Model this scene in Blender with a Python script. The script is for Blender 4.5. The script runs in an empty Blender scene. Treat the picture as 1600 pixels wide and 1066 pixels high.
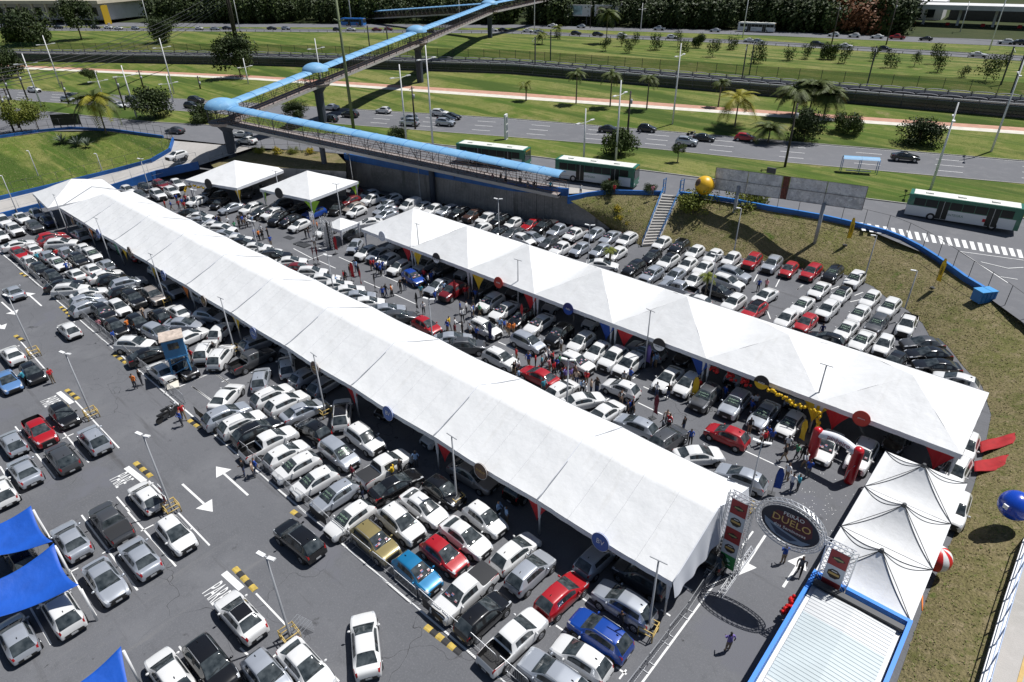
import bpy, bmesh, math, random
from mathutils import Vector, Matrix, Euler
random.seed(7)
SC = bpy.context.scene
COL = SC.collection
R = math.radians

# ---------------------------------------------------------------- camera
cam = bpy.data.cameras.new('camera')
cam.sensor_width = 36.0
cam.lens = 22.7679
cam.clip_start = 0.5
cam.clip_end = 4000
camo = bpy.data.objects.new('camera', cam)
COL.objects.link(camo)
camo.matrix_world = Matrix([[0.748955, -0.330789, 0.574147, 0.0], [0.662477, 0.391808, -0.638444, 0.0], [-0.013765, 0.858525, 0.512587, 34.0], [0.0, 0.0, 0.0, 1.0]])
SC.camera = camo

# ---------------------------------------------------------------- sky, sun, exposure
SUN_EL = R(63)
SUN_DIR = Vector((0.42, 0.907, 0)).normalized()          # horizontal direction towards the sun
world = bpy.data.worlds.new('World')
SC.world = world
world.use_nodes = True
wn = world.node_tree
wn.nodes.clear()
sky = wn.nodes.new('ShaderNodeTexSky')
sky.sky_type = 'NISHITA'
sky.sun_disc = False
sky.sun_elevation = SUN_EL
sky.sun_rotation = math.atan2(SUN_DIR.x, SUN_DIR.y)
sky.air_density = 1.0
sky.dust_density = 0.6
bg = wn.nodes.new('ShaderNodeBackground')
bg.inputs['Strength'].default_value = 0.05
wo = wn.nodes.new('ShaderNodeOutputWorld')
wn.links.new(sky.outputs[0], bg.inputs[0])
wn.links.new(bg.outputs[0], wo.inputs[0])
sun = bpy.data.lights.new('sun', 'SUN')
sun.energy = 5.0
sun.angle = R(0.5)
sun.color = (1.0, 0.982, 0.955)
suno = bpy.data.objects.new('sun', sun)
COL.objects.link(suno)
sv = Vector((SUN_DIR.x * math.cos(SUN_EL), SUN_DIR.y * math.cos(SUN_EL), math.sin(SUN_EL)))
suno.rotation_euler = sv.to_track_quat('Z', 'Y').to_euler()
suno.location = sv * 200
SC.view_settings.view_transform = 'Standard'
SC.view_settings.look = 'None'
SC.view_settings.exposure = 0.1
SC.view_settings.gamma = 1.0
SC.render.engine = 'CYCLES'
SC.cycles.max_bounces = 5
SC.cycles.diffuse_bounces = 2
SC.cycles.glossy_bounces = 2
SC.cycles.transmission_bounces = 3
SC.cycles.transparent_max_bounces = 6

# ---------------------------------------------------------------- materials
MATS = {}

def mat(name, col, rough=0.6, metal=0.0, var=0.0, scale=3.0, bump=0.0, bscale=20.0, coat=0.0, col2=None, spec=None, emit=None):
    if name in MATS:
        return MATS[name]
    m = bpy.data.materials.new(name)
    m.use_nodes = True
    nt = m.node_tree
    b = nt.nodes['Principled BSDF']
    b.inputs['Base Color'].default_value = (*col, 1)
    b.inputs['Roughness'].default_value = rough
    b.inputs['Metallic'].default_value = metal
    if coat:
        b.inputs['Coat Weight'].default_value = coat
        b.inputs['Coat Roughness'].default_value = 0.06
    if spec is not None:
        b.inputs['Specular IOR Level'].default_value = spec
    if emit:
        b.inputs['Emission Color'].default_value = (*col, 1)
        b.inputs['Emission Strength'].default_value = emit
    if var or col2:
        tc = nt.nodes.new('ShaderNodeTexCoord')
        n = nt.nodes.new('ShaderNodeTexNoise')
        n.inputs['Scale'].default_value = scale
        n.inputs['Detail'].default_value = 5
        nt.links.new(tc.outputs['Object'], n.inputs['Vector'])
        r = nt.nodes.new('ShaderNodeValToRGB')
        r.color_ramp.elements[0].position = 0.32
        r.color_ramp.elements[1].position = 0.68
        c2 = col2 or tuple(min(1, c * (1 + var)) for c in col)
        c1 = col if col2 else tuple(c * (1 - var) for c in col)
        r.color_ramp.elements[0].color = (*c1, 1)
        r.color_ramp.elements[1].color = (*c2, 1)
        nt.links.new(n.outputs['Fac'], r.inputs['Fac'])
        nt.links.new(r.outputs['Color'], b.inputs['Base Color'])
    if bump:
        tc = nt.nodes.new('ShaderNodeTexCoord')
        n = nt.nodes.new('ShaderNodeTexNoise')
        n.inputs['Scale'].default_value = bscale
        n.inputs['Detail'].default_value = 4
        nt.links.new(tc.outputs['Object'], n.inputs['Vector'])
        bp = nt.nodes.new('ShaderNodeBump')
        bp.inputs['Strength'].default_value = bump
        bp.inputs['Distance'].default_value = 0.1
        nt.links.new(n.outputs['Fac'], bp.inputs['Height'])
        nt.links.new(bp.outputs['Normal'], b.inputs['Normal'])
    MATS[name] = m
    return m

def nodes_ground(name, layers, rough=0.9, bump=0.3, bscale=6.0, cracks=None, scratch=None):
    """layers: first colour, then (scale, lo, hi, colour) blended on noise; cracks: (scale, width, colour)"""
    m = bpy.data.materials.new(name)
    m.use_nodes = True
    nt = m.node_tree
    b = nt.nodes['Principled BSDF']
    b.inputs['Roughness'].default_value = rough
    b.inputs['Specular IOR Level'].default_value = 0.25
    tc = nt.nodes.new('ShaderNodeTexCoord')
    rgb = nt.nodes.new('ShaderNodeRGB')
    rgb.outputs[0].default_value = (*layers[0], 1)
    cur = rgb.outputs[0]

    def mixin(fac, colour):
        nonlocal cur
        mx = nt.nodes.new('ShaderNodeMix')
        mx.data_type = 'RGBA'
        nt.links.new(fac, mx.inputs['Factor'])
        nt.links.new(cur, mx.inputs['A'])
        mx.inputs['B'].default_value = (*colour, 1)
        cur = mx.outputs['Result']
    for k, lay in enumerate(layers[1:]):
        sc, lo, hi, colour = lay[:4]
        n = nt.nodes.new('ShaderNodeTexNoise')
        n.inputs['Scale'].default_value = sc
        n.inputs['Detail'].default_value = 6
        n.inputs['Roughness'].default_value = 0.62
        mp = nt.nodes.new('ShaderNodeMapping')
        mp.inputs['Location'].default_value = (k * 13.7, k * 7.1, 0)
        if len(lay) > 4:
            mp.inputs['Scale'].default_value = lay[4]
        if len(lay) > 5:
            mp.inputs['Rotation'].default_value = (0, 0, R(lay[5]))
        nt.links.new(tc.outputs['Object'], mp.inputs['Vector'])
        nt.links.new(mp.outputs['Vector'], n.inputs['Vector'])
        mr = nt.nodes.new('ShaderNodeMapRange')
        mr.inputs['From Min'].default_value = lo
        mr.inputs['From Max'].default_value = hi
        nt.links.new(n.outputs['Fac'], mr.inputs['Value'])
        mixin(mr.outputs['Result'], colour)
    if cracks:
        sc, wd, colour = cracks
        nz = nt.nodes.new('ShaderNodeTexNoise')
        nz.inputs['Scale'].default_value = 0.35
        nt.links.new(tc.outputs['Object'], nz.inputs['Vector'])
        ad = nt.nodes.new('ShaderNodeMix')
        ad.data_type = 'VECTOR'
        ad.inputs['Factor'].default_value = 0.08
        nt.links.new(tc.outputs['Object'], ad.inputs['A'])
        nz2 = nt.nodes.new('ShaderNodeVectorMath')
        nz2.operation = 'SCALE'
        nz2.inputs['Scale'].default_value = 60
        nt.links.new(nz.outputs['Color'], nz2.inputs[0])
        nt.links.new(nz2.outputs['Vector'], ad.inputs['B'])
        v = nt.nodes.new('ShaderNodeTexVoronoi')
        v.feature = 'DISTANCE_TO_EDGE'
        v.inputs['Scale'].default_value = sc
        nt.links.new(ad.outputs['Result'], v.inputs['Vector'])
        mr = nt.nodes.new('ShaderNodeMapRange')
        mr.inputs['From Min'].default_value = wd
        mr.inputs['From Max'].default_value = wd * 0.4
        nt.links.new(v.outputs['Distance'], mr.inputs['Value'])
        nz3 = nt.nodes.new('ShaderNodeTexNoise')
        nz3.inputs['Scale'].default_value = 0.06
        nt.links.new(tc.outputs['Object'], nz3.inputs['Vector'])
        mr2 = nt.nodes.new('ShaderNodeMapRange')
        mr2.inputs['From Min'].default_value = 0.48
        mr2.inputs['From Max'].default_value = 0.6
        nt.links.new(nz3.outputs['Fac'], mr2.inputs['Value'])
        mu = nt.nodes.new('ShaderNodeMath')
        mu.operation = 'MULTIPLY'
        nt.links.new(mr.outputs['Result'], mu.inputs[0])
        nt.links.new(mr2.outputs['Result'], mu.inputs[1])
        mixin(mu.outputs[0], colour)
    nt.links.new(cur, b.inputs['Base Color'])
    if bump:
        n = nt.nodes.new('ShaderNodeTexNoise')
        n.inputs['Scale'].default_value = bscale
        n.inputs['Detail'].default_value = 6
        nt.links.new(tc.outputs['Object'], n.inputs['Vector'])
        bp = nt.nodes.new('ShaderNodeBump')
        bp.inputs['Strength'].default_value = bump
        bp.inputs['Distance'].default_value = 0.15
        nt.links.new(n.outputs['Fac'], bp.inputs['Height'])
        nt.links.new(bp.outputs['Normal'], b.inputs['Normal'])
    MATS[name] = m
    return m

ASPHALT = nodes_ground('asphalt', [(0.134, 0.137, 0.149), (0.05, 0.4, 0.68, (0.11, 0.113, 0.123)), (0.22, 0.5, 0.75, (0.162, 0.165, 0.176)),
                       (1.3, 0.55, 0.8, (0.10, 0.103, 0.111)), (9.0, 0.5, 0.8, (0.172, 0.174, 0.185)), (0.5, 0.66, 0.74, (0.05, 0.05, 0.053)), (0.6, 0.6, 0.72, (0.085, 0.085, 0.09), (.12, 1.6, 1)), (0.5, 0.62, 0.74, (0.165, 0.165, 0.17), (1.4, .1, 1)), (1.1, 0.69, 0.74, (0.04, 0.04, 0.042)), (0.09, 0.6, 0.64, (0.13, 0.133, 0.15))], 0.85, 0.25, 25.0, (0.16, 0.0022, (0.02, 0.02, 0.022)))
ROAD = nodes_ground('road_asphalt', [(0.152, 0.155, 0.168), (0.04, 0.4, 0.7, (0.13, 0.132, 0.143)), (0.6, 0.5, 0.8, (0.185, 0.185, 0.195)), (6, 0.5, 0.8, (0.14, 0.14, 0.147))], 0.85, 0.2, 14.0, (0.05, 0.0012, (0.03, 0.03, 0.032)))
GRASS = nodes_ground('grass', [(0.125, 0.158, 0.03), (0.03, 0.44, 0.58, (0.215, 0.205, 0.07)), (0.09, 0.47, 0.62, (0.088, 0.135, 0.018)), (0.3, 0.5, 0.66, (0.19, 0.19, 0.055)), (1.2, 0.5, 0.7, (0.095, 0.125, 0.018)), (0.16, 0.62, 0.72, (0.27, 0.22, 0.11)), (5, 0.5, 0.75, (0.05, 0.08, 0.013)), (0.35, 0.5, 0.62, (0.06, 0.105, 0.013), (.07, 1.0, 1), -20), (0.9, 0.56, 0.7, (0.20, 0.20, 0.06), (.05, 1.0, 1), -20), (0.14, 0.52, 0.62, (0.05, 0.085, 0.012), (.12, 1.0, 1), -20)], 0.95, 0.8, 5.0)
DRYGRASS = nodes_ground('dry_grass', [(0.19, 0.16, 0.08), (0.07, 0.46, 0.62, (0.14, 0.14, 0.045)), (0.22, 0.48, 0.62, (0.20, 0.165, 0.085)), (0.5, 0.52, 0.66, (0.11, 0.115, 0.034)), (1.6, 0.52, 0.68, (0.25, 0.205, 0.12)), (0.35, 0.62, 0.70, (0.07, 0.115, 0.016)), (4, 0.5, 0.72, (0.10, 0.085, 0.04))], 0.95, 0.9, 6.0)
CONCRETE = nodes_ground('concrete', [(0.42, 0.40, 0.38), (0.15, 0.4, 0.7, (0.34, 0.33, 0.31)), (1.5, 0.5, 0.8, (0.46, 0.44, 0.42)), (0.6, 0.62, 0.75, (0.26, 0.25, 0.24))], 0.9, 0.15, 10.0, (0.12, 0.003, (0.2, 0.19, 0.18)))
WALLCON = nodes_ground('wall_concrete', [(0.30, 0.29, 0.28), (0.25, 0.4, 0.65, (0.21, 0.205, 0.20)), (2.5, 0.5, 0.8, (0.36, 0.35, 0.34)), (0.8, 0.55, 0.7, (0.13, 0.125, 0.12), (1, 1, .15))], 0.9, 0.25, 6.0)
TRACK = nodes_ground('track_ballast', [(0.17, 0.14, 0.12), (0.3, 0.4, 0.7, (0.11, 0.095, 0.085)), (3, 0.5, 0.8, (0.22, 0.19, 0.17))], 0.95, 0.6, 8.0)
DIRT = nodes_ground('wood_floor', [(0.03, 0.045, 0.012), (0.05, 0.4, 0.7, (0.055, 0.06, 0.022)), (0.4, 0.5, 0.8, (0.02, 0.03, 0.008))], 0.95, 0.6, 3.0)
PINK = mat('pink_paving', (0.44, 0.24, 0.17), 0.85, var=0.15, scale=0.8)
PALE = mat('pale_paving', (0.58, 0.55, 0.48), 0.85, var=0.12, scale=0.8)
WHITEPAINT = nodes_ground('road_paint', [(0.72, 0.72, 0.71), (1.6, 0.55, 0.72, (0.52, 0.52, 0.52)), (6, 0.6, 0.75, (0.36, 0.36, 0.37))], 0.75, 0)
YELLOWPAINT = mat('yellow_paint', (0.46, 0.33, 0.07), 0.7, var=0.2, scale=4)
BLACKPAINT = mat('black_rubber', (0.03, 0.03, 0.032), 0.8)
BLUEWALL = mat('blue_wall_paint', (0.012, 0.10, 0.34), 0.55, var=0.18, scale=0.7)
FABRIC = nodes_ground('white_tent_fabric', [(0.70, 0.705, 0.71), (0.35, 0.45, 0.7, (0.66, 0.665, 0.665)), (0.9, 0.55, 0.75, (0.645, 0.645, 0.64), (2.6, .22, .6)), (2.0, 0.58, 0.8, (0.73, 0.73, 0.73), (.5, 2.0, 1)), (0.5, 0.66, 0.78, (0.60, 0.60, 0.585), (1.8, .3, .5))], 0.55, 0.5, 0.8)
FABRICV = mat('white_valance_fabric', (0.66, 0.68, 0.72), 0.6)
STEEL = mat('galvanised_steel', (0.42, 0.43, 0.45), 0.42, 0.6)
DKSTEEL = mat('dark_steel', (0.06, 0.062, 0.066), 0.5, 0.3)
WHITEMETAL = mat('white_metal', (0.72, 0.72, 0.72), 0.45)
GREYPOLE = mat('grey_pole', (0.36, 0.37, 0.39), 0.5, 0.3)
BLUESTEEL = mat('blue_steel', (0.02, 0.16, 0.42), 0.45)
SKYBLUE = nodes_ground('sky_blue_roof', [(0.20, 0.40, 0.62), (0.3, 0.45, 0.7, (0.15, 0.34, 0.56)), (1.5, 0.56, 0.72, (0.27, 0.45, 0.62)), (0.8, 0.64, 0.72, (0.10, 0.19, 0.30))], 0.5, 0.1)
BLACK = mat('black_plastic', (0.012, 0.012, 0.013), 0.5)
TYRE = mat('tyre_rubber', (0.018, 0.018, 0.019), 0.85)
RIM = mat('alloy_rim', (0.45, 0.46, 0.48), 0.35, 0.7)
CARGLASS = mat('car_glass', (0.012, 0.018, 0.021), 0.05, 0.0, spec=0.8, col2=(0.07, 0.082, 0.088), scale=2.4)
LAMPGLASS = mat('headlight_glass', (0.55, 0.57, 0.60), 0.15, 0.2)
REDLAMP = mat('taillight_red', (0.32, 0.012, 0.014), 0.25)
PLATE = mat('number_plate', (0.45, 0.46, 0.47), 0.5)
WOODPOLE = mat('dark_timber', (0.05, 0.042, 0.036), 0.85, var=0.2, scale=3)
BARK = mat('bark', (0.11, 0.085, 0.062), 0.95, var=0.3, scale=5)
PALMBARK = mat('palm_bark', (0.17, 0.145, 0.11), 0.95, var=0.3, scale=6)

def leafmat(name, c1, c2):
    m = mat(name, c1, 0.6, col2=c2, scale=0.9)
    b = m.node_tree.nodes['Principled BSDF']
    b.inputs['Specular IOR Level'].default_value = 0.25
    return m
LEAF = leafmat('leaf_green', (0.028, 0.052, 0.010), (0.075, 0.105, 0.02))
LEAFD = leafmat('leaf_dark_green', (0.014, 0.028, 0.007), (0.045, 0.066, 0.014))
LEAFL = leafmat('leaf_light_green', (0.09, 0.12, 0.015), (0.19, 0.20, 0.03))
PALMLEAF = leafmat('palm_leaf', (0.05, 0.075, 0.014), (0.10, 0.12, 0.03))
PALMYEL = leafmat('yellow_palm_leaf', (0.30, 0.26, 0.025), (0.13, 0.15, 0.02))
LEAFBR = leafmat('leaf_rust_brown', (0.12, 0.05, 0.02), (0.23, 0.10, 0.045))
AGAVE = leafmat('agave_leaf', (0.13, 0.16, 0.13), (0.22, 0.25, 0.21))

# ---------------------------------------------------------------- object helpers
def link(name, data, parent=None, mats=None):
    o = bpy.data.objects.new(name, data)
    COL.objects.link(o)
    if parent is not None:
        o.parent = parent
    return o

def tag(o, label, cat=None, group=None, kind=None):
    if label:
        o['label'] = label
    if cat:
        o['category'] = cat
    if group:
        o['group'] = group
    if kind:
        o['kind'] = kind
    return o

def empty(name, loc=(0, 0, 0), rz=0.0, label=None, cat=None, group=None):
    o = bpy.data.objects.new(name, None)
    o.empty_display_size = 0.3
    COL.objects.link(o)
    o.location = loc
    o.rotation_euler = (0, 0, rz)
    return tag(o, label, cat, group)

class MB:
    """collects geometry, then becomes one mesh"""
    def __init__(s):
        s.v = []; s.f = []; s.m = []; s.mats = []; s.sm = []
    def mi(s, m):
        if m not in s.mats:
            s.mats.append(m)
        return s.mats.index(m)
    def quad(s, a, b, c, d, m):
        i = len(s.v); s.v += [tuple(a), tuple(b), tuple(c), tuple(d)]; s.f.append((i, i+1, i+2, i+3)); s.m.append(s.mi(m)); s.sm.append(False)
    def poly(s, pts, m):
        i = len(s.v); s.v += [tuple(p) for p in pts]; s.f.append(tuple(range(i, i+len(pts)))); s.m.append(s.mi(m)); s.sm.append(False)
    def box(s, c, size, m, rz=0.0, mx=None):
        hx, hy, hz = size[0]/2, size[1]/2, size[2]/2
        mm = mx or Matrix.Rotation(rz, 4, 'Z')
        i = len(s.v)
        for x in (-hx, hx):
            for y in (-hy, hy):
                for z in (-hz, hz):
                    p = mm @ Vector((x, y, z)); s.v.append((p.x+c[0], p.y+c[1], p.z+c[2]))
        for f in ((0,1,3,2),(4,6,7,5),(0,4,5,1),(2,3,7,6),(0,2,6,4),(1,5,7,3)):
            s.f.append(tuple(i+k for k in f)); s.m.append(s.mi(m)); s.sm.append(False)
    def bar(s, a, b, w, m, h=None):
        """square bar from a to b"""
        a = Vector(a); b = Vector(b); d = b-a; L = d.length
        if L < 1e-6: return
        q = d.to_track_quat('X', 'Z').to_matrix().to_4x4()
        s.box((a+b)/2, (L, w, h or w), m, mx=q)
    def tube(s, pts, r, m, n=8, cap=True, smooth=True):
        pts = [Vector(p) for p in pts]
        rs = r if isinstance(r, (list, tuple)) else [r]*len(pts)
        i0 = len(s.v)
        for k, p in enumerate(pts):
            d = (pts[min(k+1, len(pts)-1)] - pts[max(k-1, 0)])
            if d.length < 1e-9: d = Vector((0,0,1))
            d.normalize()
            ref = Vector((0,0,1)) if abs(d.z) < 0.95 else Vector((1,0,0))
            u = d.cross(ref).normalized(); w = d.cross(u)
            for j in range(n):
                a = 2*math.pi*j/n
                q = p + (u*math.cos(a) + w*math.sin(a))*rs[k]
                s.v.append(tuple(q))
        for k in range(len(pts)-1):
            for j in range(n):
                a = i0+k*n+j; b = i0+k*n+(j+1) % n
                s.f.append((a, b, b+n, a+n)); s.m.append(s.mi(m)); s.sm.append(smooth)
        if cap:
            s.f.append(tuple(i0+j for j in reversed(range(n)))); s.m.append(s.mi(m)); s.sm.append(False)
            s.f.append(tuple(i0+(len(pts)-1)*n+j for j in range(n))); s.m.append(s.mi(m)); s.sm.append(False)
    def grid(s, fn, nu, nv, m, smooth=True):
        i0 = len(s.v)
        for a in range(nu+1):
            for b in range(nv+1):
                s.v.append(tuple(fn(a/nu, b/nv)))
        for a in range(nu):
            for b in range(nv):
                p = i0+a*(nv+1)+b
                s.f.append((p, p+nv+1, p+nv+2, p+1)); s.m.append(s.mi(m)); s.sm.append(smooth)
    def sphere(s, c, r, m, nu=12, nv=8, sx=1, sy=1, sz=1):
        c = Vector(c)
        def fn(u, v):
            a = u*2*math.pi; b = (v-0.5)*math.pi
            return c + Vector((math.cos(a)*math.cos(b)*r*sx, math.sin(a)*math.cos(b)*r*sy, math.sin(b)*r*sz))
        s.grid(fn, nu, nv, m)
    def disc(s, c, r, normal, th, m, n=20, m2=None):
        c = Vector(c); nrm = Vector(normal).normalized()
        s.tube([c - nrm*th/2, c + nrm*th/2], r, m, n, smooth=False)
    def mesh(s, name):
        me = bpy.data.meshes.new(name)
        me.from_pydata(s.v, [], s.f)
        for m in s.mats:
            me.materials.append(m)
        me.polygons.foreach_set('material_index', s.m)
        me.polygons.foreach_set('use_smooth', s.sm)
        me.update()
        return me
    def build(s, name, parent=None, label=None, cat=None, group=None, kind=None):
        o = link(name, s.mesh(name), parent)
        return tag(o, label, cat, group, kind)

def text_mesh(txt, size, m, align='CENTER', extrude=0.004):
    cu = bpy.data.curves.new('lettering', 'FONT')
    cu.body = txt; cu.size = size; cu.align_x = align; cu.align_y = 'CENTER'; cu.extrude = extrude
    cu.resolution_u = 2
    o = bpy.data.objects.new('lettering', cu)
    COL.objects.link(o)
    dg = bpy.context.evaluated_depsgraph_get()
    me = bpy.data.meshes.new_from_object(o.evaluated_get(dg))
    bpy.data.objects.remove(o)
    me.materials.clear(); me.materials.append(m)
    return me

ORD = ['first','second','third','fourth','fifth','sixth','seventh','eighth','ninth','tenth','eleventh','twelfth','thirteenth','fourteenth','fifteenth','sixteenth','seventeenth','eighteenth','nineteenth','twentieth']
def ordn(i):
    if i < 20: return ORD[i]
    t = ['twenty','thirty','forty','fifty','sixty','seventy','eighty','ninety'][(i+1)//10-2]
    r = (i+1) % 10
    return (t[:-1]+'ieth') if r == 0 else t+'-'+ORD[r-1]

CAMI = camo.matrix_world.inverted()
def left_key(x, y, z=1.0):
    p = CAMI @ Vector((x, y, z))
    return p.x / -p.z
def from_left(items, key):
    return sorted(items, key=key)

# ================================================================= the setting
def sheet(name, pts, m, kind='structure', parent=None):
    b = MB(); b.poly(pts, m)
    return b.build(name, parent, kind=kind if parent is None else None)

def resample(pl, n):
    pl = [Vector(p) for p in pl]
    ds = [0]
    for a, b in zip(pl, pl[1:]): ds.append(ds[-1] + (b-a).length)
    out = []
    for k in range(n+1):
        t = ds[-1]*k/n
        i = 0
        while i < len(ds)-2 and ds[i+1] < t: i += 1
        f = (t-ds[i])/max(1e-9, ds[i+1]-ds[i])
        out.append(pl[i].lerp(pl[i+1], f))
    return out

def strip(name, a, b, m, nv=4, bulge=0.0, rough=0.0, parent=None, n=None):
    if n or len(a) != len(b):
        a = resample(a, n or 40); b = resample(b, n or 40)
    a = [Vector(p) for p in a]; b = [Vector(p) for p in b]
    k = len(a)-1
    mb = MB()
    rnd = random.Random(len(name)*7+k)
    off = {}
    def fn(u, v):
        i = min(int(round(u*k)), k)
        p = a[i].lerp(b[i], v)
        e = math.sin(v*math.pi)
        p.z += bulge*e + (rnd.uniform(-rough, rough)*e if rough else 0)
        return p
    mb.grid(fn, k, nv, m)
    return mb.build(name, parent, kind=None if parent else 'structure')

ground = sheet('ground', [(-2500, -1500, -1.2), (1500, -1500, -1.2), (1500, 3000, -1.2), (-2500, 3000, -1.2)], DIRT)
lot = sheet('parking_lot', [(-190, -60, 0), (30, -60, 0), (30, 95, 0), (-190, 95, 0)], ASPHALT)

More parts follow.
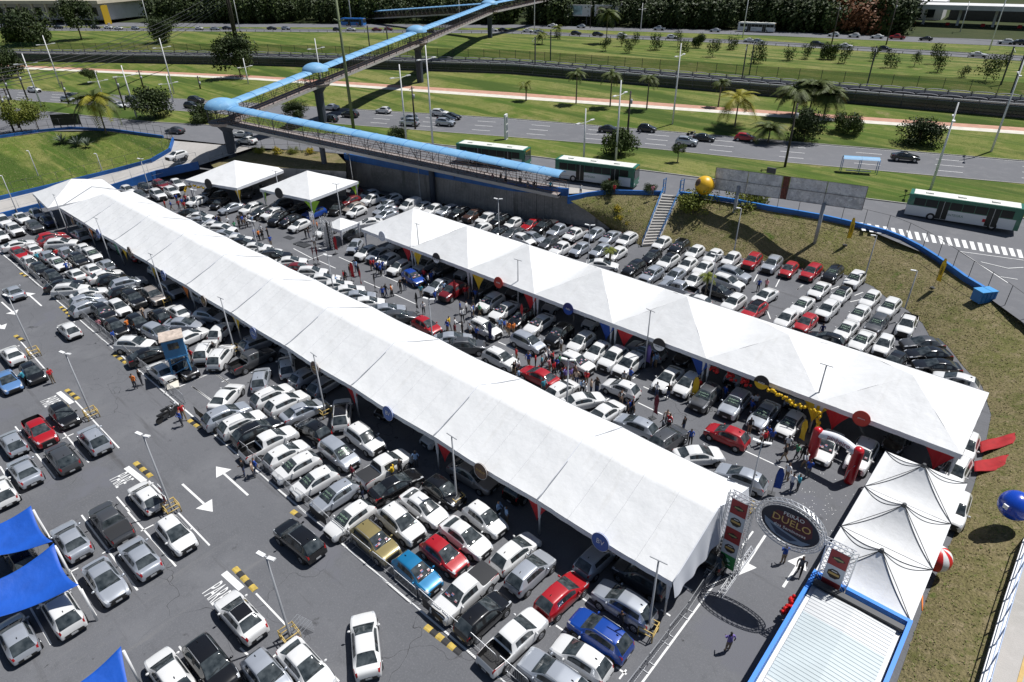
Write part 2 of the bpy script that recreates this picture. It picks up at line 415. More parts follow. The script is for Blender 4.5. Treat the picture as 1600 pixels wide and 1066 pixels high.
# the street, the highway, the verges and the railway beyond, each edge a line on the ground
B = {k: v for k, v in {'s0': [(-163.77, -12.13, 4.49), (-162.81, 2.56, 4.49), (-161.97, 15.37, 4.49), (-161.0, 30.1, 4.49), (-159.61, 38.65, 4.49), (-151.52, 45.47, 4.49), (-137.66, 49.8, 4.49), (-125.6, 54.16, 4.49), (-113.95, 58.04, 4.49), (-104.77, 62.77, 4.49), (-95.0, 66.62, 4.49), (-84.39, 69.09, 4.49), (-74.4, 71.17, 4.49), (-65.37, 73.29, 4.49), (-56.81, 75.03, 4.49), (-49.43, 77.45, 4.49), (-43.21, 81.06, 4.49), (-36.51, 83.28, 4.455), (-29.67, 84.22, 4.42), (-23.57, 85.98, 4.124), (-17.5, 86.85, 3.695), (-11.09, 84.54, 3.289), (-4.77, 78.8, 2.995), (0.55, 73.47, 2.7), (6.13, 64.66, 2.7), (12.06, 67.33, 2.7)], 's1': [(-343.75, -10.75, 4.49), (-274.75, 12.86, 4.49), (-232.92, 27.17, 4.49), (-197.44, 39.31, 4.49), (-180.64, 45.07, 4.49), (-165.09, 50.38, 4.49), (-150.9, 55.42, 4.49), (-139.52, 61.03, 4.49), (-128.63, 66.41, 4.49), (-116.75, 70.63, 4.49), (-105.59, 74.59, 4.49), (-95.07, 78.3, 4.49), (-84.93, 81.56, 4.49), (-74.7, 83.83, 4.49), (-65.29, 86.03, 4.49), (-56.56, 88.12, 4.49), (-48.5, 90.24, 4.434), (-41.01, 92.42, 4.323), (-33.94, 94.49, 4.212), (-27.26, 96.47, 4.1), (-20.93, 98.41, 3.981), (-14.96, 100.55, 3.787), (-9.24, 102.64, 3.594), (-3.77, 104.66, 3.4), (2.76, 106.27, 3.4), (11.79, 108.51, 3.4)], 's2': [(-334.87, -10.8, 4.52), (-278.32, 13.2, 4.52), (-241.87, 28.67, 4.52), (-209.56, 42.39, 4.52), (-193.79, 49.08, 4.52), (-178.92, 55.4, 4.52), (-164.87, 61.36, 4.52), (-151.32, 66.87, 4.52), (-137.81, 71.66, 4.52), (-125.16, 76.16, 4.52), (-113.27, 80.38, 4.52), (-102.39, 84.62, 4.52), (-92.09, 88.63, 4.52), (-82.31, 92.44, 4.52), (-72.92, 95.94, 4.52), (-64.01, 99.25, 4.52), (-55.31, 102.02, 4.52), (-46.93, 104.31, 4.503), (-39.1, 106.66, 4.437), (-31.84, 109.33, 4.371), (-24.91, 111.89, 4.305), (-18.29, 114.35, 4.239), (-11.94, 116.61, 4.2), (-5.86, 118.62, 4.2), (1.37, 121.01, 4.2), (11.48, 124.36, 4.2)], 's3': [(-361.61, -10.6, 4.52), (-301.42, 15.33, 4.52), (-262.47, 32.1, 4.52), (-227.86, 47.01, 4.52), (-210.92, 54.31, 4.52), (-194.94, 61.19, 4.52), (-179.82, 67.7, 4.52), (-165.51, 73.87, 4.52), (-151.93, 79.72, 4.52), (-138.89, 85.17, 4.52), (-126.5, 90.34, 4.52), (-114.74, 95.26, 4.52), (-103.54, 99.93, 4.52), (-92.87, 104.38, 4.52), (-82.07, 107.81, 4.52), (-71.89, 111.03, 4.52), (-62.28, 114.08, 4.52), (-53.19, 116.96, 4.52), (-44.59, 119.69, 4.52), (-36.44, 122.28, 4.52), (-28.69, 124.74, 4.52), (-21.33, 127.09, 4.52), (-14.32, 129.32, 4.52), (-7.64, 131.44, 4.52), (0.28, 133.96, 4.52), (11.36, 137.48, 4.52)], 's4': [(-418.33, -9.49, 6.0), (-347.67, 20.21, 6.0), (-302.24, 39.3, 6.0), (-262.06, 56.19, 6.0), (-242.46, 64.42, 6.0), (-224.01, 72.18, 6.0), (-206.59, 79.5, 6.0), (-190.13, 86.42, 6.0), (-174.55, 92.97, 6.0), (-158.02, 98.03, 6.0), (-142.64, 102.74, 6.0), (-128.3, 107.13, 6.0), (-114.88, 111.24, 6.0), (-102.31, 115.09, 6.0), (-90.59, 118.8, 6.0), (-79.54, 122.31, 6.0), (-69.12, 125.62, 6.0), (-59.26, 128.74, 6.0), (-49.93, 131.71, 6.0), (-41.08, 134.53, 6.0), (-32.68, 137.21, 6.0), (-24.69, 139.76, 6.0), (-17.09, 142.19, 6.0), (-9.84, 144.5, 6.0), (-1.24, 147.25, 6.0), (10.79, 151.09, 6.0)], 's5': [(-427.94, -9.41, 6.02), (-354.96, 20.89, 6.02), (-308.2, 40.3, 6.02), (-266.94, 57.43, 6.02), (-246.85, 65.77, 6.02), (-227.95, 73.61, 6.02), (-210.13, 81.01, 6.02), (-193.31, 88.0, 6.02), (-177.4, 94.6, 6.02), (-160.78, 99.85, 6.02), (-145.3, 104.74, 6.02), (-130.82, 109.31, 6.02), (-117.27, 113.59, 6.02), (-104.54, 117.61, 6.02), (-92.53, 121.32, 6.02), (-81.22, 124.81, 6.02), (-70.56, 128.11, 6.02), (-60.49, 131.22, 6.02), (-50.96, 134.16, 6.02), (-41.96, 137.02, 6.02), (-33.42, 139.73, 6.02), (-25.29, 142.32, 6.02), (-17.56, 144.78, 6.02), (-10.19, 147.12, 6.02), (-1.44, 149.9, 6.02), (10.78, 153.78, 6.02)], 's6': [(-431.35, -9.39, 6.02), (-359.0, 21.26, 6.02), (-312.39, 41.0, 6.02), (-271.11, 58.48, 6.02), (-250.96, 67.02, 6.02), (-231.96, 75.07, 6.02), (-214.02, 82.66, 6.02), (-197.06, 89.85, 6.02), (-180.99, 96.65, 6.02), (-164.22, 102.1, 6.02), (-148.56, 107.2, 6.02), (-133.9, 111.96, 6.02), (-120.14, 116.43, 6.02), (-107.22, 120.63, 6.02), (-94.85, 124.33, 6.02), (-83.22, 127.81, 6.02), (-72.28, 131.09, 6.02), (-61.95, 134.18, 6.02), (-52.2, 137.1, 6.02), (-43.01, 139.99, 6.02), (-34.29, 142.74, 6.02), (-26.0, 145.36, 6.02), (-18.11, 147.85, 6.02), (-10.59, 150.22, 6.02), (-1.68, 153.03, 6.02), (10.78, 156.96, 6.02)], 's7': [(-394.82, -9.22, 7.0), (-342.39, 20.14, 7.0), (-306.28, 40.36, 7.0), (-272.61, 59.22, 7.0), (-255.57, 68.76, 7.0), (-239.13, 77.97, 7.0), (-223.25, 86.86, 7.0), (-207.9, 95.46, 7.0), (-192.96, 103.72, 7.0), (-177.37, 110.94, 7.0), (-162.47, 117.84, 7.0), (-148.22, 124.43, 7.0), (-134.58, 130.75, 7.0), (-121.51, 136.81, 7.0), (-106.25, 139.09, 7.0), (-92.25, 141.19, 7.0), (-79.35, 143.13, 7.0), (-67.42, 144.92, 7.0), (-56.37, 146.57, 7.0), (-46.1, 148.14, 7.0), (-36.53, 149.6, 7.0), (-27.58, 150.96, 7.0), (-19.2, 152.24, 7.0), (-11.33, 153.44, 7.0), (-2.16, 154.84, 7.0), (10.4, 156.75, 7.0)], 's8': [(-416.57, -9.05, 7.0), (-364.67, 22.19, 7.0), (-328.38, 44.04, 7.0), (-294.14, 64.66, 7.0), (-276.65, 75.19, 7.0), (-259.68, 85.41, 7.0), (-243.19, 95.33, 7.0), (-227.17, 104.98, 7.0), (-211.6, 114.35, 7.0), (-194.42, 122.12, 7.0), (-178.02, 129.54, 7.0), (-162.36, 136.62, 7.0), (-147.39, 143.39, 7.0), (-133.07, 149.87, 7.0), (-116.57, 152.48, 7.0), (-101.41, 154.88, 7.0), (-87.42, 157.1, 7.0), (-74.47, 159.15, 7.0), (-62.45, 161.05, 7.0), (-51.39, 163.17, 7.0), (-41.04, 165.16, 7.0), (-31.31, 167.02, 7.0), (-22.17, 168.77, 7.0), (-13.56, 170.42, 7.0), (-3.47, 172.35, 7.0), (10.4, 175.01, 7.0)], 's9': [(-542.31, -7.64, 8.0), (-474.05, 32.68, 8.0), (-426.51, 60.76, 8.0), (-381.79, 87.17, 8.0), (-359.01, 100.63, 8.0), (-336.93, 113.67, 8.0), (-315.51, 126.32, 8.0), (-294.73, 138.6, 8.0), (-274.56, 150.51, 8.0), (-254.52, 161.78, 8.0), (-235.11, 172.69, 8.0), (-216.32, 183.26, 8.0), (-198.1, 193.51, 8.0), (-180.43, 203.45, 8.0), (-159.25, 207.84, 8.0), (-139.62, 211.91, 8.0), (-121.37, 215.7, 8.0), (-104.37, 219.22, 8.0), (-88.47, 222.49, 8.0), (-72.85, 223.47, 8.0), (-58.45, 224.36, 8.0), (-45.12, 225.19, 8.0), (-32.76, 225.96, 8.0), (-21.26, 226.68, 8.0), (-7.97, 227.51, 8.0), (10.02, 228.63, 8.0)], 's10': [(-576.76, -7.37, 8.0), (-501.54, 35.21, 8.0), (-449.62, 64.6, 8.0), (-401.12, 92.06, 8.0), (-376.54, 105.98, 8.0), (-352.8, 119.42, 8.0), (-329.85, 132.41, 8.0), (-307.65, 144.98, 8.0), (-286.18, 157.14, 8.0), (-265.38, 168.91, 8.0), (-245.24, 180.31, 8.0), (-225.72, 191.37, 8.0), (-206.79, 202.08, 8.0), (-188.42, 212.48, 8.0), (-166.36, 217.06, 8.0), (-145.91, 221.31, 8.0), (-126.9, 225.26, 8.0), (-109.18, 228.95, 8.0), (-92.61, 232.36, 8.0), (-76.42, 233.61, 8.0), (-61.46, 234.77, 8.0), (-47.6, 235.85, 8.0), (-34.72, 236.85, 8.0), (-22.72, 237.78, 8.0), (-8.82, 238.85, 8.0), (10.02, 240.31, 8.0)], 's11': [(-581.34, -7.25, 8.2), (-506.55, 35.75, 8.2), (-454.76, 65.54, 8.2), (-406.25, 93.43, 8.2), (-381.62, 107.59, 8.2), (-357.8, 121.29, 8.2), (-334.74, 134.55, 8.2), (-312.42, 147.38, 8.2), (-290.79, 159.82, 8.2), (-270.34, 172.21, 8.2), (-250.44, 184.27, 8.2), (-231.07, 196.01, 8.2), (-212.2, 207.44, 8.2), (-193.81, 218.58, 8.2), (-172.45, 224.96, 8.2), (-152.37, 230.95, 8.2), (-133.46, 236.59, 8.2), (-115.63, 241.92, 8.2), (-98.77, 246.92, 8.2), (-82.03, 249.42, 8.2), (-66.44, 251.76, 8.2), (-51.87, 253.94, 8.2), (-38.22, 255.98, 8.2), (-25.42, 257.9, 8.2), (-10.49, 260.13, 8.2), (9.94, 263.19, 8.2)], 's12': [(-641.88, -6.79, 8.2), (-553.49, 40.07, 8.2), (-493.35, 71.96, 8.2), (-437.8, 101.4, 8.2), (-409.88, 116.21, 8.2), (-383.05, 130.43, 8.2), (-357.26, 144.1, 8.2), (-332.43, 157.27, 8.2), (-308.53, 169.94, 8.2), (-286.35, 182.71, 8.2), (-264.84, 195.1, 8.2), (-243.97, 207.13, 8.2), (-223.71, 218.8, 8.2), (-204.03, 230.13, 8.2), (-181.81, 237.1, 8.2), (-160.87, 243.67, 8.2), (-141.12, 249.86, 8.2), (-122.46, 255.72, 8.2), (-104.79, 261.24, 8.2), (-87.38, 264.6, 8.2), (-71.07, 267.75, 8.2), (-55.77, 270.71, 8.2), (-41.37, 273.5, 8.2), (-27.81, 276.12, 8.2), (-11.92, 279.19, 8.2), (9.94, 283.42, 8.2)], 's13': [(-1144.91, -0.31, 14.0), (-959.05, 79.83, 14.0), (-838.76, 131.7, 14.0), (-731.82, 177.81, 14.0), (-679.5, 200.36, 14.0), (-630.11, 221.66, 14.0), (-583.4, 241.8, 14.0), (-539.16, 260.88, 14.0), (-497.2, 278.97, 14.0), (-457.35, 296.15, 14.0), (-419.46, 312.48, 14.0), (-383.38, 328.04, 14.0), (-348.99, 342.87, 14.0), (-316.17, 357.02, 14.0), (-284.81, 370.54, 14.0), (-254.82, 383.47, 14.0), (-226.12, 395.85, 14.0), (-198.61, 407.71, 14.0), (-172.2, 418.99, 14.0), (-144.51, 423.16, 14.0), (-118.71, 427.04, 14.0), (-94.59, 430.67, 14.0), (-72.01, 434.06, 14.0), (-50.83, 437.25, 14.0), (-26.11, 440.97, 14.0), (7.71, 446.05, 14.0)], 's1k': [(-343.75, -10.75, 4.55), (-274.75, 12.86, 4.55), (-232.92, 27.17, 4.55), (-197.44, 39.31, 4.55), (-180.64, 45.07, 4.55), (-165.09, 50.38, 4.55), (-150.9, 55.42, 4.55), (-139.52, 61.03, 4.55), (-128.63, 66.41, 4.55), (-116.75, 70.63, 4.55), (-105.59, 74.59, 4.55), (-95.07, 78.3, 4.55), (-84.93, 81.56, 4.55), (-74.7, 83.83, 4.55), (-65.29, 86.03, 4.55), (-56.56, 88.12, 4.55), (-48.5, 90.24, 4.494), (-41.01, 92.42, 4.383), (-33.94, 94.49, 4.272), (-27.26, 96.47, 4.16), (-20.93, 98.41, 4.041), (-14.96, 100.55, 3.847), (-9.24, 102.64, 3.654), (-3.77, 104.66, 3.46), (2.76, 106.27, 3.46), (11.79, 108.51, 3.46)], 's2k': [(-334.87, -10.8, 4.58), (-278.32, 13.2, 4.58), (-241.87, 28.67, 4.58), (-209.56, 42.39, 4.58), (-193.79, 49.08, 4.58), (-178.92, 55.4, 4.58), (-164.87, 61.36, 4.58), (-151.32, 66.87, 4.58), (-137.81, 71.66, 4.58), (-125.16, 76.16, 4.58), (-113.27, 80.38, 4.58), (-102.39, 84.62, 4.58), (-92.09, 88.63, 4.58), (-82.31, 92.44, 4.58), (-72.92, 95.94, 4.58), (-64.01, 99.25, 4.58), (-55.31, 102.02, 4.58), (-46.93, 104.31, 4.563), (-39.1, 106.66, 4.497), (-31.84, 109.33, 4.431), (-24.91, 111.89, 4.365), (-18.29, 114.35, 4.299), (-11.94, 116.61, 4.26), (-5.86, 118.62, 4.26), (1.37, 121.01, 4.26), (11.48, 124.36, 4.26)], 's3k': [(-361.61, -10.6, 4.58), (-301.42, 15.33, 4.58), (-262.47, 32.1, 4.58), (-227.86, 47.01, 4.58), (-210.92, 54.31, 4.58), (-194.94, 61.19, 4.58), (-179.82, 67.7, 4.58), (-165.51, 73.87, 4.58), (-151.93, 79.72, 4.58), (-138.89, 85.17, 4.58), (-126.5, 90.34, 4.58), (-114.74, 95.26, 4.58), (-103.54, 99.93, 4.58), (-92.87, 104.38, 4.58), (-82.07, 107.81, 4.58), (-71.89, 111.03, 4.58), (-62.28, 114.08, 4.58), (-53.19, 116.96, 4.58), (-44.59, 119.69, 4.58), (-36.44, 122.28, 4.58), (-28.69, 124.74, 4.58), (-21.33, 127.09, 4.58), (-14.32, 129.32, 4.58), (-7.64, 131.44, 4.58), (0.28, 133.96, 4.58), (11.36, 137.48, 4.58)], 's9k': [(-542.31, -7.64, 8.06), (-474.05, 32.68, 8.06), (-426.51, 60.76, 8.06), (-381.79, 87.17, 8.06), (-359.01, 100.63, 8.06), (-336.93, 113.67, 8.06), (-315.51, 126.32, 8.06), (-294.73, 138.6, 8.06), (-274.56, 150.51, 8.06), (-254.52, 161.78, 8.06), (-235.11, 172.69, 8.06), (-216.32, 183.26, 8.06), (-198.1, 193.51, 8.06), (-180.43, 203.45, 8.06), (-159.25, 207.84, 8.06), (-139.62, 211.91, 8.06), (-121.37, 215.7, 8.06), (-104.37, 219.22, 8.06), (-88.47, 222.49, 8.06), (-72.85, 223.47, 8.06), (-58.45, 224.36, 8.06), (-45.12, 225.19, 8.06), (-32.76, 225.96, 8.06), (-21.26, 226.68, 8.06), (-7.97, 227.51, 8.06), (10.02, 228.63, 8.06)], 's10k': [(-576.76, -7.37, 8.06), (-501.54, 35.21, 8.06), (-449.62, 64.6, 8.06), (-401.12, 92.06, 8.06), (-376.54, 105.98, 8.06), (-352.8, 119.42, 8.06), (-329.85, 132.41, 8.06), (-307.65, 144.98, 8.06), (-286.18, 157.14, 8.06), (-265.38, 168.91, 8.06), (-245.24, 180.31, 8.06), (-225.72, 191.37, 8.06), (-206.79, 202.08, 8.06), (-188.42, 212.48, 8.06), (-166.36, 217.06, 8.06), (-145.91, 221.31, 8.06), (-126.9, 225.26, 8.06), (-109.18, 228.95, 8.06), (-92.61, 232.36, 8.06), (-76.42, 233.61, 8.06), (-61.46, 234.77, 8.06), (-47.6, 235.85, 8.06), (-34.72, 236.85, 8.06), (-22.72, 237.78, 8.06), (-8.82, 238.85, 8.06), (10.02, 240.31, 8.06)], 's11k': [(-581.34, -7.25, 8.26), (-506.55, 35.75, 8.26), (-454.76, 65.54, 8.26), (-406.25, 93.43, 8.26), (-381.62, 107.59, 8.26), (-357.8, 121.29, 8.26), (-334.74, 134.55, 8.26), (-312.42, 147.38, 8.26), (-290.79, 159.82, 8.26), (-270.34, 172.21, 8.26), (-250.44, 184.27, 8.26), (-231.07, 196.01, 8.26), (-212.2, 207.44, 8.26), (-193.81, 218.58, 8.26), (-172.45, 224.96, 8.26), (-152.37, 230.95, 8.26), (-133.46, 236.59, 8.26), (-115.63, 241.92, 8.26), (-98.77, 246.92, 8.26), (-82.03, 249.42, 8.26), (-66.44, 251.76, 8.26), (-51.87, 253.94, 8.26), (-38.22, 255.98, 8.26), (-25.42, 257.9, 8.26), (-10.49, 260.13, 8.26), (9.94, 263.19, 8.26)], 's12k': [(-641.88, -6.79, 8.26), (-553.49, 40.07, 8.26), (-493.35, 71.96, 8.26), (-437.8, 101.4, 8.26), (-409.88, 116.21, 8.26), (-383.05, 130.43, 8.26), (-357.26, 144.1, 8.26), (-332.43, 157.27, 8.26), (-308.53, 169.94, 8.26), (-286.35, 182.71, 8.26), (-264.84, 195.1, 8.26), (-243.97, 207.13, 8.26), (-223.71, 218.8, 8.26), (-204.03, 230.13, 8.26), (-181.81, 237.1, 8.26), (-160.87, 243.67, 8.26), (-141.12, 249.86, 8.26), (-122.46, 255.72, 8.26), (-104.79, 261.24, 8.26), (-87.38, 264.6, 8.26), (-71.07, 267.75, 8.26), (-55.77, 270.71, 8.26), (-41.37, 273.5, 8.26), (-27.81, 276.12, 8.26), (-11.92, 279.19, 8.26), (9.94, 283.42, 8.26)]}.items()}
street = strip('street', B['s0'], B['s1'], ROAD)
strip('street_verge', B['s1k'], B['s2k'], GRASS, 6, 0.25)
highway = strip('highway', B['s2'], B['s3'], ROAD, 6)
strip('highway_verge', B['s3k'], B['s4'], GRASS, 8, 0.35)
strip('footpath', B['s4'], B['s5'], PALE, 1)
strip('cycle_path', B['s5'], B['s6'], PINK, 1)
strip('railway_verge', B['s6'], B['s7'], GRASS, 6, 0.2)
strip('railway_bed', B['s7'], B['s8'], TRACK, 4)
strip('far_verge', B['s8'], B['s9k'], GRASS, 10, 0.5)
far_road = strip('far_road', B['s9'], B['s10'], ROAD, 2)
strip('far_median', B['s10k'], B['s11k'], GRASS, 3, 0.15)
strip('far_outer_road', B['s11'], B['s12'], ROAD, 2)
strip('wooded_ground', B['s12k'], B['s13'], DIRT, 8, 0.0)

def kerb(name, line, w=0.18, h=0.14, m=None, parent=None):
    mb = MB()
    pl = [Vector(p) for p in line]
    for p, q in zip(pl, pl[1:]):
        mb.bar(p + Vector((0,0,h/2-0.03)), q + Vector((0,0,h/2-0.03)), w, m or CONCRETE, h+0.06)
    return mb.build(name, parent, kind=None if parent else 'structure')
for nm in ('s1', 's2', 's3', 's9', 's10', 's11'):
    kerb('kerb', B[nm])

# land between the lot and the street on the left
isl_lo = [(-135.35, 5.56, .6), (-131.65, 21.29, .6), (-131.05, 30.75, 1.0), (-129.05, 39.17, 1.8), (-127.11, 44.42, 2.6), (-127.13, 48.14, 3.8), (-131.62, 50.95, 4.5)]
isl_hi = [(-168.85, 11.82, 4.45), (-161.22, 30.14, 4.45), (-160.67, 36.65, 4.45), (-158.54, 41.84, 4.45), (-149.71, 46.62, 4.45), (-135.25, 50.59, 4.45), (-131.18, 50.62, 4.45)]
strip('grass_island', isl_lo, isl_hi, GRASS, 8, 0.15)
acc_hi = [(x, y, z-.06) for x, y, z in isl_lo]
acc_lo = [(-123.04, 3.61, .03), (-123.23, 18.95, .03), (-123.88, 29.12, .1), (-124.25, 36.35, .3), (-124.13, 43.59, 1.0), (-119.36, 49.28, 2.2), (-114.59, 57.64, 4.47)]
strip('access_road', acc_lo, acc_hi, CONCRETE, 6)
cg_hi = [(-114.96, 49.67, 3.0), (-112.55, 56.23, 4.45), (-108.04, 60.93, 4.45), (-99.72, 65.31, 4.45), (-92.82, 62.46, 4.4)]
cg_lo = [(-113.41, 49.33, 2.9), (-106.57, 52.69, 3.7), (-99.83, 55.67, 3.8), (-94.62, 58.42, 3.8), (-90.28, 60.52, 3.9)]
strip('street_corner_grass', cg_lo, cg_hi, DRYGRASS, 6, 0.05)
strip('corner_retaining_slope', [(x+.3, y-.9, .02) for x, y, z in cg_lo], cg_lo, WALLCON, 3)

def low_wall(name, line, h, m, w=0.3, label=None, cat='wall', capm=None, drop=0.6):
    t = empty(name, line[0], 0, label, cat)
    org = Vector(line[0])
    pl = [Vector(p)-org for p in line]
    mb = MB(); cb = MB()
    for p, q in zip(pl, pl[1:]):
        i = len(mb.v)
        d = (q-p); d.z = 0; d.normalize(); n = Vector((-d.y, d.x, 0))*w/2
        e = d*0.08
        a0, a1 = p-n-e, p+n-e; b0, b1 = q-n+e, q+n+e
        up = Vector((0,0,h)); dn = Vector((0,0,-drop))
        mb.quad(a0+dn, b0+dn, b0+up, a0+up, m); mb.quad(b1+dn, a1+dn, a1+up, b1+up, m)
        mb.quad(a0+up, b0+up, b1+up, a1+up, m); mb.quad(a1+dn, a0+dn, a0+up, a1+up, m); mb.quad(b0+dn, b1+dn, b1+up, b0+up, m)
        if capm:
            cb.bar(p+up+Vector((0,0,.03)), q+up+Vector((0,0,.03)), w+.06, capm, .06)
    mb.build('wall_face', t)
    if capm: cb.build('wall_cap', t)
    return t

def railing(name, line, h, label, step=2.0, m=None, r=0.03, mid=True, cat='fence', infill=None, lean=0.0):
    """posts and rails along a line; every post is a part"""
    m = m or DKSTEEL
    pl = resample(line, max(1, int(round(sum((Vector(b)-Vector(a)).length for a, b in zip(line, line[1:]))/step))))
    org = pl[0].copy()
    t = empty(name, org, 0, label, cat)
    pm = MB(); pm.tube([(0,0,-.2), (0,0,h)], r, m, 5); pme = pm.mesh('post')
    for p in pl:
        o = link('post', pme, t); o.location = p-org
    rb = MB()
    for zz in ((h-.03, h*.5, .12) if mid else (h-.03,)):
        rb.tube([p-org+Vector((0,0,zz)) for p in pl], r*.7, m, 4, cap=False)
    rb.build('rail', t)
    if infill:
        ib = MB()
        for p, q in zip(pl, pl[1:]):
            n = max(1, int((q-p).length/infill))
            for k in range(1, n):
                c = p.lerp(q, k/n)-org
                ib.bar(c+Vector((0,0,.1)), c+Vector((0,0,h-.04)), r*.55, m)
        ib.build('mesh_infill', t)
    return t

# blue boundary walls
low_wall('boundary_wall', isl_lo[1:], .55, BLUEWALL, label='low blue wall curving round the grass island with the palm')
low_wall('boundary_wall', isl_hi[:-1], .5, BLUEWALL, label='low blue wall between the grass island and the street')
low_wall('boundary_wall', acc_lo[:-1], .75, BLUEWALL, label='low blue wall between concrete access road and packed cars')
bank_hi = [(-52.91, 71.15, 4.3), (-51.72, 74.09, 4.35), (-50.04, 76.74, 4.4), (-43.81, 81.05, 4.4), (-41.59, 82.17, 4.39), (-37.98, 83.37, 4.37), (-34.11, 84.17, 4.35), (-29.76, 84.47, 4.33), (-26.52, 85.45, 4.17), (-23.49, 86.28, 4.03), (-20.73, 86.74, 3.85), (-17.95, 87.15, 3.63), (-15.72, 87.33, 3.46),
           (-13.72, 86.75, 3.31), (-11.45, 85.31, 3.21), (-9.34, 83.45, 3.12), (-7.45, 81.61, 3.03), (-5.73, 79.83, 2.95), (-4.11, 78.56, 2.87), (-2.59, 77.15, 2.79), (0.56, 74.65, 2.2), (4.28, 68.15, 2.1), (6.19, 59.14, 2.0), (6.30, 51.72, 1.9), (5.70, 45.73, 1.8), (4.97, 42.25, 1.7), (4.86, 36.61, 1.5), (4.83, 30.64, 1.3), (4.81, 25.52, 1.3)]
bank_lo = [(-48.3,75.0,.03), (-45.8,74.1,.03), (-43.0,73.0,.03), (-41.0,72.1,.03), (-40.0,73.4,.03), (-39.5,75.7,.03), (-36.7,76.2,.03), (-34.2,76.2,.03), (-30.5,76.5,.03), (-27.9,77.7,.03), (-25.4,78.4,.03), (-22.8,78.7,.03), (-20.2,79.4,.03),
           (-17.3,80.3,.03), (-14.0,79.0,.03), (-11.7,76.6,.03), (-9.4,75.2,.03), (-7.4,73.0,.03), (-6.2,70.6,.03), (-4.4,69.6,.03), (-2.42, 66.37, .03), (-0.40, 63.66, .03), (0.98, 59.37, .03), (1.44, 53.61, .03), (1.63, 48.18, .03), (1.61, 44.06, .03), (1.45, 36.03, .03), (1.59, 28.84, .03), (1.74, 23.66, .03)]
bank = strip('grass_bank', bank_lo, bank_hi, DRYGRASS, 10, 0.2, 0.05)
from mathutils.bvhtree import BVHTree
_bv = BVHTree.FromPolygons([v.co for v in bank.data.vertices], [tuple(p.vertices) for p in bank.data.polygons])
def onbank(p, dz=0.0):
    h = _bv.ray_cast(Vector((p[0], p[1], 50)), Vector((0, 0, -1)))[0]
    return (p[0], p[1], (h.z if h else p[2])+dz)
low_wall('boundary_wall', bank_hi[:4], .5, BLUEWALL, label='blue wall above the grass wedge left of the stairs')
low_wall('boundary_wall', bank_hi[4:20], .55, BLUEWALL, label='long curved blue wall along the top of the grass bank', capm=mat('blue_cap', (0.02, 0.17, 0.5), .5))
low_wall('boundary_wall', bank_hi[20:], .5, CONCRETE, label='pale concrete wall at the right edge of the grass', capm=WHITEMETAL, drop=1.5)
railing('street_fence', bank_hi[4:21], 2.5, 'tall thin dark posts along the curved blue wall', 2.6, DKSTEEL, .035, mid=False)
railing('street_fence', isl_lo[1:], 2.3, 'wire fence on the blue wall of the grass island', 2.2, DKSTEEL, .03)
railing('street_fence', isl_hi[2:], 2.3, 'wire fence between palm island and street', 2.0, DKSTEEL, .03)
railing('street_fence', [acc_lo[i] for i in (1,2,3,4,5)], 2.4, 'wire fence on the blue wall by the access road', 3.0, GREYPOLE, .03)
railing('street_fence', [(-114.96, 49.67, 3.0), (-112.72, 56.06, 4.4), (-108.03, 60.91, 4.4), (-99.70, 65.30, 4.4)], 2.2, 'dark post fence above the small dry grass patch', 2.2, DKSTEEL, .03)

# road to the right of the far wall
rr_a = bank_hi[20:]
rr_b = [(2.45, 76.35, 2.15), (6.31, 71.36, 2.05), (8.44, 61.14, 1.95), (8.60, 52.07, 1.85), (7.86, 45.32, 1.9), (7.30, 41.90, 1.6), (6.99, 36.64, 1.4), (6.80, 30.45, 1.25), (6.50, 24.59, 1.2)]
strip('side_pavement', [(x, y, z-.05) for x, y, z in rr_a], rr_b, CONCRETE, 3)
strip('side_road', rr_b, [(x+14, y+6, z-.05) for x, y, z in rr_b], CONCRETE, 3)
yl = [Vector(a).lerp(Vector(b), .66)+Vector((0, 0, .012)) for a, b in zip(rr_a, rr_b)]
yl2 = [Vector(a).lerp(Vector(b), .76)+Vector((0, 0, .012)) for a, b in zip(rr_a, rr_b)]
strip('tactile_strip', [tuple(p) for p in yl], [tuple(p) for p in yl2], mat('yellow_tactile', (0.52, 0.36, 0.14), .8, var=.15, scale=3), 1, parent=None)
railing('side_fence', rr_a[4:], 2.1, 'white and blue tube fence at the right picture edge', 1.9, mat('white_blue_tube', (0.45, 0.55, 0.75), .5), .04)

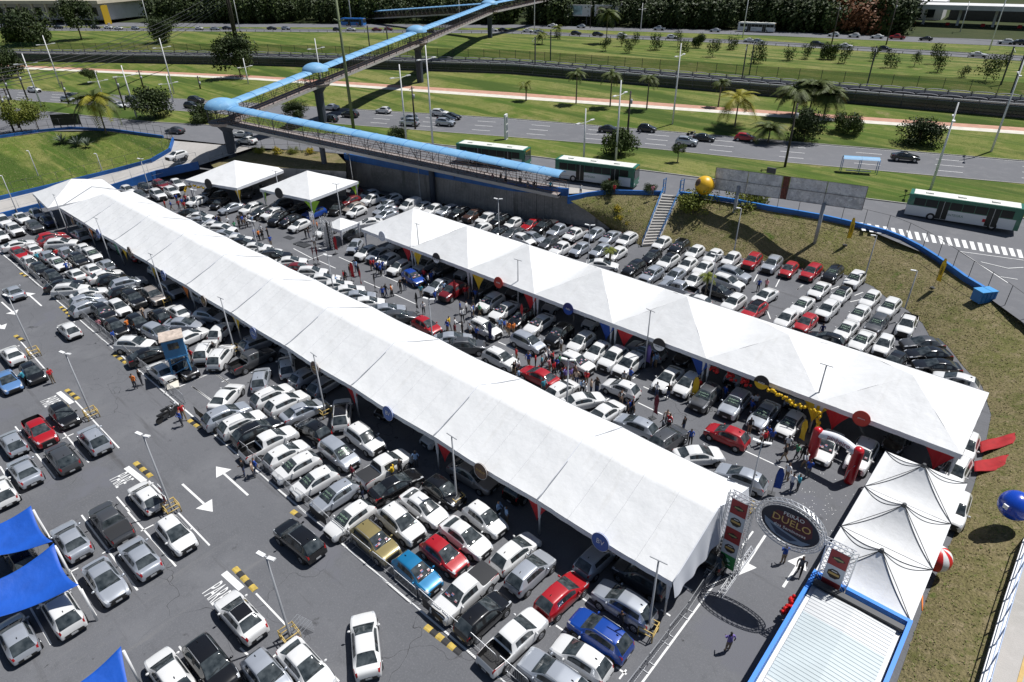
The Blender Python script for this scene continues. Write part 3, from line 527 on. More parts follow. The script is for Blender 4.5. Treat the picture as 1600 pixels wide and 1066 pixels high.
# retaining wall, with cast panels, parapet and sloping wing
def retaining_wall():
    a = Vector((-95.44, 64.14, 0)); b = Vector((-61.93, 69.30, 0)); c = Vector((-54.02, 72.67, 0)); d = Vector((-48.18, 74.81, 0))
    t = empty('retaining_wall', a, 0, 'dark ribbed concrete retaining wall with blue parapet behind parked cars', 'wall')
    pl = resample([a, b, c], 36)
    pan = 0
    for p, q in zip(pl, pl[1:]):
        mb = MB()
        dd = (q-p); L = dd.length; u = dd.normalized(); n = Vector((u.y, -u.x, 0))
        p0 = p-a
        hh = 4.2
        mb.box(p0+dd/2+Vector((0,0,hh/2))-n*.14, (L-.03, .3, hh), WALLCON, math.atan2(u.y, u.x))
        for k in range(4):
            mb.box(p0+u*(L*(k+.5)/4)+Vector((0,0,hh/2))+n*.03, (L/4*.5, .06, hh-.1), WALLCON, math.atan2(u.y, u.x))
        mb.build('wall_panel', t)
    w = MB()
    u = (d-c).normalized(); n = Vector((u.y, -u.x, 0))
    c0, d0 = c-a, d-a
    for s, e in ((0.0, 1),):
        w.poly([c0+n*.02, d0+n*.02, d0+n*.02+Vector((0,0,.15)), c0+n*.02+Vector((0,0,4.2))], WALLCON)
        w.poly([c0-n*.28+Vector((0,0,4.2)), d0-n*.28+Vector((0,0,.15)), d0-n*.28, c0-n*.28], WALLCON)
        w.poly([c0+n*.02+Vector((0,0,4.2)), d0+n*.02+Vector((0,0,.15)), d0-n*.28+Vector((0,0,.15)), c0-n*.28+Vector((0,0,4.2))], CONCRETE)
    w.build('wing_wall', t)
    pb = MB()
    for p, q in zip(pl, pl[1:]):
        pb.bar(p-a+Vector((0,0,4.75)), q-a+Vector((0,0,4.75)), .34, BLUEWALL, 1.08)
    pb.build('parapet', t)
    railing('parapet_railing', [(p.x, p.y, 5.25) for p in pl], 1.9, 'dark post railing on the blue parapet of the retaining wall', 2.4, DKSTEEL, .03)
retaining_wall()
# raised pavement behind the parapet, up to the street
rw = [Vector(p) for p in ((-95.44, 64.14, 0), (-61.93, 69.30, 0), (-54.02, 72.67, 0))]
strip('bus_stop_pavement', [(p.x, p.y+.3, 4.46) for p in resample(rw, 12)], [(-95.93, 64.74, 4.47), (-92.63, 66.85, 4.47), (-88.64, 68.49, 4.47), (-83.43, 69.65, 4.47), (-78.16, 70.51, 4.47), (-74.68, 71.44, 4.47), (-71.29, 72.35, 4.47), (-66.53, 73.11, 4.47), (-63.37, 73.97, 4.47), (-60.28, 74.81, 4.47), (-57.08, 75.37, 4.47), (-53.43, 75.98, 4.47), (-50.25, 77.04, 4.47)], CONCRETE, 3)

# stairs up the bank
def stairs():
    a0, a1 = Vector((-41.08, 72.09, .0)), Vector((-39.79, 73.73, .0))
    b0, b1 = Vector((-43.52, 80.72, 4.45)), Vector((-41.43, 81.69, 4.45))
    t = empty('staircase', a0, 0, 'long concrete staircase with blue handrails climbing the grass bank', 'stairs')
    N = 18
    for k in range(N):
        f0, f1 = k/N, (k+1)/N
        p0 = a0.lerp(b0, f0)-a0; p1 = a1.lerp(b1, f0)-a0; q0 = a0.lerp(b0, f1)-a0; q1 = a1.lerp(b1, f1)-a0
        top = q0.z+.12; base = p0.z-.7
        mb = MB()
        A = [Vector((v.x, v.y, top)) for v in (p0, p1, q1, q0)]
        Bm = [Vector((v.x, v.y, base)) for v in (p0, p1, q1, q0)]
        mb.poly(A, CONCRETE)
        for i in range(4):
            j = (i+1) % 4
            mb.quad(Bm[i], Bm[j], A[j], A[i], CONCRETE)
        mb.build('step', t)
    for (p, q) in ((a0, b0), (a1, b1)):
        hb = MB()
        for zz in (.55, 1.0):
            hb.tube([p-a0+Vector((0,0,zz+.1)), q-a0+Vector((0,0,zz+.2))], .035, BLUESTEEL, 6)
        for k in range(9):
            c = p.lerp(q, k/8)-a0
            hb.tube([c, c+Vector((0,0,1.15))], .035, BLUESTEEL, 6)
        hb.build('handrail', t)
    for (p, q) in ((a0, b0), (a1, b1)):
        sb = MB()
        d = (q-p)
        sb.bar(p-a0+Vector((0,0,.12)), q-a0+Vector((0,0,.2)), .16, CONCRETE, .35)
        sb.build('stringer', t)
    for s, pp in ((-1, b0), (1, b1)):
        gp = MB()
        gp.bar(pp-a0, pp-a0+Vector((0,0,2.3)), .12, BLUESTEEL)
        gp.bar(pp-a0+Vector((.1*s,.8,0)), pp-a0+Vector((.1*s,.8,2.3)), .1, BLUESTEEL)
        for zz in (.4, 1.0, 1.6, 2.2):
            gp.bar(pp-a0+Vector((0,0,zz)), pp-a0+Vector((.1*s,.8,zz)), .05, BLUESTEEL)
        gp.build('gate_post', t)
stairs()

# ---------------------------------------------------------------- painted markings
Z1 = .006
def line_mark(a, b, w=.11, m=None, parent=lot, name='bay_line', z=Z1):
    a = Vector((a[0], a[1], (a[2] if len(a) > 2 else 0)+z)); b = Vector((b[0], b[1], (b[2] if len(b) > 2 else 0)+z))
    d = (b-a)
    if d.length < .05: return
    d.normalize(); n = Vector((-d.y, d.x, 0))*w/2
    mb = MB(); mb.quad(a-n, b-n, b+n, a+n, m or WHITEPAINT)
    return mb.build(name, parent)
for a, b in [((-45.52, 4.30), (-35.82, 4.26)), ((-43.30, 6.62), (-35.84, 6.70)), ((-40.58, 8.96), (-35.85, 8.99)), ((-48.47, 2.17), (-35.83, 1.83)), ((-39.51, -0.62), (-35.75, -0.63)), ((-40.63, 1.88), (-40.58, 2.44)), ((-40.65, 3.93), (-40.65, 4.75)), ((-40.72, 6.46), (-40.65, 7.30)), ((-30.00, 4.23), (-26.76, 4.26)), ((-27.24, 6.50), (-25.73, 6.64)), ((-57.23, 6.77), (-51.24, 6.76)), ((-61.20, 9.07), (-51.24, 9.04)), ((-61.06, 4.34), (-51.23, 4.37)), ((-56.16, 6.43), (-56.14, 7.27)), ((-71.99, 6.79), (-66.89, 6.87)), ((-77.19, 9.17), (-69.33, 9.05)), ((-45.52, 6.69), (-43.21, 6.69)), ((-45.45, 8.98), (-42.04, 9.04)), ((-56.10, 1.98), (-51.31, 1.93)), ((-56.22, 14.77), (-56.14, 19.14)), ((-55.32, 17.04), (-51.65, 17.20)), ((-55.92, 19.51), (-52.95, 19.56)), ((-29.94, 9.04), (-26.50, 9.05)), ((-25.26, 9.02), (-21.25, 9.05)), ((-25.82, 6.69), (-24.00, 6.61)), ((-25.21, 6.34), (-25.32, 7.90)), ((-55.35, 17.05), (-51.79, 17.12)), ((-58.76, 19.55), (-57.43, 19.55)), ((-55.88, 19.49), (-52.91, 19.54)), ((-56.19, 18.07), (-56.23, 19.19)), ((-14.37, 22.06), (-13.17, 22.05)), ((-14.43, 19.52), (-13.68, 19.55)), ((-14.42, 17.24), (-14.02, 17.26)), ((-10.27, 26.92), (-9.58, 26.97)), ((-10.33, 24.50), (-9.68, 24.49)), ((-11.21, 22.17), (-10.31, 22.13)), ((-10.31, 19.66), (-9.65, 19.68)), ((-77.14, 41.55), (-72.38, 41.27)), ((-70.87, 41.40), (-67.21, 41.40)), ((-72.09, 39.95), (-72.21, 43.49)), ((-75.19, 43.90), (-72.68, 43.81)), ((-69.89, 43.80), (-66.95, 43.77)), ((-61.38, 41.36), (-58.34, 41.41)), ((-55.84, 41.47), (-51.86, 41.46)), ((-60.78, 43.85), (-57.92, 43.86)), ((-45.75, 41.53), (-44.58, 41.43)), ((-39.04, 41.32), (-36.29, 41.33)), ((-23.55, 44.00), (-22.65, 43.99)), ((-21.50, 43.89), (-20.16, 43.97)), ((-22.60, 41.58), (-20.10, 41.48)), ((-24.93, 39.70), (-24.92, 40.76)), ((-24.99, 44.48), (-24.93, 45.58)), ((-12.86, 41.55), (-9.59, 41.50)), ((-14.37, 39.09), (-14.03, 39.13)), ((-9.52, 39.50), (-9.54, 41.16)), ((-28.66, 74.11), (-28.61, 75.86)), ((-25.17, 71.40), (-26.21, 76.14)), ((-22.60, 71.65), (-23.14, 74.25)), ((-20.38, 72.41), (-20.44, 74.21)), ((-20.99, 65.37), (-19.93, 63.71)), ((-20.40, 72.40), (-20.36, 74.28)), ((-14.75, 73.26), (-14.10, 74.49)), ((-14.89, 75.22), (-14.41, 76.69)), ((-17.58, 74.75), (-17.02, 76.69))]:
    line_mark(a, b)
line_mark((-118, 14.95), (-13, 14.95), .13)
line_mark((-8.75, 12), (-8.75, 34), .12)
for k in range(-44, -3):
    if k % 2 == 0 and k > -40:
        line_mark((k*2.45, 19.2), (k*2.45, 19.9), .1)

def arrow_mark(tail, tip, w=.16, hw=.62, hl=1.25):
    a = Vector((tail[0], tail[1], Z1)); b = Vector((tip[0], tip[1], Z1))
    d = (b-a).normalized(); n = Vector((-d.y, d.x, 0))
    c = b-d*hl
    mb = MB(); mb.quad(a-n*w/2, c-n*w/2, c+n*w/2, a+n*w/2, WHITEPAINT); mb.poly([c-n*hw, b, c+n*hw], WHITEPAINT)
    mb.build('painted_arrow', lot)
for a, b in [((-38.26, 13.15), (-43.09, 13.13)), ((-43.15, 10.50), (-38.65, 10.63)), ((-5.43, 30.87), (-5.38, 34.26)), ((-7.97, 34.19), (-7.88, 29.96)), ((-84.68, 13.30), (-90.13, 13.29)), ((-89.49, 10.57), (-84.49, 10.69)), ((-85.85, 8.58), (-81.61, 8.87))]:
    arrow_mark(a, b)
for (a, b), c in [(((-63.91, 8.55), (-61.02, 8.75)), (-62.85, 7.51)), (((-48.37, 8.48), (-45.60, 8.74)), (-47.18, 7.61)), (((-32.97, 8.51), (-30.95, 8.63)), (-31.84, 7.39))]:
    line_mark(a, b, .42, name='stop_bar')
    me = text_mesh('PARE', 1.0, WHITEPAINT, extrude=0)
    o = link('stop_lettering', me, lot)
    o.location = (c[0], c[1], Z1); o.scale = (.62, 1.9, 1)
for a, b in [((-63.77, 9.18), (-61.25, 9.35)), ((-48.42, 9.17), (-45.76, 9.29)), ((-66.91, 14.56), (-64.24, 14.68)), ((-50.54, 14.48), (-48.52, 14.63)), ((-32.81, 9.15), (-30.18, 9.14)), ((-20.21, 14.44), (-17.40, 14.58)), ((-34.39, 14.39), (-33.43, 14.50)), ((-97.07, 14.60), (-94.96, 14.81)), ((-82.73, 14.68), (-79.23, 14.63)), ((-79.12, 9.18), (-77.00, 9.41))]:
    A = Vector((a[0], a[1], 0)); Bv = Vector((b[0], b[1], 0))
    L = (Bv-A).length; n = max(2, int(round(L/.5)))
    t = empty('speed_bump', (A.x, A.y, 0), math.atan2(Bv.y-A.y, Bv.x-A.x))
    for k in range(n):
        mb = MB()
        x0, x1 = L*k/n, L*(k+1)/n
        mm = YELLOWPAINT if k % 2 == 0 else BLACKPAINT
        prof = [(-.2, .004), (-.1, .05), (.1, .05), (.2, .004)]
        for (y0, z0), (y1, z1) in zip(prof, prof[1:]):
            mb.quad((x0, y0, z0), (x1, y0, z0), (x1, y1, z1), (x0, y1, z1), mm)
        mb.poly([(x0, y, z) for y, z in reversed(prof)], mm); mb.poly([(x1, y, z) for y, z in prof], mm)
        mb.build('bump_block', t)
    SPEED = globals().setdefault('SPEED', []); SPEED.append(t)
SPEED.sort(key=lambda t: left_key(t.location.x, t.location.y, 0))
for i, t in enumerate(SPEED):
    tag(t, 'yellow and black rubber speed bump on the asphalt, %s from the left' % ordn(i), 'speed bump', 'speed bumps in the car park')

# street and highway paint
def dash_rows(par, a, b, fracs, dash, gap, w, zoff=.02, name='lane_dash'):
    a = [Vector(p) for p in a]; b = [Vector(p) for p in b]
    for f in fracs:
        pl = resample([p.lerp(q, f) for p, q in zip(a, b)], 400)
        tot = 0; on = 0.0; start = None
        for p, q in zip(pl, pl[1:]):
            L = (q-p).length
            if start is None and on >= gap: start = p; on = 0
            on += L
            if start is not None and on >= dash:
                if -250 < start.x < 30:
                    n = Vector((-(q-start).y, (q-start).x, 0)).normalized()*w/2
                    mb = MB(); z = Vector((0, 0, zoff))
                    mb.quad(start-n+z, q-n+z, q+n+z, start+n+z, WHITEPAINT); mb.build(name, par)
                start = None; on = 0
dash_rows(highway, B['s2'], B['s3'], (.25, .5, .75), 3.2, 7.5, .17)
for f in (.03, .97):
    pl = [Vector(p).lerp(Vector(q), f) for p, q in zip(B['s2'], B['s3'])]
    strip('edge_line', [tuple(p+Vector((0,0,.02))) for p in pl], [tuple(p+Vector((0.05,.14,.02))) for p in pl], WHITEPAINT, 1, parent=highway)
for a, b in [((-19.20, 88.74, 3.81), (-18.07, 86.17, 3.74)), ((-18.33, 89.01, 3.76), (-17.24, 86.44, 3.68)), ((-17.45, 89.28, 3.71), (-16.40, 86.73, 3.63)), ((-16.56, 89.52, 3.67), (-15.54, 86.97, 3.58)), ((-15.70, 89.75, 3.62), (-14.70, 87.21, 3.54)), ((-14.85, 90.02, 3.58), (-13.87, 87.51, 3.49)), ((-14.00, 90.19, 3.54), (-13.05, 87.72, 3.45)), ((-13.13, 90.45, 3.50), (-12.23, 87.97, 3.41)), ((-12.31, 90.66, 3.47), (-11.39, 88.13, 3.38)), ((-11.44, 90.83, 3.45), (-10.58, 88.34, 3.36)), ((-10.63, 91.02, 3.42), (-9.76, 88.57, 3.34)), ((-9.80, 91.19, 3.40), (-8.95, 88.70, 3.32)), ((-8.98, 91.42, 3.38), (-8.17, 88.93, 3.30)), ((-8.18, 91.60, 3.35), (-7.39, 89.11, 3.28)), ((-7.36, 91.72, 3.33), (-6.60, 89.24, 3.25)), ((-6.56, 91.99, 3.30), (-5.82, 89.40, 3.22)), ((-5.77, 92.19, 3.27), (-5.05, 89.62, 3.20)), ((-4.98, 92.29, 3.24), (-4.31, 89.89, 3.17)), ((-4.21, 92.55, 3.21), (-3.54, 90.07, 3.14)), ((-3.46, 92.71, 3.19), (-2.78, 90.28, 3.12)), ((-2.67, 92.88, 3.16), (-2.06, 90.38, 3.09))]:
    line_mark(a, b, .45, parent=street, name='crossing_stripe', z=.03)
for a, b in [((-7.74, 87.64, 3.26), (-1.77, 89.86, 3.07)), ((-7.74, 87.64, 3.26), (-2.12, 82.17, 2.95)), ((-5.35, 86.07, 3.15), (-2.73, 86.23, 3.05)), ((-2.73, 86.23, 3.05), (-1.47, 87.68, 3.02)), ((-3.15, 83.22, 3.01), (-1.47, 83.80, 2.96))]:
    line_mark(a, b, .13, parent=street, name='lane_line', z=.03)

# grass tufts on the near bank, the island and the dry patch
TUFT = [mat('tuft_dry', (.30,.25,.13), .9), mat('tuft_green', (.17,.21,.05), .9), mat('tuft_straw', (.40,.33,.20), .9), mat('tuft_olive', (.22,.20,.08), .9)]
def tufts(name, me, n, seed, label, hmax=.10, green=.25):
    rnd_ = random.Random(seed)
    polys = [p for p in me.polygons]; cum = []; t_ = 0
    for p in polys: t_ += p.area; cum.append(t_)
    import bisect
    mb = MB(); V_ = me.vertices
    for k in range(n):
        p = polys[min(len(polys)-1, bisect.bisect(cum, rnd_.random()*t_))]
        q = [V_[i].co for i in p.vertices]; u, v = rnd_.random(), rnd_.random()
        c = q[0].lerp(q[1], u).lerp(q[3].lerp(q[2], u), v)
        m = TUFT[1] if rnd_.random() < green else rnd_.choice(TUFT)
        for b_ in range(3):
            a = rnd_.uniform(0, 6.283); w = rnd_.uniform(.02, .05); h = rnd_.uniform(.3, 1)*hmax
            d = Vector((math.cos(a), math.sin(a), 0)); e = Vector((-d.y, d.x, 0))
            mb.poly([c-e*w-Vector((0,0,.02)), c+e*w-Vector((0,0,.02)), c+d*h*1.3+Vector((0,0,h))], m)
    o = mb.build(name, kind='stuff'); o['label'] = label
tufts('grass_tufts', bank.data, 11000, 3, 'dry grass tufts covering the bank around the lot')
tufts('grass_tufts', bpy.data.objects['grass_island'].data, 9000, 5, 'short green grass tufts on the palm island', .12, .6)

# ================================================================= cars
def lerpt(tab, x):
    if x >= tab[0][0]: return tab[0][1]
    for (x0, y0), (x1, y1) in zip(tab, tab[1:]):
        if x >= x1: return y1 + (y0-y1)*(x-x1)/(x0-x1)
    return tab[-1][1]

# kind: profiles along x (front to back): top height, half width of the top, shoulder height, half width of the shoulder
CARDEF = {
 'hatchback': dict(L=4.0, hw=.86, wb=(1.26, -1.24), wr=.31,
    top=[(2.0,.60),(1.95,.74),(1.72,.86),(1.3,.955),(.98,1.01),(.55,1.25),(.18,1.44),(-.3,1.50),(-.9,1.49),(-1.38,1.43),(-1.62,1.24),(-1.84,.98),(-1.95,.72),(-2.0,.52)],
    tw=[(2.0,.50),(1.72,.62),(.98,.67),(.18,.55),(-.5,.56),(-1.38,.54),(-1.84,.60),(-2.0,.55)],
    belt=[(2.0,.58),(1.95,.70),(1.72,.80),(1.0,.91),(0,.93),(-1.3,.99),(-1.84,.95),(-2.0,.52)],
    st=[2.0,1.95,1.72,1.3,.98,.9,.55,.26,.18,-.46,-.56,-1.18,-1.38,-1.45,-1.80,-1.86,-1.95,-2.0], ws=(4,8), rw=(12,15), sw=[(6,9),(10,11)]),
 'sedan': dict(L=4.5, hw=.89, wb=(1.40, -1.30), wr=.32,
    top=[(2.25,.58),(2.2,.70),(1.95,.82),(1.5,.92),(1.08,.98),(.62,1.20),(.22,1.40),(-.3,1.455),(-.75,1.43),(-1.08,1.34),(-1.5,1.12),(-1.66,1.06),(-2.1,1.03),(-2.2,.85),(-2.25,.55)],
    tw=[(2.25,.50),(1.95,.64),(1.08,.68),(.22,.55),(-.5,.56),(-1.08,.54),(-1.66,.64),(-2.25,.60)],
    belt=[(2.25,.55),(2.2,.67),(1.95,.78),(1.08,.90),(0,.92),(-1.1,.96),(-1.7,.99),(-2.1,.98),(-2.25,.55)],
    st=[2.25,2.2,1.95,1.5,1.08,1.0,.62,.3,.22,-.40,-.50,-.95,-1.08,-1.14,-1.58,-1.68,-2.1,-2.2,-2.25], ws=(4,8), rw=(12,15), sw=[(6,9),(10,12)]),
 'sport_utility': dict(L=4.35, hw=.91, wb=(1.32, -1.30), wr=.35,
    top=[(2.17,.72),(2.12,.90),(1.9,1.02),(1.45,1.09),(1.05,1.13),(.66,1.36),(.32,1.57),(-.2,1.64),(-.9,1.63),(-1.55,1.58),(-1.82,1.38),(-2.02,1.12),(-2.12,.84),(-2.17,.55)],
    tw=[(2.17,.56),(1.9,.68),(1.05,.71),(.32,.60),(-.5,.61),(-1.55,.59),(-2.02,.66),(-2.17,.60)],
    belt=[(2.17,.70),(2.12,.86),(1.9,.95),(1.05,1.03),(0,1.06),(-1.4,1.12),(-2.02,1.09),(-2.17,.55)],
    st=[2.17,2.12,1.9,1.45,1.05,.97,.66,.38,.32,-.38,-.48,-1.2,-1.5,-1.60,-1.98,-2.04,-2.12,-2.17], ws=(4,8), rw=(12,15), sw=[(6,9),(10,12)]),
 'minivan': dict(L=4.25, hw=.87, wb=(1.28, -1.25), wr=.31,
    top=[(2.12,.62),(2.07,.78),(1.85,.92),(1.5,1.03),(1.2,1.10),(.8,1.34),(.42,1.57),(-.2,1.65),(-.9,1.65),(-1.62,1.60),(-1.85,1.36),(-2.02,1.04),(-2.1,.74),(-2.12,.5)],
    tw=[(2.12,.50),(1.85,.63),(1.2,.68),(.42,.58),(-.5,.59),(-1.62,.57),(-2.02,.64),(-2.12,.58)],
    belt=[(2.12,.60),(2.07,.74),(1.85,.86),(1.2,.96),(0,.98),(-1.5,1.02),(-2.02,1.0),(-2.12,.5)],
    st=[2.12,2.07,1.85,1.5,1.2,1.1,.8,.5,.42,-.30,-.40,-1.3,-1.58,-1.66,-1.97,-2.03,-2.1,-2.12], ws=(4,8), rw=(12,15), sw=[(6,9),(10,12)]),
 'van': dict(L=4.6, hw=.90, wb=(1.45, -1.35), wr=.33,
    top=[(2.3,.66),(2.25,.84),(2.05,.98),(1.75,1.08),(1.5,1.15),(1.1,1.42),(.75,1.72),(.3,1.86),(-.9,1.88),(-2.05,1.84),(-2.2,1.5),(-2.25,1.1),(-2.28,.8),(-2.3,.5)],
    tw=[(2.3,.54),(2.05,.66),(1.5,.70),(.75,.66),(-.5,.74),(-2.05,.74),(-2.3,.72)],
    belt=[(2.3,.64),(2.25,.8),(2.05,.9),(1.5,1.0),(0,1.03),(-2.2,1.08),(-2.3,.5)],
    st=[2.3,2.25,2.05,1.75,1.5,1.4,1.1,.82,.75,0.05,-.05,-1.3,-2.05,-2.12,-2.22,-2.25,-2.28,-2.3], ws=(4,8), rw=(13,14), sw=[(6,9)]),
 'pickup_truck': dict(L=5.1, hw=.92, wb=(1.62, -1.42), wr=.37,
    top=[(2.55,.74),(2.5,.92),(2.25,1.05),(1.8,1.12),(1.4,1.16),(1.02,1.40),(.7,1.64),(.2,1.72),(-.45,1.71),(-.72,1.64),(-.86,1.12),(-.92,1.06),(-2.4,1.06),(-2.5,.9),(-2.55,.55)],
    tw=[(2.55,.56),(2.25,.68),(1.4,.72),(.7,.60),(-.45,.60),(-.72,.59),(-.9,.80),(-2.55,.80)],
    belt=[(2.55,.72),(2.5,.88),(2.25,.97),(1.4,1.05),(0,1.07),(-.8,1.06),(-2.4,1.02),(-2.55,.55)],
    st=[2.55,2.5,2.25,1.8,1.4,1.3,1.02,.76,.7,.12,.02,-.5,-.72,-.75,-.87,-.94,-1.5,-2.4,-2.5,-2.55], ws=(4,8), rw=(12,14), sw=[(6,9),(10,11)], bed=(15,17)),
}

def car_parts(kind):
    D = CARDEF[kind]
    hw = D['hw']
    xs = D['st']; n = len(xs)
    v = []; NJ = 10
    L2 = D['L']/2
    for i, x in enumerate(xs):
        t = lerpt(D['top'], x); tw = lerpt(D['tw'], x); b = min(lerpt(D['belt'], x), t-.015)-(.035 if lerpt(D['top'], x)-lerpt(D['belt'], x) > .2 else 0)
        e = max(0, (abs(x)-(L2-.75))/.75)
        bw = (hw-.045)*(1-.18*e*e); sw = hw*(1-.14*e*e)
        if abs(x) >= L2-.001: bw *= .88; sw *= .90
        cab = t-b > .2
        sill = .22 + .10*max(0, (abs(x)-(L2-.15))/.15)
        zs = max(sill+.14, b-.20)
        half = [(0, t), (tw*.5, t-.008), (tw*.86, t-.025), (tw, t-.06 if cab else t-.03)]
        if not cab:
            tw2 = min(tw*1.05, bw-.05)
            half[3] = (tw2, t-.02)
        ax, az = half[3]
        half += [(ax+(bw-ax)*.09, az+(b-az)*.09), (ax+(bw-ax)*.92, az+(b-az)*.96), (bw, b), (sw, zs), (sw*.985, sill+.08), (sw*.90, sill)]
        v.append(half)
    # full ring: right side reversed + left
    verts = []; ring = 2*NJ-1
    for i, x in enumerate(xs):
        h = v[i]
        for j in range(NJ-1, 0, -1): verts.append((x, -h[j][0], h[j][1]))
        for j in range(NJ): verts.append((x, h[j][0], h[j][1]))
    faces = []; codes = []
    ws0, ws1 = D['ws']; rw0, rw1 = D['rw']
    bed = D.get('bed')
    for i in range(n-1):
        for r in range(ring-1):
            j = (NJ-2-r) if r < NJ-1 else (r-(NJ-1))      # column between section points j and j+1
            left = r >= NJ-1
            c = 'body'
            if ws0 <= i < ws1 and j < 3: c = 'windscreen' if not (i == ws1-1 and False) else 'body'
            if rw0 <= i < rw1 and j < 3: c = 'rear_window'
            for (a, b_) in D['sw']:
                if a <= i < b_ and j == 4: c = 'side_window_l' if left else 'side_window_r'
            if D['sw'][0][1] <= i < D['sw'][-1][0] and j == 4 and len(D['sw']) > 1: c = 'trim'
            if i in (1, 2) and j == 5 : c = 'headlight_l' if left else 'headlight_r'
            if i == 1 and j in (3, 4): c = 'headlight_l' if left else 'headlight_r'
            if i == 0 and j <= 5: c = 'trim' if j < 3 else 'body'
            if i >= n-4 and i < n-2 and j == 5: c = 'taillight_l' if left else 'taillight_r'
            if i == n-3 and j in (3, 4): c = 'taillight_l' if left else 'taillight_r'
            if j == 8: c = 'trim'
            if bed and bed[0] <= i < bed[1] and j < 3: continue
            a0 = i*ring+r
            faces.append((a0, a0+1, a0+ring+1, a0+ring)); codes.append(c)
    faces.append(tuple(range(ring))); codes.append('trim')
    faces.append(tuple(reversed(range((n-1)*ring, n*ring)))); codes.append('trim')
    for i in range(n-1):
        faces.append((i*ring, (i+1)*ring, (i+1)*ring+ring-1, i*ring+ring-1)); codes.append('trim')
    me = bpy.data.meshes.new('tmp'); me.from_pydata(verts, [], faces)
    names = sorted(set(codes)); idx = {c: k for k, c in enumerate(names)}
    for c in names: me.materials.append(None)
    me.polygons.foreach_set('material_index', [idx[c] for c in codes])
    me.update()
    bm = bmesh.new(); bm.from_mesh(me); bmesh.ops.recalc_face_normals(bm, faces=bm.faces); bm.to_mesh(me); bm.free()
    o = bpy.data.objects.new('tmp', me); COL.objects.link(o)
    md = o.modifiers.new('s', 'SUBSURF'); md.levels = 2; md.render_levels = 2; md.boundary_smooth = 'PRESERVE_CORNERS'
    dg = bpy.context.evaluated_depsgraph_get()
    sm = bpy.data.meshes.new_from_object(o.evaluated_get(dg))
    bpy.data.objects.remove(o)
    vv = [tuple(p.co) for p in sm.vertices]
    groups = {}
    for p in sm.polygons:
        groups.setdefault(names[p.material_index], []).append(tuple(p.vertices))
    parts = {}
    def sub(fs_m, name):
        remap = {}; vs = []; ff = []; mi = []; mats = []
        for f, m in fs_m:
            q = []
            for k in f:
                if k not in remap: remap[k] = len(vs); vs.append(vv[k])
                q.append(remap[k])
            ff.append(q)
            if m not in mats: mats.append(m)
            mi.append(mats.index(m))
        return vs, ff, mi, mats
    BODYSLOT = 'PAINT'
    vs, ff, mi, mats = sub([(f, BODYSLOT) for f in groups['body']] + [(f, BLACK) for f in groups.get('trim', [])], 'body')
    mats = [BODYSLOT, BLACK]
    mb = MB(); mb.v = list(vs); mb.f = [tuple(f) for f in ff]; mb.m = list(mi); mb.sm = [True]*len(ff); mb.mats = mats
    for wx in D['wb']:
        for s in (-1, 1):
            mb.tube([(wx, s*(hw-.25), D['wr']), (wx, s*(hw+.004), D['wr']+.02)], D['wr']+.06, BLACK, 20, smooth=False)
    if bed:
        x0, x1 = xs[bed[0]], xs[bed[1]]; w = .68; zt = 1.03; zb = .62
        A = [(x0, -w), (x1, -w), (x1, w), (x0, w)]
        mb.poly([(x, y, zb) for x, y in reversed(A)], BLACK); mb.f[-1] = tuple(reversed(mb.f[-1]))
        for k in range(4):
            (xa, ya), (xb, yb) = A[k], A[(k+1) % 4]
            mb.quad((xa, ya, zt), (xb, yb, zt), (xb, yb, zb), (xa, ya, zb), BLACK)
    mb.mats = [bpy.data.materials.get('car_paint_placeholder') or mat('car_paint_placeholder', (.5,.5,.5)), BLACK]
    parts['body'] = mb.mesh(kind+'_body')
    def simple(code, mname, material):
        if code not in groups: return None
        vs, ff, mi, mats = sub([(f, material) for f in groups[code]], mname)
        k = MB(); k.v = vs; k.f = [tuple(f) for f in ff]; k.m = mi; k.sm = [True]*len(ff); k.mats = [material]
        return k.mesh(kind+'_'+mname)
    parts['windscreen'] = simple('windscreen', 'windscreen', CARGLASS)
    parts['rear_window'] = simple('rear_window', 'rear_window', CARGLASS)
    for s in 'lr':
        parts['side_window_'+s] = simple('side_window_'+s, 'side_window', CARGLASS)
        parts['headlight_'+s] = simple('headlight_'+s, 'headlight', LAMPGLASS)
        parts['taillight_'+s] = simple('taillight_'+s, 'taillight', REDLAMP)
    r = D['wr']
    k = MB(); k.tube([(0, -.02, 0), (0, -.06, 0), (0, .12, 0), (0, .17, 0)], [r*.94, r, r, r*.94], TYRE, 20, smooth=False); parts['tyre'] = k.mesh(kind+'_tyre')
    k = MB(); k.tube([(0, .10, 0), (0, .178, 0)], [r*.68, r*.62], RIM, 16, smooth=False)
    for q in range(5):
        a = q*2*math.pi/5
        k.box((math.cos(a)*r*.38, .182, math.sin(a)*r*.38), (r*.16, .012, r*.16), BLACK, mx=Matrix.Rotation(-a, 4, 'Y'))
    parts['rim'] = k.mesh(kind+'_rim')
    xm = lerpx = xs[D['ws'][0]]-.25
    k = MB(); k.sphere((0, .09, 0), .1, mat('car_paint_placeholder', (.5,.5,.5)), 8, 6, .75, 1.15, .8); k.bar((0, -.04, -.04), (0, .06, -.02), .05, BLACK); parts['mirror'] = k.mesh(kind+'_mirror')
    k = MB(); k.box((0, 0, 0), (.02, .40, .13), PLATE); parts['plate'] = k.mesh(kind+'_plate')
    zr = lerpt(D['top'], -.3)
    twr = lerpt(D['tw'], -.3)
    k = MB(); k.tube([(.15, 0, -.03), (.05, 0, .03), (-1.3, 0, .03), (-1.4, 0, -.04)], .022, STEEL, 6); parts['rail'] = k.mesh(kind+'_roof_rail')
    k = MB(); k.sphere((0, 0, 0), .07, BLACK, 8, 6, 1.3, .35, .8); parts['fin'] = k.mesh(kind+'_antenna')
    # wipers
    wx = xs[D['ws'][0]]
    k = MB()
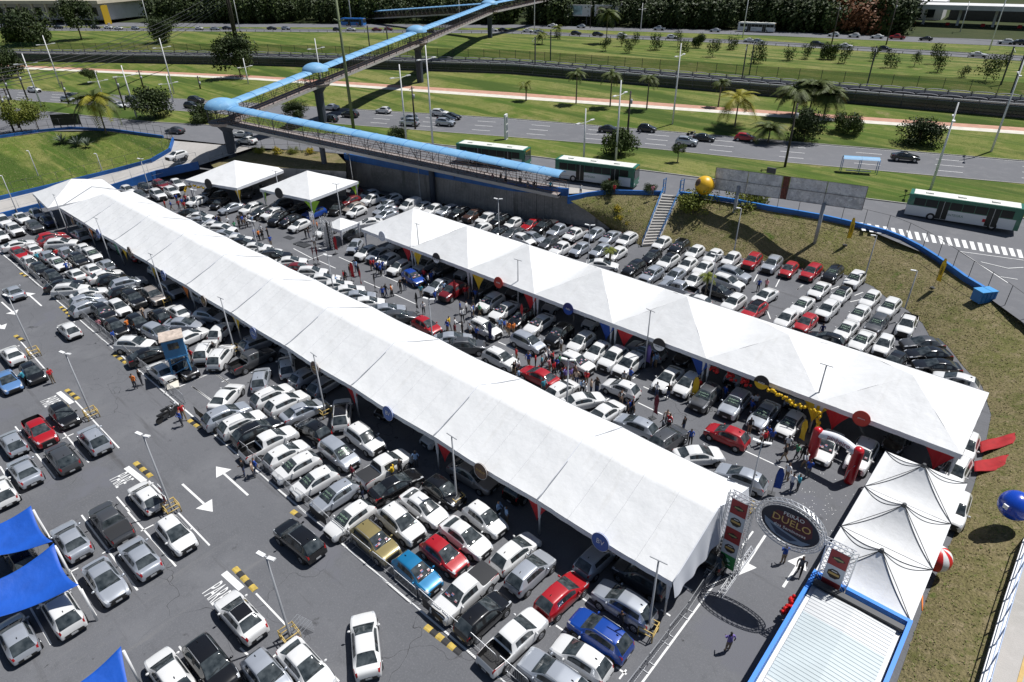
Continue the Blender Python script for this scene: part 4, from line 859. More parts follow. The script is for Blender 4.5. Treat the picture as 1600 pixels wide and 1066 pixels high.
    for s in (-.42, .12):
        k.bar((wx-.02, s, lerpt(D['top'], wx)+.02), (wx-.10, s+.48, lerpt(D['top'], wx-.10)+.015), .022, BLACK)
    parts['wiper'] = k.mesh(kind+'_wiper')
    # dark roof skin for two tone cars / panoramic roofs
    x0, x1 = xs[D['ws'][1]]-.12, xs[D['rw'][0]]+.1
    k = MB(); k.grid(lambda u, vv_: (x0+(x1-x0)*u, twr*.88*(vv_*2-1), lerpt(D['top'], x0+(x1-x0)*u)+.004-.02*(vv_*2-1)**2), 8, 6, mat('gloss_black_roof', (.012, .012, .014), .12, spec=.6)); parts['dark_roof'] = k.mesh(kind+'_dark_roof')
    # papers and lettering on the windscreen
    a = Vector((xs[D['ws'][0]], 0, lerpt(D['top'], xs[D['ws'][0]]))); bt = Vector((xs[D['ws'][1]], 0, lerpt(D['top'], xs[D['ws'][1]])))
    nrm = Vector((-(bt-a).z, 0, (bt-a).x)); nrm = -nrm if nrm.z < 0 else nrm; nrm.normalize()
    rnd = random.Random(5)
    PAP = [mat('paper_white', (.50,.47,.48), .7), mat('paper_pink', (.45,.20,.22), .7), mat('paper_red', (.40,.07,.07), .7), mat('paper_yellow', (.5,.36,.14), .7), mat('paper_blue', (.12,.17,.34), .7)]
    k = MB()
    for c in range(5):
        for rr in range(3):
            if rnd.random() < .5 or rr == 2: continue
            u0 = (c-2.5)*.22+.015; f0 = .16+rr*.24
            for q in range(2):
                p0 = a.lerp(bt, f0+q*.105)+nrm*(.032+.02*(1-abs(c-2)/2)); p1 = a.lerp(bt, f0+q*.105+.09)+nrm*(.032+.02*(1-abs(c-2)/2))
                k.quad((p0.x, u0, p0.z), (p0.x, u0+.19, p0.z), (p1.x, u0+.19, p1.z), (p1.x, u0, p1.z), rnd.choice(PAP))
    parts['poster'] = k.mesh(kind+'_poster')
    GRN = mat('green_marker', (.34,.50,.36), .6)
    k = MB()
    for rr in range(2):
        u = -.42
        while u < .40:
            f0 = .28+rr*.3; hgt = rnd.uniform(.12, .2); w = rnd.uniform(.010, .02)
            p0 = a.lerp(bt, f0)+nrm*.05; p1 = a.lerp(bt, f0+hgt)+nrm*.05; sl = rnd.uniform(-.03, .08)
            k.quad((p0.x, u, p0.z), (p0.x, u+w, p0.z), (p1.x, u+w+sl, p1.z), (p1.x, u+sl, p1.z), GRN)
            if rnd.random() < .6:
                p2 = a.lerp(bt, f0+hgt*.5)+nrm*.05; p3 = a.lerp(bt, f0+hgt*.5+.03)+nrm*.05
                k.quad((p2.x, u, p2.z), (p2.x, u+.09, p2.z), (p3.x, u+.09, p3.z), (p3.x, u, p3.z), GRN)
            u += rnd.uniform(.06, .12)
    parts['lettering'] = k.mesh(kind+'_lettering')
    if bed:
        x0, x1 = xs[bed[0]]+.02, xs[bed[1]]-.03
        k = MB(); k.grid(lambda u, w_: (x0+(x1-x0)*u, .80*(w_*2-1), 1.075+.015*math.sin(u*math.pi)-.015*(w_*2-1)**2), 4, 4, mat('black_tarpaulin', (.022,.023,.026), .6)); parts['cover'] = k.mesh('bed_cover')
    parts['_xm'] = xm
    parts['_zm'] = lerpt(D['belt'], xm)+.07
    parts['_zr'] = zr; parts['_twr'] = twr
    return parts

CARP = {k: car_parts(k) for k in CARDEF}
def paint(name, c, metal=0.0, rough=.35):
    m = mat('paint_'+name, c, rough, metal, coat=.9)
    return m
PAINTS = {'w': ('white', paint('white', (.68,.68,.675))), 's': ('silver', paint('silver', (.46,.49,.54), .45, .3)), 'g': ('dark grey', paint('grey', (.075,.078,.085), .3)),
  'k': ('black', paint('black', (.008,.008,.009), 0, .22)), 'r': ('red', paint('red', (.37,.008,.014), .05)), 'dr': ('dark red', paint('dark_red', (.17,.012,.016), .1)),
  'b': ('blue', paint('blue', (.006,.055,.32), .15)), 'db': ('dark blue', paint('dark_blue', (.01,.03,.12), .15)), 'lb': ('light blue', paint('light_blue', (.12,.25,.50), .2)),
  'te': ('turquoise blue', paint('turquoise', (.01,.17,.36), .2)), 'go': ('olive gold', paint('olive_gold', (.26,.21,.085), .25)), 'be': ('beige', paint('beige', (.36,.32,.29), .3)),
  'br': ('brown', paint('brown', (.075,.04,.03), .2)), 'ye': ('yellow', paint('yellow', (.6,.48,.03)))}
KINDS = {'h': 'hatchback', 's': 'sedan', 'u': 'sport_utility', 'p': 'pickup_truck', 'm': 'minivan', 'v': 'van'}
KLABEL = {'h': 'hatchback', 's': 'sedan', 'u': 'sport utility car', 'p': 'pickup truck', 'm': 'minivan', 'v': 'van'}
CATEG = {'h': 'car', 's': 'car', 'u': 'car', 'p': 'pickup truck', 'm': 'minivan', 'v': 'van'}
ROWL = {'under': ('in the shade under the long tent', 'cars under the long tent'), 'underfar': ('in the shade under the far tents', 'cars under the far tents'),
 'access': ('driving down the concrete access road', 'cars on the street'),
 'open': ('in the open bays left of the barrier line', 'cars in the open bays'),
 'front': ('between the barrier line and the long tent', 'cars packed in front of the long tent'),
 'mid': ('along the far side of the long tent', 'cars along the far side of the long tent'),
 'aisle': ('facing the aisle at the far tent row', 'cars facing the aisle at the far tents'),
 'upper': ('around the two separate pyramid tents', 'cars around the two pyramid tents'),
 'wall': ('between far tent row and retaining wall', 'cars below the retaining wall'),
 'bank': ('between far tent row and right grass bank', 'cars below the grass bank'),
 'hwy': ('driving on the highway', 'cars on the highway'), 'street': ('on the street beside the footbridge', 'cars on the street'),
 'far': ('on the distant inner road', 'cars on the distant inner road'), 'far2': ('on the distant outer road by the trees', 'cars on the distant outer road')}
CARS = [
('s','w',-73.45,7.65,180,'open',(),0.00),('h','k',-68.11,7.87,0,'open',(),0.00),('s','lb',-68.35,5.91,0,'open',(),0.00),
('p','r',-57.68,5.40,0,'open',(),0.00),('h','k',-58.59,7.51,0,'open',(),0.00),('u','s',-52.92,7.97,180,'open',(),0.00),
('u','g',-52.51,5.50,180,'open',(),0.00),('h','s',-57.73,3.49,180,'open',(),0.00),('s','s',-53.13,3.06,180,'open',(),0.00),
('h','w',-51.88,1.18,180,'open',(),0.00),('h','w',-43.09,7.98,180,'open',(),0.00),('p','g',-42.29,5.31,180,'open',('cover',),0.00),
('s','s',-42.79,2.93,180,'open',(),0.00),('s','s',-37.47,3.16,0,'open',(),0.00),('s','s',-37.78,5.38,180,'open',(),0.00),
('h','w',-37.90,7.79,0,'open',(),0.00),('u','w',-37.17,0.57,180,'open',(),0.00),('h','s',-37.19,-1.75,180,'open',(),0.00),
('h','k',-43.62,0.25,180,'open',(),0.00),('u','k',-26.98,4.82,0,'open',(),0.00),('s','w',-28.66,7.46,180,'open',('blackroof',),0.00),
('h','w',-28.13,3.06,180,'open',(),0.00),('h','s',-24.11,6.52,0,'open',(),0.00),('u','k',-31.06,13.00,182,'open',(),0.00),
('s','w',-21.61,11.21,147,'open',(),0.00),('s','w',-23.00,8.19,0,'open',(),0.00),('h','w',-74.73,13.17,180,'open',(),0.00),
('s','s',-89.82,12.14,180,'open',(),0.00),('u','w',-118.55,18.48,0,'front',(),0.00),('u','w',-113.31,18.53,0,'front',(),0.00),
('h','w',-112.08,16.44,0,'front',(),0.00),('s','w',-118.59,20.80,0,'front',(),0.00),('h','s',-118.55,22.88,0,'front',(),0.00),
('u','g',-112.51,20.86,0,'front',(),0.00),('h','db',-113.56,22.92,0,'front',(),0.00),('h','r',-106.00,20.99,85,'front',(),0.00),
('s','dr',-104.29,20.88,87,'front',(),0.00),('u','w',-101.62,20.99,55,'front',(),0.00),('s','w',-106.25,17.05,86,'front',(),0.00),
('h','r',-102.69,16.17,0,'front',(),0.00),('s','w',-102.91,17.90,180,'front',(),0.00),('h','w',-98.98,16.22,180,'front',(),0.00),
('h','s',-98.97,18.34,180,'front',(),0.00),('h','s',-98.56,20.31,180,'front',(),0.00),('h','w',-97.89,22.36,180,'front',(),0.00),
('u','w',-94.02,22.24,0,'front',('writing',),0.00),('s','w',-95.03,18.46,0,'front',('writing',),0.00),('u','k',-93.75,20.50,0,'front',(),0.00),
('h','k',-94.59,16.30,0,'front',(),0.00),('h','s',-89.68,22.30,180,'front',(),0.00),('u','s',-103.36,23.93,180,'front',(),0.00),
('s','w',-89.51,18.70,180,'front',(),0.00),('s','w',-89.51,20.53,180,'front',(),0.00),('s','w',-85.97,20.91,87,'front',(),0.00),
('h','k',-90.46,16.58,0,'front',(),0.00),('s','k',-87.13,16.64,61,'front',(),0.00),('u','w',-84.91,16.64,54,'front',(),0.00),
('h','k',-84.08,21.01,84,'front',(),0.00),('u','s',-81.27,21.74,83,'front',(),0.00),('h','k',-79.52,20.72,87,'front',(),0.00),
('s','w',-82.18,17.71,82,'front',(),0.00),('u','k',-75.57,16.96,0,'front',('poster',),0.00),('h','w',-75.89,18.65,0,'front',(),0.00),
('u','k',-76.50,20.52,0,'front',('blackroof',),0.00),('u','be',-75.55,22.36,0,'front',(),0.00),('u','s',-75.65,24.44,0,'front',(),0.00),
('s','w',-69.74,22.52,180,'front',(),0.00),('h','k',-70.40,20.69,180,'front',(),0.00),('h','s',-66.03,24.28,26,'front',(),0.00),
('s','s',-66.37,21.58,37,'front',(),0.00),('h','k',-71.32,16.62,0,'front',(),0.00),('h','k',-70.45,18.54,0,'front',(),0.00),
('u','s',-66.49,18.92,9,'front',(),0.00),('u','w',-65.88,16.36,38,'front',(),0.00),('s','k',-62.94,16.56,83,'front',(),0.00),
('s','w',-63.21,20.86,96,'front',(),0.00),('h','w',-61.90,23.49,125,'front',(),0.00),('h','s',-80.50,16.83,85,'front',(),0.00),
('u','s',-78.50,16.45,95,'front',(),0.00),('s','w',-58.97,15.97,180,'front',(),0.00),('h','k',-57.81,17.65,0,'front',(),0.00),
('u','w',-59.23,20.48,138,'front',(),0.00),('u','w',-57.04,20.95,131,'front',(),0.00),('p','g',-54.17,22.61,92,'front',(),0.00),
('u','s',-56.52,24.73,88,'front',(),0.00),('h','s',-50.64,21.48,144,'front',(),0.00),('h','w',-50.66,24.21,151,'front',(),0.00),
('h','s',-47.74,24.57,97,'front',(),0.00),('h','s',-45.24,24.91,98,'front',(),0.00),('s','w',-50.33,17.94,123,'front',(),0.00),
('u','w',-47.21,20.63,89,'front',(),0.00),('u','w',-45.25,20.91,88,'front',(),0.00),('s','s',-43.22,21.32,84,'front',(),0.00),
('u','s',-47.62,16.58,86,'front',(),0.00),('u','w',-45.55,16.87,86,'front',(),0.00),('u','k',-43.70,17.19,86,'front',(),0.00),
('p','w',-41.63,17.02,87,'front',(),0.00),('h','w',-39.49,17.24,88,'front',(),0.00),('h','w',-37.52,16.91,264,'front',('writing',),0.00),
('h','w',-35.00,16.82,264,'front',('writing',),0.00),('h','k',-40.44,20.33,183,'front',(),0.00),('u','w',-40.41,23.14,142,'front',('blackroof',),0.00),
('u','w',-36.27,22.37,358,'front',(),0.00),('m','s',-36.34,19.93,359,'front',('writing',),0.00),('p','w',-32.27,21.22,87,'front',('cover',),0.00),
('s','k',-30.22,20.59,82,'front',(),0.00),('h','s',-32.66,16.98,268,'front',('writing',),0.00),('s','be',-26.65,24.99,3,'front',(),0.00),
('h','k',-27.11,22.49,359,'front',(),0.00),('h','w',-30.00,16.34,270,'front',('writing',),0.00),('u','w',-27.04,18.40,357,'front',(),0.00),
('s','w',-27.02,20.44,359,'front',(),0.00),('h','w',-23.00,22.48,357,'front',(),0.00),('s','w',-22.84,20.42,359,'front',(),0.00),
('h','r',-22.87,18.47,359,'front',(),0.00),('u','go',-27.10,16.21,359,'front',('poster',),0.00),('h','te',-23.15,16.39,359,'front',('poster',),0.00),
('p','w',-19.77,17.35,269,'front',('cover','poster'),0.00),('h','k',-17.83,16.88,88,'front',(),0.00),('h','w',-19.45,21.66,87,'front',(),0.00),
('h','s',-17.74,21.14,89,'front',(),0.00),('h','r',-15.22,21.05,86,'front',(),0.00),('p','w',-15.42,16.83,87,'front',(),0.00),
('u','b',-11.90,20.34,181,'front',(),0.00),('h','w',-11.86,18.45,184,'front',(),0.00),('u','s',-12.29,16.59,184,'front',(),0.00),
('h','s',-15.23,24.78,88,'front',(),0.00),('u','s',-11.95,22.88,181,'front',(),0.00),('h','g',-12.26,25.29,181,'front',(),0.00),
('h','k',-9.42,30.49,91,'front',(),0.00),('h','w',-11.02,28.37,92,'front',(),0.00),('s','k',-100.28,38.39,39,'mid',(),0.00),
('s','w',-97.47,38.50,39,'mid',(),0.00),('s','s',-95.44,37.73,34,'mid',(),0.00),('s','w',-92.01,38.11,39,'mid',(),0.00),
('u','w',-89.36,37.89,36,'mid',(),0.00),('s','s',-87.33,37.16,39,'mid',(),0.00),('s','w',-84.37,37.48,48,'mid',(),0.00),
('h','k',-82.27,37.30,48,'mid',(),0.00),('s','w',-79.70,37.56,46,'mid',(),0.00),('s','w',-77.18,37.71,50,'mid',(),0.00),
('u','k',-74.88,37.63,47,'mid',(),0.00),('s','w',-71.94,37.99,52,'mid',(),0.00),('s','dr',-69.60,37.60,41,'mid',(),0.00),
('u','w',-66.79,37.74,45,'mid',(),0.00),('s','w',-64.33,37.72,50,'mid',(),0.00),('s','w',-61.63,37.58,56,'mid',(),0.00),
('s','w',-59.47,37.68,59,'mid',(),0.00),('s','s',-57.27,37.57,52,'mid',(),0.00),('h','w',-55.07,37.44,52,'mid',(),0.00),
('s','s',-52.16,37.63,53,'mid',(),0.00),('h','g',-49.96,37.53,52,'mid',(),0.00),('h','r',-46.23,38.06,359,'mid',(),0.00),
('s','s',-42.20,38.00,46,'mid',(),0.00),('u','g',-39.99,37.77,45,'mid',(),0.00),('u','w',-35.94,38.30,359,'mid',(),0.00),
('s','r',-31.28,38.41,179,'mid',(),0.00),('h','w',-28.34,38.07,85,'mid',(),0.00),('s','w',-25.91,37.88,61,'mid',(),0.00),
('s','w',-23.45,37.84,85,'mid',(),0.00),('h','w',-24.45,41.62,183,'mid',(),0.00),('h','s',-20.62,38.00,182,'mid',(),0.00),
('u','g',-17.74,38.15,82,'mid',(),0.00),('h','r',-14.39,41.59,181,'mid',(),0.00),('s','w',-14.99,37.92,48,'mid',(),0.00),
('h','s',-11.45,37.76,185,'mid',(),0.00),('u','w',-41.21,41.63,357,'aisle',(),0.00),('m','s',-35.97,42.36,359,'aisle',(),0.00),
('u','w',-29.98,42.40,357,'aisle',('poster',),0.00),('u','k',-34.43,45.49,275,'aisle',('poster',),0.00),('s','w',-37.48,46.03,273,'aisle',('poster',),0.00),
('h','k',-39.70,45.67,274,'aisle',('poster',),0.00),('s','w',-42.31,45.87,273,'aisle',('poster',),0.00),('u','w',-44.72,46.22,275,'aisle',('poster',),0.00),
('h','w',-31.95,45.85,273,'aisle',(),0.00),('h','w',-29.64,45.31,273,'aisle',(),0.00),('u','w',-27.74,45.27,272,'aisle',(),0.00),
('u','w',-25.97,45.24,271,'aisle',(),0.00),('u','s',-26.08,48.60,180,'aisle',(),0.00),('s','w',-22.06,45.70,272,'aisle',(),0.00),
('h','w',-20.29,45.97,272,'aisle',(),0.00),('u','g',-18.13,45.24,272,'aisle',('writing',),0.00),('u','s',-15.80,46.03,272,'aisle',('writing',),0.00),
('s','s',-13.29,46.17,270,'aisle',('writing',),0.00),('h','w',-11.14,46.30,269,'aisle',('writing',),0.00),('s','w',-7.88,45.41,272,'aisle',('poster',),0.00),
('u','w',-5.53,45.97,271,'aisle',('poster',),0.00),('h','k',-3.97,49.80,265,'aisle',(),0.00),('h','s',-69.89,46.50,305,'aisle',(),0.00),
('h','w',-66.88,46.14,278,'aisle',(),0.00),('h','s',-64.99,46.60,277,'aisle',(),0.00),('h','w',-62.84,46.34,276,'aisle',(),0.00),
('h','w',-60.02,45.91,277,'aisle',(),0.00),('h','b',-56.30,44.99,351,'aisle',('poster',),0.00),('s','s',-52.34,45.40,275,'aisle',(),0.00),
('u','dr',-49.88,45.39,277,'aisle',(),0.00),('u','s',-57.89,48.63,273,'aisle',(),0.00),('h','g',-55.57,49.37,273,'aisle',(),0.00),
('s','g',-47.90,48.73,274,'aisle',(),0.00),('u','w',-113.17,39.02,357,'upper',(),0.00),('u','w',-113.07,41.27,357,'upper',(),0.00),
('u','dr',-118.16,41.63,1,'upper',(),0.00),('p','w',-116.67,43.63,358,'upper',(),0.00),('h','w',-120.14,37.00,2,'upper',(),0.00),
('h','g',-115.14,37.06,358,'upper',(),0.00),('h','k',-119.22,39.44,1,'upper',(),0.00),('u','k',-107.27,44.96,305,'upper',(),0.00),
('u','k',-103.97,44.66,301,'upper',(),0.00),('s','k',-101.40,43.73,300,'upper',(),0.00),('s','s',-97.59,43.61,271,'upper',(),0.00),
('h','w',-104.91,41.68,279,'upper',(),0.00),('u','w',-94.59,45.38,277,'upper',(),0.00),('u','k',-91.70,45.26,276,'upper',(),0.00),
('u','w',-89.84,46.21,277,'upper',('poster',),0.00),('u','k',-87.40,45.68,296,'upper',(),0.00),('h','g',-102.53,49.15,316,'upper',(),0.00),
('h','k',-104.95,54.30,279,'upper',(),0.00),('h','k',-85.21,46.38,277,'upper',('poster',),0.00),('h','w',-82.53,46.11,277,'upper',(),0.00),
('u','b',-85.25,50.43,274,'upper',(),0.00),('h','w',-77.81,47.22,279,'upper',(),0.00),('h','g',-73.71,49.28,276,'upper',(),0.00),
('h','w',-80.92,55.04,278,'upper',(),0.00),('h','be',-82.79,55.84,276,'upper',(),0.00),('p','w',-83.28,60.10,271,'upper',(),0.00),
('h','s',-85.87,61.23,273,'upper',(),0.00),('h','dr',-88.28,60.18,298,'upper',(),0.00),('h','dr',-85.77,57.52,273,'upper',(),0.00),
('h','w',-81.54,62.30,268,'upper',(),0.00),('s','s',-79.82,60.18,271,'upper',(),0.00),('s','s',-78.07,58.22,268,'upper',(),0.00),
('s','s',-76.27,57.00,272,'upper',(),0.00),('s','w',-75.42,53.22,238,'upper',(),0.00),('v','w',-76.44,61.91,275,'upper',(),0.00),
('h','k',-84.31,53.79,300,'upper',(),0.00),('h','k',-89.02,50.26,268,'upper',(),0.00),('h','g',-93.28,49.70,267,'upper',(),0.00),
('h','w',-74.71,62.78,274,'wall',(),0.00),('p','w',-72.02,63.21,273,'wall',(),0.00),('u','s',-70.25,64.01,271,'wall',(),0.00),
('u','k',-68.03,64.32,272,'wall',(),0.00),('u','br',-65.77,64.99,273,'wall',(),0.00),('u','w',-63.29,65.26,274,'wall',(),0.00),
('u','k',-61.16,65.85,272,'wall',(),0.00),('h','w',-59.05,66.33,274,'wall',(),0.00),('s','r',-56.76,67.80,273,'wall',(),0.00),
('p','k',-54.73,68.35,273,'wall',('cover',),0.00),('p','s',-52.31,68.46,272,'wall',(),0.00),('h','w',-61.38,61.93,268,'wall',(),0.00),
('h','k',-58.40,62.61,270,'wall',(),0.00),('s','g',-56.71,63.60,271,'wall',(),0.00),('h','w',-53.85,62.60,356,'wall',(),0.00),
('s','s',-53.45,64.29,354,'wall',(),0.00),('h','g',-50.45,63.86,271,'wall',(),0.00),('p','w',-49.65,68.58,272,'wall',('poster','cover'),0.00),
('p','w',-47.88,63.40,272,'wall',('poster',),0.00),('h','s',-47.75,70.46,273,'wall',(),0.00),('s','s',-45.39,70.88,273,'wall',('poster',),0.00),
('u','w',-43.10,71.44,272,'wall',(),0.00),('h','s',-46.03,64.77,272,'wall',(),0.00),('h','s',-43.78,66.17,270,'wall',(),0.00),
('h','w',-41.60,66.62,272,'wall',(),0.00),('s','w',-40.97,62.54,28,'wall',(),0.00),('h','w',-38.87,73.31,272,'bank',(),0.00),
('u','k',-36.52,73.75,273,'bank',('poster',),0.00),('h','k',-37.50,68.46,272,'bank',(),0.00),('u','w',-35.20,68.56,271,'bank',('blackroof',),0.00),
('u','k',-37.34,64.07,271,'bank',('poster',),0.00),('u','s',-34.72,63.84,270,'bank',('poster',),0.00),('h','w',-34.13,73.49,271,'bank',(),0.00),
('h','w',-32.87,69.17,272,'bank',(),0.00),('h','s',-32.51,65.44,270,'bank',(),0.00),('h','w',-31.73,73.76,271,'bank',(),0.00),
('s','w',-30.94,69.82,271,'bank',(),0.00),('h','w',-30.15,65.80,271,'bank',(),0.00),('p','s',-30.54,62.81,185,'bank',(),0.00),
('h','w',-27.56,61.28,182,'bank',(),0.00),('h','w',-29.53,74.22,271,'bank',(),0.00),('u','r',-27.27,75.40,274,'bank',(),0.00),
('u','s',-25.01,76.02,273,'bank',(),0.00),('h','r',-22.87,76.01,273,'bank',(),0.00),('u','s',-27.29,70.22,358,'bank',(),0.00),
('u','w',-26.96,67.82,356,'bank',(),0.00),('h','k',-26.69,65.00,358,'bank',(),0.00),('u','w',-24.03,63.26,268,'bank',(),0.00),
('s','w',-22.14,67.22,263,'bank',(),0.00),('u','r',-21.58,63.03,267,'bank',('blackroof',),0.00),('u','r',-20.53,76.86,269,'bank',(),0.00),
('u','k',-18.39,78.05,270,'bank',('writing',),0.00),('u','w',-15.89,77.83,269,'bank',('writing',),0.00),('s','w',-18.11,72.73,269,'bank',('writing',),0.00),
('h','w',-15.78,72.75,268,'bank',('blackroof','writing'),0.00),('s','w',-18.17,67.72,268,'bank',('writing',),0.00),('u','w',-15.71,68.24,268,'bank',(),0.00),
('h','w',-18.33,63.63,269,'bank',(),0.00),('h','r',-16.43,64.06,269,'bank',(),0.00),('h','w',-13.02,73.88,268,'bank',('writing',),0.00),
('u','w',-10.84,72.96,267,'bank',('writing',),0.00),('h','w',-12.82,69.33,267,'bank',('writing',),0.00),('u','g',-10.78,68.41,269,'bank',('writing',),0.00),
('s','w',-12.79,65.19,268,'bank',('writing',),0.00),('s','w',-10.90,64.08,267,'bank',('writing',),0.00),('h','k',-13.71,62.02,185,'bank',(),0.00),
('h','w',-9.05,64.48,273,'bank',(),0.00),('p','w',-8.39,70.16,274,'bank',(),0.00),('s','g',-6.23,67.08,217,'bank',(),0.00),
('s','k',-5.30,65.32,218,'bank',(),0.00),('s','k',-4.19,63.55,209,'bank',(),0.00),('h','w',-2.36,61.87,185,'bank',(),0.00),
('h','k',-7.40,61.59,265,'bank',(),0.00),('h','w',0.20,52.33,271,'bank',(),0.00),('u','w',0.19,48.40,267,'bank',(),0.00),
('u','w',1.02,44.32,272,'bank',(),0.00),('s','s',-107.00,25.90,359,'under',(),0.00),('s','s',-101.00,26.90,88,'under',(),0.00),
('u','w',-95.00,25.90,183,'under',(),0.00),('h','r',-89.00,26.90,270,'under',(),0.00),('u','w',-83.00,26.90,93,'under',(),0.00),
('h','w',-71.00,25.90,360,'under',(),0.00),('h','w',-62.04,27.37,94,'under',(),0.00),('h','w',-53.18,27.00,274,'under',(),0.00),
('h','k',-38.00,26.90,275,'under',(),0.00),('h','w',-32.00,26.90,266,'under',(),0.00),('u','k',-23.00,26.90,91,'under',(),0.00),
('h','w',-66.00,50.60,275,'underfar',(),0.00),('h','s',-60.60,50.60,272,'underfar',(),0.00),('u','s',-52.50,50.60,275,'underfar',(),0.00),
('h','g',-44.40,50.60,269,'underfar',(),0.00),('h','s',-39.00,50.60,275,'underfar',(),0.00),('h','w',-33.60,50.60,275,'underfar',(),0.00),
('h','k',-22.80,50.60,271,'underfar',(),0.00),('u','s',-17.40,50.60,266,'underfar',(),0.00),('u','s',-12.00,50.60,271,'underfar',(),0.00),
('h','w',-213.66,51.32,23,'hwy',(),4.54),('h','s',-192.03,52.30,23,'hwy',(),4.54),('h','k',-194.69,54.46,23,'hwy',(),4.54),
('h','w',-173.02,56.98,23,'hwy',(),4.54),('h','k',-178.71,62.40,23,'hwy',(),4.54),('u','k',-164.36,71.28,23,'hwy',(),4.54),
('h','k',-159.03,67.66,23,'hwy',(),4.54),('s','g',-136.91,53.79,206,'street',(),4.51),('s','w',-123.17,60.52,203,'street',(),4.51),
('s','w',-117.67,58.52,200,'street',(),4.51),('s','s',-131.06,86.31,200,'hwy',(),4.54),('h','k',-121.10,79.04,200,'hwy',(),4.54),
('u','k',-121.35,84.40,200,'hwy',(),4.54),('h','w',-118.80,91.35,200,'hwy',(),4.54),('h','s',-108.25,89.75,200,'hwy',(),4.54),
('u','s',-105.03,86.98,201,'hwy',(),4.54),('u','w',-107.00,97.09,21,'hwy',(),4.54),('s','k',-102.62,96.45,21,'hwy',(),4.54),
('s','k',-101.67,94.08,21,'hwy',(),4.54),('u','s',-99.28,91.45,21,'hwy',(),4.54),('s','k',-70.39,106.97,20,'hwy',(),4.54),
('h','k',-65.05,111.80,19,'hwy',(),4.54),('s','k',-53.35,112.03,17,'hwy',(),4.54),('u','s',-54.19,107.22,17,'hwy',(),4.54),
('h','r',-47.56,116.59,16,'hwy',(),4.54),('s','k',-22.26,120.25,20,'hwy',(),4.54),('u','w',-393.71,91.45,31,'far',(),8.02),
('v','w',-384.78,93.41,31,'far',(),8.02),('s','k',-367.95,106.47,31,'far',(),8.02),('s','k',-351.27,116.19,31,'far',(),8.02),
('s','w',-345.60,119.49,31,'far',(),8.02),('s','w',-337.84,120.87,31,'far',(),8.02),('h','s',-330.68,125.06,31,'far',(),8.02),
('s','w',-320.12,134.34,31,'far',(),8.02),('h','w',-303.78,140.80,31,'far',(),8.02),('s','s',-297.47,144.48,31,'far',(),8.02),
('s','k',-295.27,148.82,31,'far',(),8.02),('s','k',-276.98,159.30,30,'far',(),8.02),('h','s',-271.24,162.47,30,'far',(),8.02),
('h','k',-248.57,172.17,29,'far',(),8.02),('s','w',-243.13,175.19,29,'far',(),8.02),('s','dr',-233.37,180.63,29,'far',(),8.02),
('h','dr',-231.08,184.72,29,'far',(),8.02),('v','ye',-214.07,191.36,29,'far',(),8.02),('s','w',-192.76,205.95,29,'far',(),8.02),
('s','k',-189.13,207.96,20,'far',(),8.02),('s','w',-182.44,230.65,197,'far2',(),8.22),('s','w',-178.91,211.08,20,'far',(),8.02),
('s','s',-172.73,210.19,20,'far',(),8.02),('h','s',-170.40,234.08,197,'far2',(),8.22),('u','k',-157.43,213.22,12,'far',(),8.02),
('u','k',-148.85,214.91,12,'far',(),8.02),('h','w',-139.58,216.75,12,'far',(),8.02),('p','s',-139.83,242.81,197,'far2',(),8.22),
('h','w',-122.51,222.02,12,'far',(),8.02),('s','s',-119.68,248.56,197,'far2',(),8.22),('s','w',-96.45,227.08,12,'far',(),8.02),
('h','s',-93.12,225.93,8,'far',(),8.02),('h','w',-79.82,256.61,189,'far2',(),8.22),('h','w',-73.39,257.47,189,'far2',(),8.22),
('s','w',-66.37,258.41,189,'far2',(),8.22),('p','r',-60.49,259.20,189,'far2',(),8.22),('s','k',-52.24,260.31,189,'far2',(),8.22),
('u','w',-31.02,263.16,189,'far2',(),8.22),('h','s',-28.44,263.50,189,'far2',(),8.22),('u','k',-27.48,263.63,189,'far2',(),8.22),
('u','k',-75.54,228.85,4,'far',(),8.02),('s','w',-67.03,229.25,4,'far',(),8.02),('h','k',-55.69,228.26,4,'far',(),8.02),
('s','w',-32.18,229.46,4,'far',(),8.02),('u','w',-122.62,47.30,283,'access',(),3.15),
]
def slotmat(o, i, m):
    o.material_slots[i].link = 'OBJECT'
    o.material_slots[i].material = m
_lab = {}
for c in sorted(CARS, key=lambda c: left_key(c[2], c[3], c[7])):
    key = (PAINTS[c[1]][0], KLABEL[c[0]], c[5])
    _lab.setdefault(key, []).append(c)
LAB = {}
for (cn, kn, row), L in _lab.items():
    for i, c in enumerate(L):
        extra = ''
        if 'poster' in c[6]: extra = ' with papers on the windscreen'
        elif 'writing' in c[6]: extra = ' with green windscreen writing'
        elif 'cover' in c[6]: extra = ' with covered bed'
        loc = ROWL[row][0]
        base = ('%s %s %s' % (cn, kn, loc)) if len(L) == 1 else ('%s %s %s from left %s' % (ordn(i), cn, kn, loc))
        LAB[id(c)] = base + (extra if len(base.replace('-', ' ').split())+len(extra.split()) <= 15 else '')
